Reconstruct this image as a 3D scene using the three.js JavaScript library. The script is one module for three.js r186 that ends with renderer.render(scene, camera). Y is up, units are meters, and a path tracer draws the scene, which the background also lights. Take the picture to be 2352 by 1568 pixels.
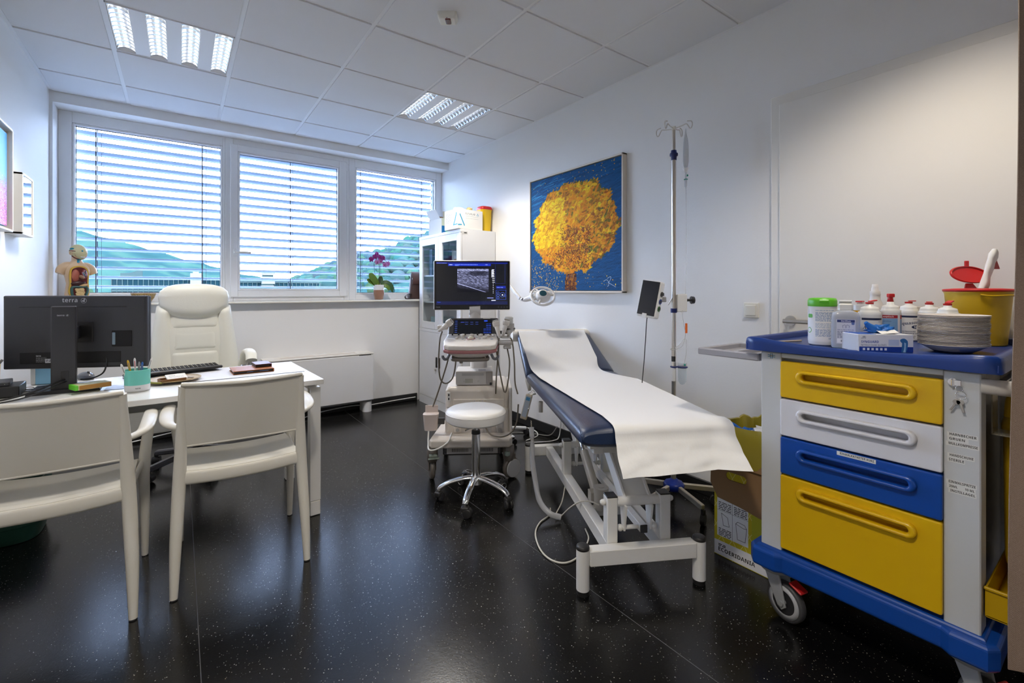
import * as THREE from 'three';
import { mergeGeometries, mergeVertices, toCreasedNormals } from 'three/addons/utils/BufferGeometryUtils.js';
import { RoundedBoxGeometry } from 'three/addons/geometries/RoundedBoxGeometry.js';
import { RectAreaLightUniformsLib } from 'three/addons/lights/RectAreaLightUniformsLib.js';
import { ImprovedNoise } from 'three/addons/math/ImprovedNoise.js';
import { MarchingCubes } from 'three/addons/objects/MarchingCubes.js';

// ---------------------------------------------------------------- camera, sky, exposure
const scene = new THREE.Scene();
const YAW = THREE.MathUtils.degToRad(36.05);
const camera = new THREE.PerspectiveCamera(2 * Math.atan(784 / 1050) * 180 / Math.PI, 2352 / 1568, 0.05, 6000);
camera.position.set(0, 1.21, 0);
camera.rotation.y = -YAW;
camera.setViewOffset(2352, 1568, 0, 117, 2352, 1568);   // rising lens: verticals stay upright
scene.background = new THREE.Color().setRGB(6.2, 8.0, 11.8);     // evenly overcast, bluish white
const renderer = new THREE.WebGLRenderer();
renderer.toneMapping = THREE.LinearToneMapping;
renderer.toneMappingExposure = 3.0;
renderer.shadowMap.enabled = true;
RectAreaLightUniformsLib.init();

// ---------------------------------------------------------------- helpers
let seed = 12345;
const rnd = (a = 0, b = 1) => { seed = (seed * 1664525 + 1013904223) >>> 0; return a + (b - a) * seed / 4294967296; };
const noise3 = new ImprovedNoise(), nz = (x, y, z = 0) => noise3.noise(x, y, z);
const V = (x, y, z) => new THREE.Vector3(x, y, z), PI = Math.PI;
const taken = new Map();
const numbered = (n) => { const k = taken.get(n) ?? 0; taken.set(n, k + 1); return k ? n + '_' + String(k).padStart(3, '0') : n; };
const sRGB = (hex) => new THREE.Color(hex);
function mat(color, roughness = 0.6, extra = {}) {
  const m = new THREE.MeshPhysicalMaterial({ color: Array.isArray(color) ? new THREE.Color().setRGB(...color) : new THREE.Color(color), roughness });
  for (const [k, v] of Object.entries(extra)) if (m[k]?.isColor) m[k].set(v); else m[k] = v;
  return m;
}
function prep(g) {   // every geometry ends up non-indexed with position, normal, uv
  if (g.index) g = g.toNonIndexed();
  if (!g.attributes.normal) g.computeVertexNormals();
  if (!g.attributes.uv) uvBox(g);
  for (const k of Object.keys(g.attributes)) if (!['position', 'normal', 'uv', 'color'].includes(k)) g.deleteAttribute(k);
  g.groups = [];
  return g;
}
function uvBox(g, s = 1) {   // uv in metres, across each face's main direction
  const p = g.attributes.position, n = g.attributes.normal, uv = new Float32Array(p.count * 2);
  for (let i = 0; i < p.count; i++) {
    const ax = Math.abs(n.getX(i)), ay = Math.abs(n.getY(i)), az = Math.abs(n.getZ(i));
    const [u, v] = ax > ay && ax > az ? [p.getZ(i), p.getY(i)] : ay > az ? [p.getX(i), p.getZ(i)] : [p.getX(i), p.getY(i)];
    uv[2 * i] = u * s; uv[2 * i + 1] = v * s;
  }
  g.setAttribute('uv', new THREE.BufferAttribute(uv, 2));
  return g;
}
const merge = (gs) => { gs = gs.flat(Infinity).map(prep); return gs.length === 1 ? gs[0] : mergeGeometries(gs); };
function mesh(name, gs, material, parent) {
  const m = new THREE.Mesh(Array.isArray(gs) ? merge(gs) : gs, material);
  m.name = parent ? name : numbered(name);
  m.castShadow = m.receiveShadow = true;
  (parent ?? scene).add(m);
  return m;
}
function tag(o, label, category, group) { o.userData.label = label; o.userData.category = category; if (group) o.userData.group = group; return o; }
function thing(name, label, category, pos = [0, 0, 0], turn = 0, group) {
  const o = new THREE.Group(); o.name = numbered(name); scene.add(o);
  o.position.set(...pos); o.rotation.y = turn;
  return tag(o, label, category, group);
}
function solo(name, label, category, gs, material, group) { return tag(mesh(name, gs, material), label, category, group); }
function struct(name, gs, material, parent) { const m = mesh(name, gs, material, parent); if (!parent) m.userData.kind = 'structure'; return m; }
function structGroup(name) { const o = new THREE.Group(); o.name = numbered(name); scene.add(o); o.userData.kind = 'structure'; return o; }
function dup(root, pos, turn, label, extra) {
  const r = root.clone(); r.name = numbered(root.name.replace(/_\d{3}$/, '')); scene.add(r);
  r.userData = { ...root.userData };
  r.position.set(...pos); if (turn !== undefined) r.rotation.y = turn;
  if (label) r.userData.label = label;
  if (extra) Object.assign(r.userData, extra);
  return r;
}
// --- geometry makers (all in metres, y up)
const at = (g, x = 0, y = 0, z = 0) => g.translate(x, y, z);
const rot = (g, x = 0, y = 0, z = 0) => g.applyMatrix4(new THREE.Matrix4().makeRotationFromEuler(new THREE.Euler(x, y, z)));
function flat(tris) { const g = new THREE.BufferGeometry(); g.setAttribute('position', new THREE.BufferAttribute(new Float32Array(tris.flat(2)), 3)); g.computeVertexNormals(); return uvBox(g); }
function cbox(w, h, d, x = 0, y = 0, z = 0, c = 0.002) {   // chamfered box, 44 triangles, centred
  c = Math.min(c, w / 2.2, h / 2.2, d / 2.2);
  const H = [w / 2, h / 2, d / 2], T = [];
  const quad = (a, b, cc, dd, n) => { const e1 = [0, 1, 2].map((i) => b[i] - a[i]), e2 = [0, 1, 2].map((i) => cc[i] - a[i]); const cr = [e1[1] * e2[2] - e1[2] * e2[1], e1[2] * e2[0] - e1[0] * e2[2], e1[0] * e2[1] - e1[1] * e2[0]]; const ok = cr[0] * n[0] + cr[1] * n[1] + cr[2] * n[2] > 0; if (dd) ok ? T.push([a, b, cc], [a, cc, dd]) : T.push([a, cc, b], [a, dd, cc]); else T.push(ok ? [a, b, cc] : [a, cc, b]); };
  for (let a = 0; a < 3; a++) {
    const b = (a + 1) % 3, e = (a + 2) % 3;
    for (const s of [-1, 1]) {
      const P = (u, v) => { const p = []; p[a] = s * H[a]; p[b] = u * (H[b] - c); p[e] = v * (H[e] - c); return p; };
      const n = [0, 0, 0]; n[a] = s; quad(P(-1, -1), P(1, -1), P(1, 1), P(-1, 1), n);
      for (const t of [-1, 1]) {   // edge between +-a and +-b
        const Q = (k, v) => { const p = []; p[a] = s * (H[a] - (k ? c : 0)); p[b] = t * (H[b] - (k ? 0 : c)); p[e] = v * (H[e] - c); return p; };
        const m = [0, 0, 0]; m[a] = s; m[b] = t; quad(Q(0, -1), Q(1, -1), Q(1, 1), Q(0, 1), m);
      }
    }
  }
  for (const s of [-1, 1]) for (const t of [-1, 1]) for (const r of [-1, 1]) quad([s * H[0], t * (H[1] - c), r * (H[2] - c)], [s * (H[0] - c), t * H[1], r * (H[2] - c)], [s * (H[0] - c), t * (H[1] - c), r * H[2]], null, [s, t, r]);
  return at(flat(T), x, y, z);
}
const box = (w, h, d, x = 0, y = 0, z = 0) => at(uvBox(prep(new THREE.BoxGeometry(w, h, d))), x, y, z);
const span = (x0, x1, y0, y1, z0, z1, c = 0) => c ? cbox(x1 - x0, y1 - y0, z1 - z0, (x0 + x1) / 2, (y0 + y1) / 2, (z0 + z1) / 2, c) : box(x1 - x0, y1 - y0, z1 - z0, (x0 + x1) / 2, (y0 + y1) / 2, (z0 + z1) / 2);
const rbox = (w, h, d, r, x = 0, y = 0, z = 0, seg = 3) => at(prep(new RoundedBoxGeometry(w, h, d, seg, Math.min(r, w / 2.01, h / 2.01, d / 2.01))), x, y, z);
const cyl = (r0, r1, h, x = 0, y = 0, z = 0, seg = 24, open = false) => at(prep(new THREE.CylinderGeometry(r1, r0, h, seg, 1, open)), x, y + h / 2, z);   // r0 below, r1 above, y is the base
const ball = (r, x = 0, y = 0, z = 0, sx = 1, sy = 1, sz = 1, seg = 20) => at(prep(new THREE.SphereGeometry(r, seg, Math.ceil(seg * 0.7)).scale(sx, sy, sz)), x, y, z);
const lathe = (pts, seg = 32, x = 0, y = 0, z = 0) => at(prep(new THREE.LatheGeometry(pts.map(([a, b]) => new THREE.Vector2(a, b)), seg)), x, y, z);
const torus = (R, r, x = 0, y = 0, z = 0, seg = 32, rs = 10) => at(rot(prep(new THREE.TorusGeometry(R, r, rs, seg)), PI / 2), x, y, z);   // lies flat
const curveOf = (pts, closed = false, tension = 0.5) => new THREE.CatmullRomCurve3(pts.map((p) => V(...p)), closed, 'catmullrom', tension);
const tube = (pts, r, seg = 0, closed = false, rs = 8) => prep(new THREE.TubeGeometry(curveOf(pts, closed), seg || pts.length * 8, r, rs, closed));
function capTube(pts, r, seg = 0, rs = 8) { return [tube(pts, r, seg, false, rs), ball(r, ...pts[0], 1, 1, 1, 8), ball(r, ...pts[pts.length - 1], 1, 1, 1, 8)]; }
const bar = (a, b, r, seg = 12) => { const A = V(...a), B = V(...b), g = new THREE.CylinderGeometry(r, r, A.distanceTo(B), seg); g.applyMatrix4(new THREE.Matrix4().makeRotationFromQuaternion(new THREE.Quaternion().setFromUnitVectors(V(0, 1, 0), B.clone().sub(A).normalize()))); return at(prep(g), ...A.add(B).multiplyScalar(0.5).toArray()); };
function beam(a, b, w, h, c = 0.002) {   // box of section w across x h, between two points
  const A = V(...a), B = V(...b), d = B.clone().sub(A), L = d.length(), g = cbox(w, h, L, 0, 0, 0, c);
  const m = new THREE.Matrix4(), zx = d.normalize(), up = Math.abs(zx.y) > 0.99 ? V(0, 0, 1) : V(0, 1, 0), xx = up.clone().cross(zx).normalize(), yx = zx.clone().cross(xx);
  m.makeBasis(xx, yx, zx); g.applyMatrix4(m);
  return at(g, ...A.add(B).multiplyScalar(0.5).toArray());
}
function shapeOf(pts, holes = []) { const s = new THREE.Shape(pts.map(([a, b]) => new THREE.Vector2(a, b))); for (const h of holes) s.holes.push(new THREE.Path(h.map(([a, b]) => new THREE.Vector2(a, b)))); return s; }
function rrect(w, h, r, x = 0, y = 0, n = 5) { const P = []; for (const [cx, cy, a] of [[w / 2 - r, h / 2 - r, 0], [-w / 2 + r, h / 2 - r, 1], [-w / 2 + r, -h / 2 + r, 2], [w / 2 - r, -h / 2 + r, 3]]) for (let i = 0; i <= n; i++) { const t = (a + i / n) * PI / 2; P.push([x + cx + r * Math.cos(t), y + cy + r * Math.sin(t)]); } return P; }
function extr(shape, depth, bevel = 0, seg = 2, curve = 6) { return prep(new THREE.ExtrudeGeometry(shape instanceof THREE.Shape ? shape : shapeOf(shape), { depth: depth - 2 * bevel, bevelEnabled: bevel > 0, bevelThickness: bevel, bevelSize: bevel, bevelOffset: -bevel, bevelSegments: seg, curveSegments: curve }).translate(0, 0, bevel)); }   // in xy, from z = 0 to depth
const lying = (g) => rot(g, -PI / 2);   // xy outline becomes xz ground plan (y of outline goes to -z), depth goes up
function sheet(nu, nv, fn, closedU = false) {   // smooth surface from fn(u, v) -> [x, y, z]
  const pos = [], uv = [], idx = [];
  for (let j = 0; j <= nv; j++) for (let i = 0; i <= nu; i++) { pos.push(...fn(i / nu, j / nv)); uv.push(i / nu, j / nv); }
  for (let j = 0; j < nv; j++) for (let i = 0; i < nu; i++) { const a = j * (nu + 1) + i, b = a + 1, c = a + nu + 1, d = c + 1; idx.push(a, b, d, a, d, c); }
  const g = new THREE.BufferGeometry(); g.setAttribute('position', new THREE.Float32BufferAttribute(pos, 3)); g.setAttribute('uv', new THREE.Float32BufferAttribute(uv, 2)); g.setIndex(idx);
  g.computeVertexNormals();
  if (closedU) { const n = g.attributes.normal; for (let j = 0; j <= nv; j++) { const a = j * (nu + 1), b = a + nu, s = V(n.getX(a) + n.getX(b), n.getY(a) + n.getY(b), n.getZ(a) + n.getZ(b)).normalize(); n.setXYZ(a, s.x, s.y, s.z); n.setXYZ(b, s.x, s.y, s.z); } }
  return prep(g);
}
function slab(nu, nv, fn, thick) {   // a sheet with thickness: two faces and a rim
  const eps = 1e-3, N = (u, v) => { const p = V(...fn(u, v)), a = V(...fn(Math.min(1, u + eps), v)).sub(V(...fn(Math.max(0, u - eps), v))), b = V(...fn(u, Math.min(1, v + eps))).sub(V(...fn(u, Math.max(0, v - eps)))); return [p, a.cross(b).normalize()]; };
  const side = (k) => (u, v) => { const [p, n] = N(u, v); return p.addScaledVector(n, k * thick / 2).toArray(); };
  const top = sheet(nu, nv, side(1)), bot = sheet(nu, nv, (u, v) => side(-1)(1 - u, v));
  const rim = (n, f) => sheet(n, 1, (t, w) => { const [u, v] = f(t); const a = side(1)(u, v), b = side(-1)(u, v); return a.map((x, i) => x + (b[i] - x) * w); });
  return [top, bot, rim(nu, (t) => [1 - t, 0]), rim(nv, (t) => [1, 1 - t]), rim(nu, (t) => [t, 1]), rim(nv, (t) => [0, t])];
}
function loft(rings, cap = true) {   // rings: arrays of [x, y, z] with the same count, joined to a closed skin
  const n = rings[0].length, m = rings.length - 1, gs = [sheet(n, m, (u, v) => rings[Math.round(v * m)][Math.round(u * n) % n], true)];
  if (cap) for (const [r, s] of [[rings[0], -1], [rings[m], 1]]) { const c = r.reduce((a, p) => a.map((x, i) => x + p[i] / n), [0, 0, 0]), T = []; for (let i = 0; i < n; i++) T.push(s > 0 ? [c, r[i], r[(i + 1) % n]] : [c, r[(i + 1) % n], r[i]]); gs.push(flat(T)); }
  return gs;
}
const oval = (cx, y, cz, rx, rz, n = 24, e = 2) => Array.from({ length: n }, (_, i) => { const t = -i / n * 2 * PI, c = Math.cos(t), s = Math.sin(t); return [cx + rx * Math.sign(c) * Math.abs(c) ** (2 / e), y, cz + rz * Math.sign(s) * Math.abs(s) ** (2 / e)]; });
// --- textures
function canvas(w, h, draw) { const c = document.createElement('canvas'); c.width = w; c.height = h; const x = c.getContext('2d'); draw(x, w, h); const t = new THREE.CanvasTexture(c); t.colorSpace = THREE.SRGBColorSpace; t.anisotropy = 4; return t; }
function dataTex(w, h, fn, color = false) { const d = new Uint8Array(w * h * 4); for (let y = 0; y < h; y++) for (let x = 0; x < w; x++) { const v = fn(x, y), i = (y * w + x) * 4; if (typeof v === 'number') d[i] = d[i + 1] = d[i + 2] = v; else { d[i] = v[0]; d[i + 1] = v[1]; d[i + 2] = v[2]; } d[i + 3] = 255; } const t = new THREE.DataTexture(d, w, h); t.wrapS = t.wrapT = THREE.RepeatWrapping; t.magFilter = THREE.LinearFilter; t.minFilter = THREE.LinearMipmapLinearFilter; if (color) t.colorSpace = THREE.SRGBColorSpace; t.needsUpdate = true; return t; }
const rep = (t, x, y = x) => { const c = t.clone(); c.repeat.set(x, y); c.needsUpdate = true; return c; };
const printed = (tex, rough = 0.5) => mat(0xffffff, rough, { map: tex });
const panel = (w, h, x = 0, y = 0, z = 0, ry = 0, rx = 0) => { const g = new THREE.PlaneGeometry(w, h); if (rx) rot(g, rx); if (ry) rot(g, 0, ry); return at(prep(g), x, y, z); };   // faces +z before turning
const wrapLabel = (r, h, y, a0, a1, seg = 16, x = 0, z = 0) => at(prep(new THREE.CylinderGeometry(r, r, h, seg, 1, true, a0, a1 - a0)), x, y + h / 2, z);   // angle 0 looks along +z, grows towards +x
function lines(x, px, py, w, n, step, h, color) { x.fillStyle = color; for (let i = 0; i < n; i++) { let cx = px; while (cx < px + w) { const l = rnd(6, 26) * h / 3, e = Math.min(l, px + w - cx); if (e <= 0) break; x.fillRect(cx, py + i * step, e, h); cx += l + h * 1.3; } } }
function text(x, s, px, py, size, color, font = 'bold', family = 'sans-serif', maxw) { x.fillStyle = color; x.font = `${font} ${size}px ${family}`; maxw ? x.fillText(s, px, py, maxw) : x.fillText(s, px, py); }

// fine relief shared by painted surfaces
const plasterBump = dataTex(256, 256, (x, y) => 128 + 60 * nz(x / 9, y / 9, 1) + 50 * nz(x / 3.1, y / 3.1, 4));
const fineBump = dataTex(128, 128, (x, y) => 128 + rnd(-60, 60));
const weaveBump = dataTex(64, 64, (x, y) => 128 + 60 * Math.sin(x / 64 * PI * 16) * Math.sin(y / 64 * PI * 16) + rnd(-20, 20));
const leatherBump = dataTex(256, 256, (x, y) => 128 + 70 * nz(x / 6, y / 6, 7) + 40 * nz(x / 2.5, y / 2.5, 9));

const M = {
  wall: mat([0.80, 0.795, 0.78], 0.85, { bumpMap: rep(plasterBump, 3), bumpScale: 0.0004 }),
  wallRear: mat([0.78, 0.76, 0.72], 0.85),
  tile: mat([0.71, 0.71, 0.71], 0.95, { bumpMap: rep(fineBump, 4), bumpScale: 0.0003 }),
  tee: mat([0.80, 0.80, 0.80], 0.45),
  pvc: mat([0.80, 0.80, 0.80], 0.35),
  seal: mat([0.03, 0.035, 0.045], 0.6),
  glass: mat(0xffffff, 0.0, { transmission: 1, thickness: 0, ior: 1.45 }),
  blackRubber: mat([0.012, 0.012, 0.013], 0.55),
  black: mat([0.02, 0.02, 0.022], 0.45),
  darkGrey: mat([0.06, 0.06, 0.065], 0.45),
  midGrey: mat([0.25, 0.25, 0.26], 0.45),
  chrome: mat([0.86, 0.86, 0.87], 0.12, { metalness: 1 }),
  steel: mat([0.62, 0.58, 0.52], 0.28, { metalness: 1 }),
  satin: mat([0.55, 0.53, 0.50], 0.4, { metalness: 1 }),
  whitePlastic: mat([0.78, 0.78, 0.76], 0.35),
  cream: mat([0.76, 0.74, 0.66], 0.4),
  whitePaint: mat([0.79, 0.785, 0.76], 0.3),
  paper: mat([0.86, 0.85, 0.83], 0.9),
  card: mat([0.40, 0.24, 0.12], 0.85),
  red: mat([0.60, 0.015, 0.015], 0.4),
  greenCap: mat([0.12, 0.52, 0.02], 0.35),
  clear: mat(0xffffff, 0.05, { transmission: 1, thickness: 0, ior: 1.35 }),
};
// ---------------------------------------------------------------- room shell
const X0 = -0.775, X1 = 2.525, ZW = -4.72, ZB = 1.4, HC = 2.682;
{
  // floor: three black speckled rubber sheets with welded seams
  const speck = canvas(1024, 1024, (x, w) => {
    x.fillStyle = '#0e0e0f'; x.fillRect(0, 0, w, w);
    for (let i = 0; i < 2600; i++) { const v = rnd(12, 24); x.fillStyle = `rgb(${v},${v},${v})`; x.fillRect(rnd(0, w), rnd(0, w), rnd(1, 4), rnd(1, 4)); }
    for (let i = 0; i < 2300; i++) { const v = rnd(70, 205); x.fillStyle = `rgb(${v},${v},${v * 0.95})`; const s = rnd(0.9, 2.2); x.beginPath(); x.ellipse(rnd(0, w), rnd(0, w), s * 0.75, s * rnd(0.4, 1.0), rnd(0, 3), 0, 7); x.fill(); }
  });
  speck.wrapS = speck.wrapT = THREE.RepeatWrapping;
  const smear = dataTex(256, 256, (x, y) => 58 + 5 * nz(x / 60, y / 60, 3) + 4 * nz(x / 17, y / 22, 5) + rnd(-3, 3));
  const floorMat = mat(0xffffff, 1, { map: speck, roughnessMap: rep(smear, 0.55), bumpMap: rep(fineBump, 3), bumpScale: 0.0002 });
  const floor = structGroup('floor');
  mesh('floor_slab', [span(X0 - 0.3, X1 + 0.3, -0.25, -0.004, -5.0, ZB + 0.3)], M.blackRubber, floor);
  for (const [a, b] of [[X0, 0.054], [0.056, 1.344], [1.346, X1]]) mesh('floor_sheet', [span(a, b, -0.004, 0, ZW - 0.02, ZB, 0.0006)], floorMat, floor);
  for (const x of [0.055, 1.345]) mesh('weld_seam', [span(x - 0.0013, x + 0.0013, -0.004, 0.0003, ZW, ZB)], mat([0.07, 0.07, 0.072], 0.5), floor);

  // walls
  const left = structGroup('wall_left');
  mesh('wall_face', [span(X0 - 0.25, X0, -0.2, 3.1, -5.0, ZB + 0.25)], M.wall, left);
  struct('wall_right', [span(X1, X1 + 0.25, -0.2, 3.1, -5.0, ZB + 0.25)], M.wall);
  struct('wall_rear', [span(X0, X1, -0.2, 3.1, ZB, ZB + 0.25)], M.wallRear);
  struct('wall_window', [span(X0, X1, -0.2, 1.093, -4.99, ZW), span(X0, X1, 2.605, 3.1, -4.99, ZW), span(X0, -0.755, 1.093, 2.605, -4.99, ZW)], M.wall);
  struct('trim_1', [span(-0.755, X1, 1.093, 1.111, -4.9, -4.66, 0.004)], M.cream);   // window board
  // black skirtings
  struct('baseboard_window', [span(X0, 2.13, 0, 0.078, ZW, ZW + 0.012, 0.003)], M.blackRubber);
  struct('baseboard_right', [span(X1 - 0.012, X1, 0, 0.085, -3.745, -1.139, 0.003)], M.blackRubber);
  struct('baseboard_left', [span(X0, X0 + 0.012, 0, 0.08, ZW + 0.012, ZB, 0.003)], M.blackRubber);

  // suspended ceiling
  const ceiling = structGroup('ceiling');
  mesh('ceiling_slab', [span(X0 - 0.25, X1 + 0.25, 2.9, 3.1, -5.0, ZB + 0.25)], M.wallRear, ceiling);
  const cx = [X0, -0.324, 0.276, 0.876, 1.476, 2.076, X1], cz = [ZW, -4.299, -3.699, -3.099, -2.499, -1.899, -1.299, -0.699, -0.099, 0.501, 1.101, ZB];
  const lum = new Set(['1,2', '4,2', '1,7', '4,7']);
  for (let i = 0; i < 6; i++) for (let j = 0; j < 11; j++) if (!lum.has(i + ',' + j)) {
    const a = cx[i] + (i ? 0.0118 : 0.021), b = cx[i + 1] - (i < 5 ? 0.0118 : 0.021), c = cz[j] + (j ? 0.0118 : 0.006), d = cz[j + 1] - (j < 10 ? 0.0118 : 0.006);
    mesh('ceiling_tile', [span(a, b, HC + (rnd() - 0.5) * 0.0016, HC + 0.018, c, d, 0.001)], M.tile, ceiling);
  }
  for (let i = 1; i < 6; i++) mesh('grid_bar', [span(cx[i] - 0.012, cx[i] + 0.012, HC + 0.0075, HC + 0.04, ZW, ZB)], M.tee, ceiling);
  for (let j = 1; j < 11; j++) for (let i = 0; i < 6; i++) mesh('grid_cross_bar', [span(cx[i] + 0.012, cx[i + 1] - 0.012, HC + 0.008, HC + 0.032, cz[j] - 0.012, cz[j] + 0.012)], M.tee, ceiling);
  for (const [a, b] of [[X0, X0 + 0.019], [X1 - 0.019, X1]]) mesh('edge_angle', [span(a, b, HC + 0.004, HC + 0.01, ZW, ZB)], M.tee, ceiling);
  mesh('edge_angle', [span(X0, X1, HC + 0.004, HC + 0.01, ZW, ZW + 0.004)], M.tee, ceiling);

  // recessed louvre lights
  function ceilingLight(x, z, label, warm) {
    const t = thing('ceiling_light', label, 'ceiling light', [x, HC, z], 0, 'recessed louvre lights');
    const S = 0.288, white = M.tee, mirror = mat([0.80, 0.83, 0.88], 0.22, { metalness: 1 });
    mesh('housing', [span(-S, S, 0.13, 0.14, -S, S), span(-S, -S + 0.004, 0.0, 0.13, -S, S), span(S - 0.004, S, 0.0, 0.13, -S, S), span(-S, S, 0.0, 0.13, -S, -S + 0.004), span(-S, S, 0.0, 0.13, S - 0.004, S)], white, t);
    const W = 0.088, cxs = [-0.237, -0.079, 0.079, 0.237];
    for (let k = 0; k < 3; k++) mesh('cover_strip', [span(cxs[k] + W / 2, cxs[k + 1] - W / 2, 0.002, 0.004, -S + 0.004, S - 0.004)], white, t);
    for (const c of cxs) {
      const sidePts = [[0.044, 0.003], [0.041, 0.02], [0.036, 0.04], [0.029, 0.06]];
      const sides = [-1, 1].map((s) => sheet(1, 3, (u, v) => { const [a, b] = sidePts[Math.round(v * 3)]; return [c + s * a, b, (s * (u - 0.5) * 2) * (S - 0.006)]; }));
      const lv = mesh('louvre', sides, mirror, t);
      for (let b = 0; b < 12; b++) {
        const zz = -0.264 + b * 0.048;
        mesh('blade', [sheet(8, 3, (u, v) => [c + (u - 0.5) * 0.086 * (1 - 0.3 * v), 0.003 + v * 0.04 + (1 - v) * 0.016 * (1 - (2 * u - 1) ** 2), zz + 0.006 * (1 - v)]), sheet(8, 3, (u, v) => [c + (0.5 - u) * 0.086 * (1 - 0.3 * v), 0.003 + v * 0.04 + (1 - v) * 0.016 * (1 - (2 * u - 1) ** 2), zz - 0.006 * (1 - v)]), sheet(8, 1, (u, v) => [c + (u - 0.5) * 0.086, 0.003 + 0.016 * (1 - (2 * u - 1) ** 2), zz + (v - 0.5) * -0.012])], mirror, lv);
      }
      mesh('tube', [rot(cyl(0.008, 0.008, 0.54, 0, -0.27, 0, 12), PI / 2).translate(c, 0.076, 0)], mat(0xffffff, 0.5, { emissive: 0xffffff, emissiveIntensity: 1.1 }), t);
      for (const s of [-1, 1]) mesh('lamp_holder', [cbox(0.02, 0.022, 0.012, c, 0.072, s * 0.276)], M.cream, t);
    }
    const light = new THREE.SpotLight(new THREE.Color().setRGB(...warm), 1, 0, 1.09, 0.45, 2);   // louvres cut the beam off to the sides
    light.position.set(0, -0.11, 0); light.target.position.set(0, -2, 0); light.shadow.radius = 5; t.add(light, light.target);
    return t;
  }
  const cool = [2.3, 2.15, 1.95], neutral = [3.0, 2.75, 2.4], soft = [1.55, 1.4, 1.2];
  ceilingLight(-0.024, -3.399, 'louvre ceiling light above the desk', cool);
  ceilingLight(1.776, -3.399, 'louvre ceiling light above the ultrasound machine', cool);
  ceilingLight(-0.024, -0.399, 'louvre ceiling light behind the camera on the desk side', neutral);
  ceilingLight(1.776, -0.399, 'louvre ceiling light above the trolley', soft);

  // alarm indicator on the ceiling
  const al = thing('alarm_indicator', 'small cream alarm box with dark red lens on ceiling tile', 'alarm', [1.162, HC, -2.182], -0.62);
  mesh('body', loft([[0.052, 0], [0.052, -0.012], [0.044, -0.03], [0.038, -0.033]].map(([r, y]) => oval(0, y, 0, r, r * 0.86, 24, 7)).reverse()), M.cream, al);
  mesh('lens', [rot(extr(rrect(0.03, 0.05, 0.008), 0.014, 0.004), PI / 2).translate(0.004, -0.025, 0.006)], mat([0.10, 0.005, 0.008], 0.15, { clearcoat: 1 }), al);
  mesh('switch_mark', [cbox(0.01, 0.003, 0.004, 0, -0.031, 0.034)], M.black, al);

  // ------------------------------------------------ windows
  const ZF = -4.896;
  const ring = (x0, x1, y0, y1, gx0, gx1, gy0, gy1, z0, z1, c = 0.003) => [span(x0, gx0, y0, y1, z0, z1, c), span(gx1, x1, y0, y1, z0, z1, c), span(gx0, gx1, y0, gy0, z0, z1, c), span(gx0, gx1, gy1, y1, z0, z1, c)];
  const grow = (a, d) => [a[0] - d, a[1] + d, a[2] - d, a[3] + d];
  function win(o, outer, g, zFront) {
    mesh('window_frame', ring(...outer, ...grow(g, 0.018), zFront - 0.075, zFront), M.pvc, o);
    mesh('glazing_bead', ring(...grow(g, 0.0182), ...g, zFront - 0.05, zFront - 0.006, 0.004), M.pvc, o);
    mesh('seal', ring(...grow(g, 0.001), ...grow(g, -0.003), zFront - 0.048, zFront - 0.03, 0), M.seal, o);
    mesh('pane', [panel(g[1] - g[0], g[3] - g[2], (g[0] + g[1]) / 2, (g[2] + g[3]) / 2, zFront - 0.045)], M.glass, o);
  }
  const w1 = structGroup('window_1'); win(w1, [-0.755, 0.337, 1.111, 2.605], [-0.659, 0.303, 1.192, 2.503], ZF);
  const w2 = structGroup('window_2');
  mesh('window_frame', ring(0.3375, 1.445, 1.111, 2.605, 0.40, 1.39, 1.175, 2.53, ZF - 0.075, ZF), M.pvc, w2);
  win(w2, [0.377, 1.416, 1.15, 2.552], [0.453, 1.325, 1.227, 2.471], ZF + 0.018);
  const hd = new THREE.Group(); hd.name = 'handle'; hd.position.set(0.414, 1.558, ZF + 0.018); w2.add(hd);
  mesh('handle_plate', [rot(extr(rrect(0.03, 0.066, 0.014), 0.012, 0.003), 0)], M.whitePlastic, hd);
  mesh('lever', [rot(cyl(0.011, 0.01, 0.045, 0, 0, 0, 16), PI / 2), rbox(0.135, 0.02, 0.014, 0.006, 0.055, 0, 0.045)], M.whitePlastic, hd);
  mesh('hinge', [cyl(0.008, 0.008, 0.075, 1.423, 2.455, ZF + 0.012)], M.pvc, w2);
  mesh('hinge', [cyl(0.008, 0.008, 0.05, 1.423, 1.165, ZF + 0.012), cbox(0.012, 0.01, 0.01, 1.422, 1.16, ZF + 0.018)], M.pvc, w2);
  const w3 = structGroup('window_3'); win(w3, [1.4455, X1, 1.111, 2.605], [1.527, 2.439, 1.187, 2.5], ZF);

  // outside venetian blind
  const bl = thing('venetian_blind', 'silver grey outside venetian blind with open slats behind the window panes', 'blind', [0, 0, 0]);
  const slatMat = mat([0.25, 0.30, 0.37], 0.5);
  const prof = Array.from({ length: 9 }, (_, i) => { const t = i / 8; return [-5.015 - 0.08 * t, 0.010 * (1 - (2 * t - 1) ** 2) - 0.020 * t]; });
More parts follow.
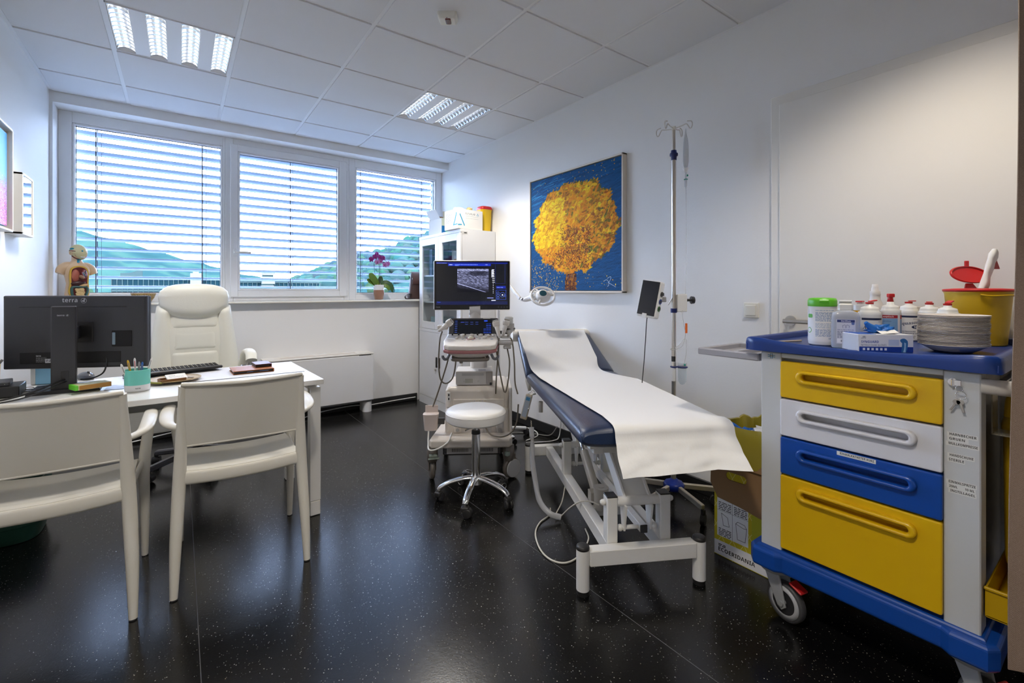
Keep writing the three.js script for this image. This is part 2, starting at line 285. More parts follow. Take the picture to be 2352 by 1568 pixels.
  const slatGeo = merge([sheet(1, 8, (u, v) => { const [z, y] = prof[Math.round(v * 8)], cut = Math.max(0, 0.35 - v) * 0.06; return [-0.7 + cut + u * (3.165 - 2 * cut), y, z]; }), sheet(1, 8, (u, v) => { const [z, y] = prof[Math.round(v * 8)], cut = Math.max(0, 0.35 - v) * 0.06; return [2.465 - cut - u * (3.165 - 2 * cut), y - 0.0012, z]; }), rot(cyl(0.0022, 0.0022, 3.12, 0, -1.56, 0, 6), 0, 0, PI / 2).translate(0.882, -0.0008, -5.015), rot(cyl(0.0022, 0.0022, 3.16, 0, -1.58, 0, 6), 0, 0, PI / 2).translate(0.882, -0.021, -5.095)]);
  for (let k = -1; k < 18; k++) { const s = mesh('slat', slatGeo, slatMat, bl); s.position.y = 2.502 - 0.0783 * k; }
  const cordMat = mat([0.05, 0.055, 0.075], 0.7);
  for (const x of [-0.55, 0.17, 0.9, 1.6, 2.32]) {
    mesh('ladder_tape', [span(x - 0.0035, x + 0.0035, 1.165, 2.6, -5.0135, -5.0125), span(x - 0.0035, x + 0.0035, 1.165, 2.6, -5.098, -5.097)], cordMat, bl);
    mesh('cord', [cyl(0.0012, 0.0012, 1.43, x + 0.03, 1.17, -5.055, 5)], cordMat, bl);
  }
  mesh('bottom_rail', [span(-0.7, 2.465, 1.112, 1.135, -5.09, -5.02, 0.003)], slatMat, bl);
  for (const x of [-0.72, 2.478]) mesh('guide_rail', [span(x - 0.009, x + 0.009, 1.09, 2.6, -5.075, -5.035, 0.002)], slatMat, bl);
  mesh('head_box', [span(-0.74, 2.5, 2.592, 2.68, -5.12, -4.995)], slatMat, bl);

  // ------------------------------------------------ door, switch
  const door = structGroup('door_1');
  const doorMat = mat([0.78, 0.755, 0.70], 0.4);
  mesh('casing', [span(X1 - 0.018, X1, 0, 2.167, -1.139, -1.085, 0.003), span(X1 - 0.018, X1, 2.16, 2.216, -1.139, -0.06, 0.003), span(X1 - 0.018, X1, 0, 2.167, -0.114, -0.06, 0.003)], doorMat, door);
  const leaf = mesh('leaf', [span(X1 - 0.034, X1 - 0.004, 0.006, 2.165, -1.092, -0.107, 0.003)], doorMat, door);
  const hnd = new THREE.Group(); hnd.name = 'handle'; hnd.position.set(X1 - 0.034, 1.058, -1.035); door.add(hnd);
  mesh('rose', [rot(cyl(0.026, 0.026, 0.008, 0, 0, 0, 28), 0, 0, PI / 2)], M.satin, hnd);
  mesh('lever', [rot(cyl(0.0105, 0.0105, 0.055, 0, 0, 0, 20), 0, 0, PI / 2), rot(cyl(0.0105, 0.0105, 0.13, 0, -0.012, 0, 20), PI / 2).translate(-0.055, 0, 0)], M.satin, hnd);
  const sw = thing('light_switch', 'square white light switch on the wall beside the door', 'switch', [X1, 1.103, -1.246], -PI / 2);
  mesh('switch_frame', [rbox(0.081, 0.081, 0.012, 0.004, 0, 0, 0.006)], M.cream, sw);
  const rk = mesh('rocker', [rbox(0.056, 0.056, 0.01, 0.003, 0, 0, 0.012)], M.cream, sw); rk.rotation.x = 0.05;
}
// ---------------------------------------------------------------- view from the window (upper floor)
{
  const GY = -9, dull = { specularIntensity: 0 };
  const ground = struct('ground_outside', [span(-1400, 1600, GY - 1, GY, -2600, -8)], mat([0.03, 0.036, 0.032], 0.95, dull));
  ground.name = 'ground';
  function hill(name, label, ridge, zFront, zRidge, col, n = 80, rough = 6, patch = 0.02) {  // col: slope tones with the blue of distance haze painted in
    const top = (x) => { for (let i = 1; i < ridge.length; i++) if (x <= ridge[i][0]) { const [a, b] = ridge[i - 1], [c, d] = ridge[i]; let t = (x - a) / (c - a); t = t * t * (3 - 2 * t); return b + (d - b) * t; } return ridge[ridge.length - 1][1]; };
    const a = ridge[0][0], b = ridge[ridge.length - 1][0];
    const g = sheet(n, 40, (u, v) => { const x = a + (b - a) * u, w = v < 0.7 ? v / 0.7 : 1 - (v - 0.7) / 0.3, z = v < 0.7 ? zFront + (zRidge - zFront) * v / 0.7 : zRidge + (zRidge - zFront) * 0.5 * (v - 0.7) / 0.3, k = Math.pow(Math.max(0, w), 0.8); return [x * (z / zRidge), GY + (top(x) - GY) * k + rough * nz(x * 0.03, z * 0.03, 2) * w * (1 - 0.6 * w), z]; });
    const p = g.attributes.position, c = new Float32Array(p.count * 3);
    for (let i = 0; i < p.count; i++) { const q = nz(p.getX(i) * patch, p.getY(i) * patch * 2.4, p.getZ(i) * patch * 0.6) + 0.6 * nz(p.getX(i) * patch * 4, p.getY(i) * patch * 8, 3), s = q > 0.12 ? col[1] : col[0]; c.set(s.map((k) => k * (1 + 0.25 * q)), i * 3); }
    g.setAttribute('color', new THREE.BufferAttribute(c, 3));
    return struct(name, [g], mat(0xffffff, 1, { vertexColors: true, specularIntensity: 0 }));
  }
  hill('hill', 'far mountain slope with blue haze painted into its colour seen at left through the blind', [[-900, 250], [-500, 200], [-202, 147], [-149, 132], [-99, 119], [-47, 102], [17, 84], [86, 66], [150, 46], [230, 34], [420, 20]], -900, -1500, [[0.009, 0.023, 0.022], [0.013, 0.029, 0.022]], 90, 8, 0.012);
  hill('hill', 'wooded hill with blue haze painted into its colour in front of the far mountain', [[-700, 140], [-300, 118], [-202, 108], [-149, 110], [-99, 84], [-47, 75], [17, 48], [86, 22], [150, 10], [260, 4]].map(([x, y]) => [x * 0.66, y * 0.66]), -620, -1000, [[0.009, 0.023, 0.022], [0.013, 0.029, 0.022]], 90, 10, 0.02);
  const right = [[40, -6], [70, 4], [83, 11], [96, 17], [114, 25], [127, 29], [144, 33], [156, 37], [173, 46], [191, 54], [230, 68], [330, 90]];
  hill('hill', 'wooded hillside with blue haze painted into its colour, rising to the right behind the orchid', right, -230, -400, [[0.009, 0.023, 0.022], [0.013, 0.029, 0.022]], 90, 4, 0.06);
  // woods on that hillside: too many crowns to count
  const crown = merge([prep(new THREE.IcosahedronGeometry(1, 1))]);
  const woods = new THREE.InstancedMesh(crown, mat(0xffffff, 1, { specularIntensity: 0 }), 900), m4 = new THREE.Matrix4(), c3 = new THREE.Color();
  for (let i = 0; i < 900; i++) {
    const u = rnd(0.02, 0.75), w = Math.sqrt(rnd(0.05, 1)), x = 40 + 290 * u; let t = 0; for (let k = 1; k < right.length; k++) if (x <= right[k][0]) { const [a, b] = right[k - 1], [c, d] = right[k]; t = b + (d - b) * (x - a) / (c - a); break; }
    const z = -230 - 170 * w, k = Math.pow(w, 0.8), s = rnd(2.4, 5), y = GY + (t - GY) * k + s * 0.3;
    m4.makeScale(s, s * rnd(0.8, 1.2), s).setPosition(x * z / -400, y, z); woods.setMatrixAt(i, m4);
    woods.setColorAt(i, c3.setRGB(rnd(0.008, 0.017), rnd(0.021, 0.033), rnd(0.017, 0.027)));
  }
  woods.name = 'woods'; woods.userData.kind = 'stuff'; tag(woods, 'tree crowns covering the hillside at right', 'woods'); scene.add(woods);
  // nearer trees
  const crownGeo = (s) => { const g = mergeVertices(new THREE.IcosahedronGeometry(1, 3).deleteAttribute('normal').deleteAttribute('uv')), p = g.attributes.position; for (let i = 0; i < p.count; i++) { const q = 1 + 0.28 * nz(p.getX(i) * 2.2 + s, p.getY(i) * 2.2, p.getZ(i) * 2.2) + 0.16 * nz(p.getX(i) * 6, p.getY(i) * 6 + s, p.getZ(i) * 6); p.setXYZ(i, p.getX(i) * q, p.getY(i) * q, p.getZ(i) * q); } g.computeVertexNormals(); return prep(g); };
  const crowns = [crownGeo(1), crownGeo(5), crownGeo(9)], leafs = [mat([0.011, 0.026, 0.014], 1, dull), mat([0.016, 0.030, 0.015], 1, dull), mat([0.008, 0.020, 0.018], 1, dull)];
  const where = ['in front of the long glass building', 'beside the white stair tower', 'right of the glass building in the middle window', 'far right of the middle window', 'left of the orchid', 'behind the orchid flowers', 'right of the orchid', 'in front of the bag', 'behind the leather bag', 'in the gap left of the anatomy model', 'under the mountain at the left window edge'];
  [[-40, -150, 5, 5], [-24, -150, 5, 4.2], [43.5, -172, 6, 5.6], [52, -190, 6, 7.6], [60.5, -170, 6, 7.2], [70, -186, 6, 7], [78, -168, 6.5, 8.4], [90, -184, 7, 9], [96, -160, 7, 10], [-32, -140, 4, 3.4], [-17.8, -143, 3, 2.6]].forEach(([x, z, r, top], i) => {
    const t = thing('tree', 'round leafy tree outside, ' + where[(i + 2) % 11], 'tree', [x, GY, z], 0, 'trees outside the windows');
    const c = mesh('crown', crowns[i % 3], leafs[i % 3], t); c.scale.set(r * 0.6, r, r * 0.6); c.position.y = top - GY - r;
    mesh('trunk', [cyl(0.5, 0.3, top - GY - r, 0, 0, 0, 8)], mat([0.03, 0.025, 0.02], 1), t);
  });
  // long office building with glass front, roof plant, stair tower
  const conc = mat([0.024, 0.036, 0.032], 0.8, dull), glaz = mat([0.006, 0.018, 0.021], 0.6, dull), bright = mat([0.09, 0.09, 0.08], 0.8, dull);
  function slabHouse(name, label, x0, x1, y1, z, bay) {
    const t = thing(name, label, 'building', [(x0 + x1) / 2, GY, z], 0), w = (x1 - x0) / 2, h = y1 - GY;
    mesh('wall', [span(-w, w, 0, h - 0.5, -14, -0.3)], glaz, t);
    for (let f = 0; f < 5; f++) mesh('floor_band', [span(-w, w, h - 0.6 - f * 3.4, h - f * 3.4, -14, 0.05)], conc, t);
    const n = Math.round((2 * w) / bay);
    for (let i = 0; i <= n; i++) mesh('mullion', [span(-w + i * bay - 0.09, -w + i * bay + 0.09, 0, h, -0.3, 0.12)], conc, t);
    return t;
  }
  const A = slabHouse('office_building', 'long low office building with glass front below the mountain', -14.5, 13, 4.9, -160, 1.1);
  mesh('roof_plant', [rot(extr([[0, 0], [4.6, 0], [4.6, 2.2], [2.2, 1.2], [0, 1]], 3), 0).translate(-12.2, 13.9, -6)], conc, A);
  slabHouse('office_building', 'glass office wing behind the middle window', 14.6, 38, 4.2, -162, 1.25);
  const tw = thing('stair_tower', 'white tower in front of the long office building', 'tower', [3.8, GY, -156.5], 0);
  mesh('shaft', [span(-1.3, 1.3, 0, 15.1, -2, 0.4)], bright, tw); mesh('cap', [span(-0.7, 0.7, 15.1, 15.9, -1.6, 0)], bright, tw);
  const tz = thing('stair_tower', 'white banded stair tower seen in the middle window', 'tower', [22.2, GY, -158.5], 0);
  for (let k = 0; k < 12; k++) mesh('landing', [span(-1.8 + (k % 2) * 0.25, 1.6 + (k % 2) * 0.25, k * 1.36, k * 1.36 + 0.85, -2, 0.3)], bright, tz);
  mesh('core', [span(-1.5, 1.5, 0, 15.9, -1.8, -0.1)], conc, tz);
}
// ---------------------------------------------------------------- swept limbs with changing section
function taper(pts, rfn, seg = 24, rs = 12, up = [0, 0, 1]) {   // rfn(t) -> radius or [across, along up]
  const c = curveOf(pts), rings = [], U = V(...up);
  for (let j = 0; j <= seg; j++) {
    const t = j / seg, p = c.getPoint(t), d = c.getTangent(t).normalize();
    const s = U.clone().cross(d); if (s.length() < 0.05) s.set(1, 0, 0); s.normalize(); const q = d.clone().cross(s).normalize();
    let r = rfn(t); if (!Array.isArray(r)) r = [r, r];
    rings.push(Array.from({ length: rs }, (_, i) => { const a = i / rs * 2 * PI; return p.clone().addScaledVector(s, Math.cos(a) * r[0]).addScaledVector(q, Math.sin(a) * r[1]).toArray(); }));
  }
  return loft(rings);
}
// ---------------------------------------------------------------- desk and its chairs
{
  const deskWhite = mat([0.80, 0.80, 0.775], 0.28), edge = mat([0.72, 0.70, 0.65], 0.45), legMat = mat([0.74, 0.73, 0.70], 0.4);
  const desk = thing('desk', 'white office desk with square metal legs in front of the window', 'desk', [0.622, 0, -2.552], 0.03);
  mesh('desk_top', [cbox(1.385, 0.026, 0.755, -0.6925, 0.727, -0.3775, 0.0025)], deskWhite, desk);
  mesh('front_edge', [span(-1.38, -0.002, 0.716, 0.7385, -0.001, 0.0012)], edge, desk);
  for (const [x, z] of [[-0.028, -0.085], [-0.028, -0.68], [-1.35, -0.085], [-1.35, -0.68]]) {
    const l = mesh('leg', [cbox(0.054, 0.61, 0.054, x, 0.385, z, 0.002)], legMat, desk);
    mesh('leg_foot', [cbox(0.052, 0.076, 0.052, x, 0.04, z, 0.003)], legMat, l);
  }
  for (const x of [-0.028, -1.35]) mesh('side_beam', [cbox(0.054, 0.03, 0.54, x, 0.69, -0.3825, 0.002)], legMat, desk);
  mesh('cross_beam', [cbox(1.26, 0.05, 0.03, -0.69, 0.685, -0.5, 0.002)], M.darkGrey, desk);
  mesh('cable_tray', [cbox(1.2, 0.006, 0.2, -0.69, 0.53, -0.34), cbox(1.2, 0.105, 0.006, -0.69, 0.585, -0.24), cbox(1.2, 0.11, 0.006, -0.69, 0.585, -0.44), cbox(0.006, 0.15, 0.2, -0.092, 0.604, -0.34)], deskWhite, desk);
  mesh('tray_hanger', [cbox(0.024, 0.16, 0.02, -0.55, 0.635, -0.252)], M.black, desk);
  mesh('tray_hanger', [cbox(0.024, 0.16, 0.02, -1.1, 0.635, -0.252)], M.black, desk);

  // moulded armchairs, facing the desk
  const shell = mat([0.70, 0.675, 0.60], 0.42, { bumpMap: rep(fineBump, 6), bumpScale: 0.00015 });
  function armchair(pos, turn, label) {
    const t = thing('armchair', label, 'chair', pos, turn, 'moulded visitor chairs');
    const leaf = (s) => [ // rear leg rising into the back post
      ...taper([[s * 0.241, 0.004, 0.25], [s * 0.236, 0.2, 0.226], [s * 0.226, 0.42, 0.205], [s * 0.218, 0.62, 0.222], [s * 0.212, 0.838, 0.27]], (k) => [0.0135 + 0.0095 * Math.sin(PI * Math.min(1, k * 1.05)), 0.0135 + 0.007 * Math.sin(PI * Math.min(1, k * 1.1))], 30, 14)];
    for (const s of [-1, 1]) mesh('rear_leg', leaf(s), shell, t);
    for (const s of [-1, 1]) {
      mesh('front_leg', taper([[s * 0.239, 0.004, -0.25], [s * 0.24, 0.2, -0.238], [s * 0.238, 0.40, -0.222], [s * 0.247, 0.52, -0.205], [s * 0.262, 0.62, -0.165], [s * 0.268, 0.672, -0.132]], (k) => [0.0125 + 0.009 * Math.sin(PI * k), 0.0135 + 0.006 * Math.sin(PI * k)], 28, 14), shell, t);
      mesh('armrest', taper([[s * 0.268, 0.655, -0.15], [s * 0.27, 0.684, -0.115], [s * 0.274, 0.687, 0.0], [s * 0.272, 0.677, 0.105], [s * 0.262, 0.666, 0.15], [s * 0.24, 0.66, 0.182], [s * 0.212, 0.66, 0.218]], (k) => [0.0155 + 0.010 * Math.sin(PI * Math.min(1, k * 1.2)), 0.0085 + 0.004 * k], 34, 14, [0, 1, 0]), shell, t);
      for (const z of [0.25, -0.25]) mesh('foot_glide', [cyl(0.0125, 0.0125, 0.005, s * 0.24, 0, z, 14)], M.black, t);
    }
    const bz = (x, y) => 0.222 + (y - 0.62) * 0.22 + 0.035 * (1 - (x / 0.22) ** 2) * (y - 0.5) / 0.3;
    mesh('backrest', [...slab(24, 14, (u, v) => { const x = (u - 0.5) * 0.424, y = 0.585 + 0.248 * v + 0.006 * (2 * u - 1) ** 2; return [x, y, bz(x, y)]; }, 0.009),
      ...taper(Array.from({ length: 9 }, (_, i) => { const x = -0.214 + 0.0535 * i; return [x, 0.838 + 0.004 * Math.abs(x) / 0.2, bz(x, 0.838) + 0.002]; }), () => [0.013, 0.009], 30, 10, [0, 1, 0]),
      ...taper(Array.from({ length: 9 }, (_, i) => { const x = -0.214 + 0.0535 * i; return [x, 0.586, bz(x, 0.586)]; }), () => [0.007, 0.006], 30, 8, [0, 1, 0])], shell, t);
    const sy = (x, z) => 0.452 + 0.03 * Math.max(0, z / 0.22) ** 2 - 0.012 * (1 - (x / 0.22) ** 2) - 0.008 * Math.max(0, -z / 0.23) ** 3 + 0.002;
    mesh('seat', [...slab(24, 24, (u, v) => { const x = (u - 0.5) * (0.452 - 0.02 * v), z = 0.205 - 0.445 * v; return [x, sy(x, z), z]; }, 0.008),
      ...taper(Array.from({ length: 9 }, (_, i) => { const x = -0.225 + 0.05625 * i; return [x, sy(x, 0.205) - 0.024, 0.208]; }), (k) => [0.009, 0.027], 24, 10, [0, 1, 0]),
      ...taper(Array.from({ length: 9 }, (_, i) => { const x = -0.226 + 0.0565 * i; return [x, sy(x, -0.236) - 0.016, -0.234]; }), () => [0.009, 0.018], 24, 10, [0, 1, 0]),
      ...[-1, 1].flatMap((s) => taper([[s * 0.224, 0.446, 0.2], [s * 0.221, 0.432, 0.05], [s * 0.224, 0.43, -0.1], [s * 0.232, 0.432, -0.225]], () => [0.008, 0.022], 18, 10, [0, 1, 0]))], shell, t);
    return t;
  }
  armchair([0.233, 0, -2.462], -0.04, 'cream moulded armchair at the right end of the desk');
  armchair([-0.372, 0, -2.437], -0.024, 'cream moulded armchair cut off by the left picture edge');

  // swivel chair behind the desk
  const leather = mat([0.74, 0.73, 0.64], 0.36, { bumpMap: rep(leatherBump, 5), bumpScale: 0.0006 });
  const oc = thing('swivel_chair', 'white leather swivel chair with padded headrest behind the desk', 'chair', [0.1, 0, -3.82], 0.03);
  const bp = (y) => -0.17 - (y - 0.5) * 0.13;   // back plane, leaning away
  const pad = (w, h, d, x, y, z, sag = 0.03, tilt = 0.13) => rot(rbox(w, h, d, Math.min(w, h, d) * 0.42, 0, 0, 0, 4), -tilt).translate(x, y, z);
  const half = (y) => 0.275 - Math.max(0, y - 0.62) * 0.12 - Math.max(0, y - 1.12) * 0.35;
  const ringAt = (y, front) => oval(0, y, bp(y) - 0.035, half(y), 0.055 + 0.012 * Math.sin(y * 9), 40, 3.2);
  mesh('back_shell', loft([0.5, 0.53, 0.62, 0.72, 0.82, 0.92, 1.0, 1.08, 1.15, 1.2, 1.225].map((y) => ringAt(y))), leather, oc);
  for (const [y0, y1] of [[0.5, 0.636], [0.638, 0.777], [0.779, 0.928], [0.93, 1.09]]) mesh('centre_cushion', slab(16, 10, (u, v) => { const x = (u - 0.5) * 0.285, y = y0 + (y1 - y0) * v, b = (1 - (2 * u - 1) ** 10) * (1 - (2 * v - 1) ** 8); return [x, y, bp(y) + 0.012 + 0.013 * b]; }, 0.012), leather, oc);
  for (const s of [-1, 1]) mesh('side_bolster', slab(12, 30, (u, v) => { const y = 0.5 + 0.6 * v, w = half(y) - 0.145, x = s * (0.144 + w * u), b = Math.sin(PI * Math.min(1, u * 0.9 + 0.1)) ** 0.6; return [s > 0 ? x : s * (0.144 + w * (1 - u)), y, bp(y) - 0.006 + 0.04 * (s > 0 ? b : Math.sin(PI * Math.min(1, (1 - u) * 0.9 + 0.1)) ** 0.6) * Math.min(1, (1.02 - Math.abs(2 * v - 1)) * 8)]; }, 0.012), leather, oc);
  mesh('headrest', [(() => { const g = new THREE.SphereGeometry(1, 48, 32), p = g.attributes.position; for (let i = 0; i < p.count; i++) { let x = p.getX(i), y = p.getY(i), z = p.getZ(i); const e = 0.62; const sx = Math.sign(x) * Math.abs(x) ** e, syy = Math.sign(y) * Math.abs(y) ** 0.75; const w = 0.212 + 0.006 * y, crease = 1 - 0.03 * Math.max(0, Math.abs(sx) - 0.6) * Math.sin(syy * 22); p.setXYZ(i, sx * w * crease, 1.148 + syy * 0.105 - (syy < 0 ? 0.05 * (1 - sx * sx) : -0.006 * (1 - sx * sx)), bp(1.15) + 0.012 + z * 0.062 * crease); } g.computeVertexNormals(); return prep(g); })()], leather, oc);
  mesh('seat', [(() => { const g = rbox(0.52, 0.13, 0.5, 0.055, 0, 0, 0, 5); return g.translate(0, 0.475, 0.06); })()], leather, oc);
  for (const s of [-1, 1]) {
    const a = mesh('armrest', taper([[s * 0.29, 0.655, -0.12], [s * 0.3, 0.745, -0.06], [s * 0.305, 0.772, 0.02], [s * 0.305, 0.765, 0.14], [s * 0.3, 0.725, 0.2]], (k) => [0.036, 0.02], 24, 14, [0, 1, 0]), leather, oc);
    mesh('arm_loop', taper([[s * 0.29, 0.66, -0.1], [s * 0.295, 0.55, -0.05], [s * 0.28, 0.46, 0.05], [s * 0.295, 0.56, 0.16], [s * 0.3, 0.72, 0.18]], () => [0.022, 0.008], 24, 10, [0, 0, 1]), M.chrome, a);
  }
  mesh('gas_lift', [cyl(0.026, 0.026, 0.2, 0, 0.13, 0), cyl(0.016, 0.016, 0.1, 0, 0.32, 0)], M.black, oc);
  mesh('tilt_box', [cbox(0.18, 0.06, 0.22, 0, 0.395, 0.02)], M.black, oc);
  const arm = mat([0.16, 0.16, 0.18], 0.3, { metalness: 0.6 });
  for (let k = 0; k < 5; k++) {
    const a = 2.62 + k * 2 * PI / 5, c = Math.cos(a), s = Math.sin(a);
    mesh('star_leg', [beam([c * 0.03, 0.125, s * 0.03], [c * 0.3, 0.085, s * 0.3], 0.04, 0.035, 0.008)], arm, oc);
    mesh('caster', [rot(cyl(0.03, 0.03, 0.045, 0, -0.022, 0, 20), 0, 0, PI / 2).rotateY(-a + 0.5).translate(c * 0.3, 0.031, s * 0.3), cyl(0.012, 0.012, 0.04, c * 0.3, 0.045, s * 0.3, 12)], M.black, oc);
  }

  // screen seen from behind
  const pc = mat([0.025, 0.025, 0.027], 0.4), pcFace = mat([0.042, 0.042, 0.046], 0.5, { bumpMap: rep(weaveBump, 20), bumpScale: 0.0001 });
  const mon = thing('computer_monitor', 'black desktop monitor seen from behind on the desk', 'monitor', [-0.392, 0.74, -3.066], 0);
  const scr = new THREE.Group(); scr.name = 'display'; scr.position.set(0, 0.269, 0); scr.rotation.y = -0.472; mon.add(scr);
  mesh('screen_case', [cbox(0.61, 0.348, 0.016, 0, 0, -0.006, 0.003), rot(extr(rrect(0.614, 0.352, 0.004), 0.03, 0.01, 2), 0).translate(0, 0, 0)], pcFace, scr);
    mesh('vent_slot', [cbox(0.46, 0.006, 0.002, -0.01, 0.122, 0.0305)], M.black, scr);
  mesh('port_bay', [cbox(0.43, 0.055, 0.004, -0.02, -0.123, 0.0305)], mat([0.008, 0.008, 0.009], 0.6), scr);
  mesh('mount_plate', [cbox(0.11, 0.1, 0.006, 0.02, 0, 0.0325)], M.black, scr);
  const logo = canvas(512, 128, (x, w, h) => { x.fillStyle = '#3a3a3d'; x.fillRect(0, 0, w, h); text(x, 'terra', 10, 96, 118, '#b8b8bb', 'bold'); x.strokeStyle = '#b8b8bb'; x.lineWidth = 6; x.beginPath(); x.arc(400, 64, 50, 0, 7); x.stroke(); x.fillStyle = '#b8b8bb'; x.beginPath(); x.ellipse(412, 36, 16, 13, 0, 0, 7); x.fill(); x.beginPath(); x.moveTo(358, 72); x.quadraticCurveTo(385, 52, 412, 50); x.quadraticCurveTo(432, 70, 408, 96); x.quadraticCurveTo(396, 84, 380, 82); x.quadraticCurveTo(366, 82, 358, 72); x.fill(); });
  mesh('logo', [panel(0.122, 0.0305, 0.0, 0.152, 0.0312)], printed(logo, 0.5), scr);
  const bay = mesh('power_bay', [cbox(0.088, 0.078, 0.003, 0.2, -0.034, 0.0318)], mat([0.004, 0.004, 0.005], 0.7), scr);
  mesh('socket', [cbox(0.014, 0.06, 0.004, 0.166, -0.034, 0.034)], mat([0.22, 0.30, 0.36], 0.4), bay);
  const rating = canvas(256, 128, (x, w, h) => { x.fillStyle = '#131315'; x.fillRect(0, 0, w, h); text(x, 'terra', 4, 26, 26, '#e8e8e8'); lines(x, 4, 40, 130, 6, 13, 4, '#b0b0b0'); x.fillStyle = '#d8d8d8'; x.fillRect(120, 62, 130, 60); lines(x, 130, 76, 110, 2, 18, 9, '#333'); });
  mesh('rating_label', [panel(0.085, 0.042, -0.125, -0.128, 0.033)], printed(rating, 0.6), scr);
  mesh('screen_glass', [panel(0.6, 0.336, 0, 0.002, -0.0146, PI)], mat([0.006, 0.006, 0.007], 0.15), scr);
  const col = mesh('stand_column', [cbox(0.086, 0.385, 0.034, -0.04, 0.205, 0.125, 0.004)], pcFace, mon);
  mesh('neck', [cbox(0.06, 0.06, 0.09, -0.025, 0.27, 0.07)], M.black, mon);
  mesh('cable_hole', [rbox(0.026, 0.045, 0.002, 0.004, -0.035, 0.075, 0.1425)], M.black, col);
  mesh('stand_logo', [panel(0.046, 0.0115, -0.04, 0.355, 0.1424)], printed(logo, 0.5), col);
  mesh('stand_base', [extr([[-0.125, 0], [0.125, 0], [0.12, 0.016], [-0.12, 0.016]], 0.2, 0).translate(-0.035, 0, -0.03)], M.black, mon);
  const cab = (name, label, pts, r, m = M.black, group) => solo(name, label, 'cable', [capTube(pts, r, 0, 8)], m, group);
  cab('cable', 'thick black cable running through the monitor stand to the left', [[-0.425, 0.8, -2.93], [-0.46, 0.79, -2.87], [-0.53, 0.765, -2.82], [-0.62, 0.75, -2.79], [-0.74, 0.748, -2.8]], 0.004);
  cab('cable', 'second black cable lying on the desk below the thick one', [[-0.42, 0.79, -2.93], [-0.46, 0.778, -2.86], [-0.52, 0.757, -2.8], [-0.6, 0.746, -2.765], [-0.74, 0.745, -2.74]], 0.0032);
  cab('cable', 'black cable curving down from the right half of the monitor back', [[-0.29, 0.9, -2.985], [-0.287, 0.86, -2.975], [-0.3, 0.81, -2.98], [-0.34, 0.785, -3.0], [-0.385, 0.78, -3.02]], 0.0035);
  cab('cable', 'thin white cable between mouse and monitor base', [[-0.4, 0.746, -3.2], [-0.365, 0.745, -3.16], [-0.38, 0.745, -3.1], [-0.46, 0.744, -3.06], [-0.53, 0.744, -2.99], [-0.58, 0.744, -3.02]], 0.0018, M.whitePlastic);

  // things on the desk
  const DY = 0.7402;
  solo('desk_pad', 'pale grey desk pad with dark front edge on the right of the desk', 'desk pad', [cbox(0.875, 0.0022, 0.4, 0.152, DY + 0.0011, -3.062, 0.0008).applyMatrix4(new THREE.Matrix4())], mat([0.71, 0.71, 0.74], 0.5));
  solo('desk_pad_001', 'thin dark under sheet showing at the front of the desk pad', 'desk pad', [cbox(0.874, 0.0016, 0.006, 0.152, DY + 0.0009, -2.8585, 0.0004)], M.darkGrey).name = 'under_sheet';
  const kb = thing('keyboard', 'black full size keyboard standing on the desk pad', 'keyboard', [-0.02, DY + 0.003, -3.2], 0.2);
  mesh('keyboard_case', [rot(cbox(0.44, 0.016, 0.13, 0, 0, 0, 0.005), -0.09).translate(0, 0.015, 0)], M.black, kb);
  const keyGeo = cbox(0.0155, 0.005, 0.0155, 0, 0, 0, 0.0015), keyMat = mat([0.03, 0.03, 0.032], 0.5);
  for (let r = 0; r < 6; r++) for (let k = 0; k < 21; k++) { const q = mesh('key', keyGeo, keyMat, kb); const zz = (r - 2.5) * 0.02; q.position.set((k - 10) * 0.0202, 0.0258 + zz * -0.09, zz); q.rotation.x = -0.09; }
  const mo = thing('computer_mouse', 'dark grey computer mouse behind the monitor stand', 'mouse', [-0.4, DY, -3.29], 0.5);
  mesh('mouse_body', [ball(1, 0, 0.006, 0, 0.031, 0.03, 0.055, 24).toNonIndexed ? ball(1, 0, 0.012, 0, 0.031, 0.027, 0.055, 24) : null].filter(Boolean), mat([0.10, 0.105, 0.12], 0.3), mo);
  mesh('wheel', [rot(cyl(0.008, 0.008, 0.006, 0, -0.003, 0, 14), 0, 0, PI / 2).translate(0, 0.036, 0.025)], M.black, mo);

  // pen cup and pens
  const cup = thing('pen_cup', 'turquoise pen cup with white lower band on the desk', 'cup', [-0.159, DY, -2.775]);
  mesh('cup_body', [lathe([[0, 0.003], [0.042, 0.003], [0.047, 0.03], [0.0482, 0.031], [0.049, 0.098], [0.0475, 0.1], [0.0455, 0.098], [0.0445, 0.008], [0, 0.008]], 40)], mat([0.16, 0.60, 0.50], 0.3), cup);
  const pant = canvas(512, 64, (x, w, h) => { x.fillStyle = '#e6e4e2'; x.fillRect(0, 0, w, h); text(x, 'PANTONE', 150, 42, 26, '#333', 'bold'); });
  mesh('white_band', [lathe([[0.0425, 0], [0.0475, 0.003], [0.0487, 0.031]], 40)], M.whitePlastic, cup);
  mesh('cup_print', [wrapLabel(0.0489, 0.02, 0.007, -0.6, 1.1, 16)], printed(pant, 0.4), cup);
  const pens = [['white ballpoint pen leaning left in the turquoise cup', 0xe8e6e0, -0.03, 0.01, -0.35, 0.1], ['yellow pen in the turquoise cup', 0xe0b000, -0.018, -0.01, -0.22, -0.1], ['white pen with red clip in the turquoise cup', 0xe6e2dc, -0.006, 0.0, -0.05, 0.02], ['grey pen in the turquoise cup', 0x8a8a88, 0.006, 0.012, 0.03, 0.1], ['blue pen in the turquoise cup', 0x1a5fb0, 0.012, -0.014, 0.08, -0.15], ['white highlighter leaning right in the turquoise cup', 0xf0ece4, 0.03, 0.0, 0.28, 0.0]];
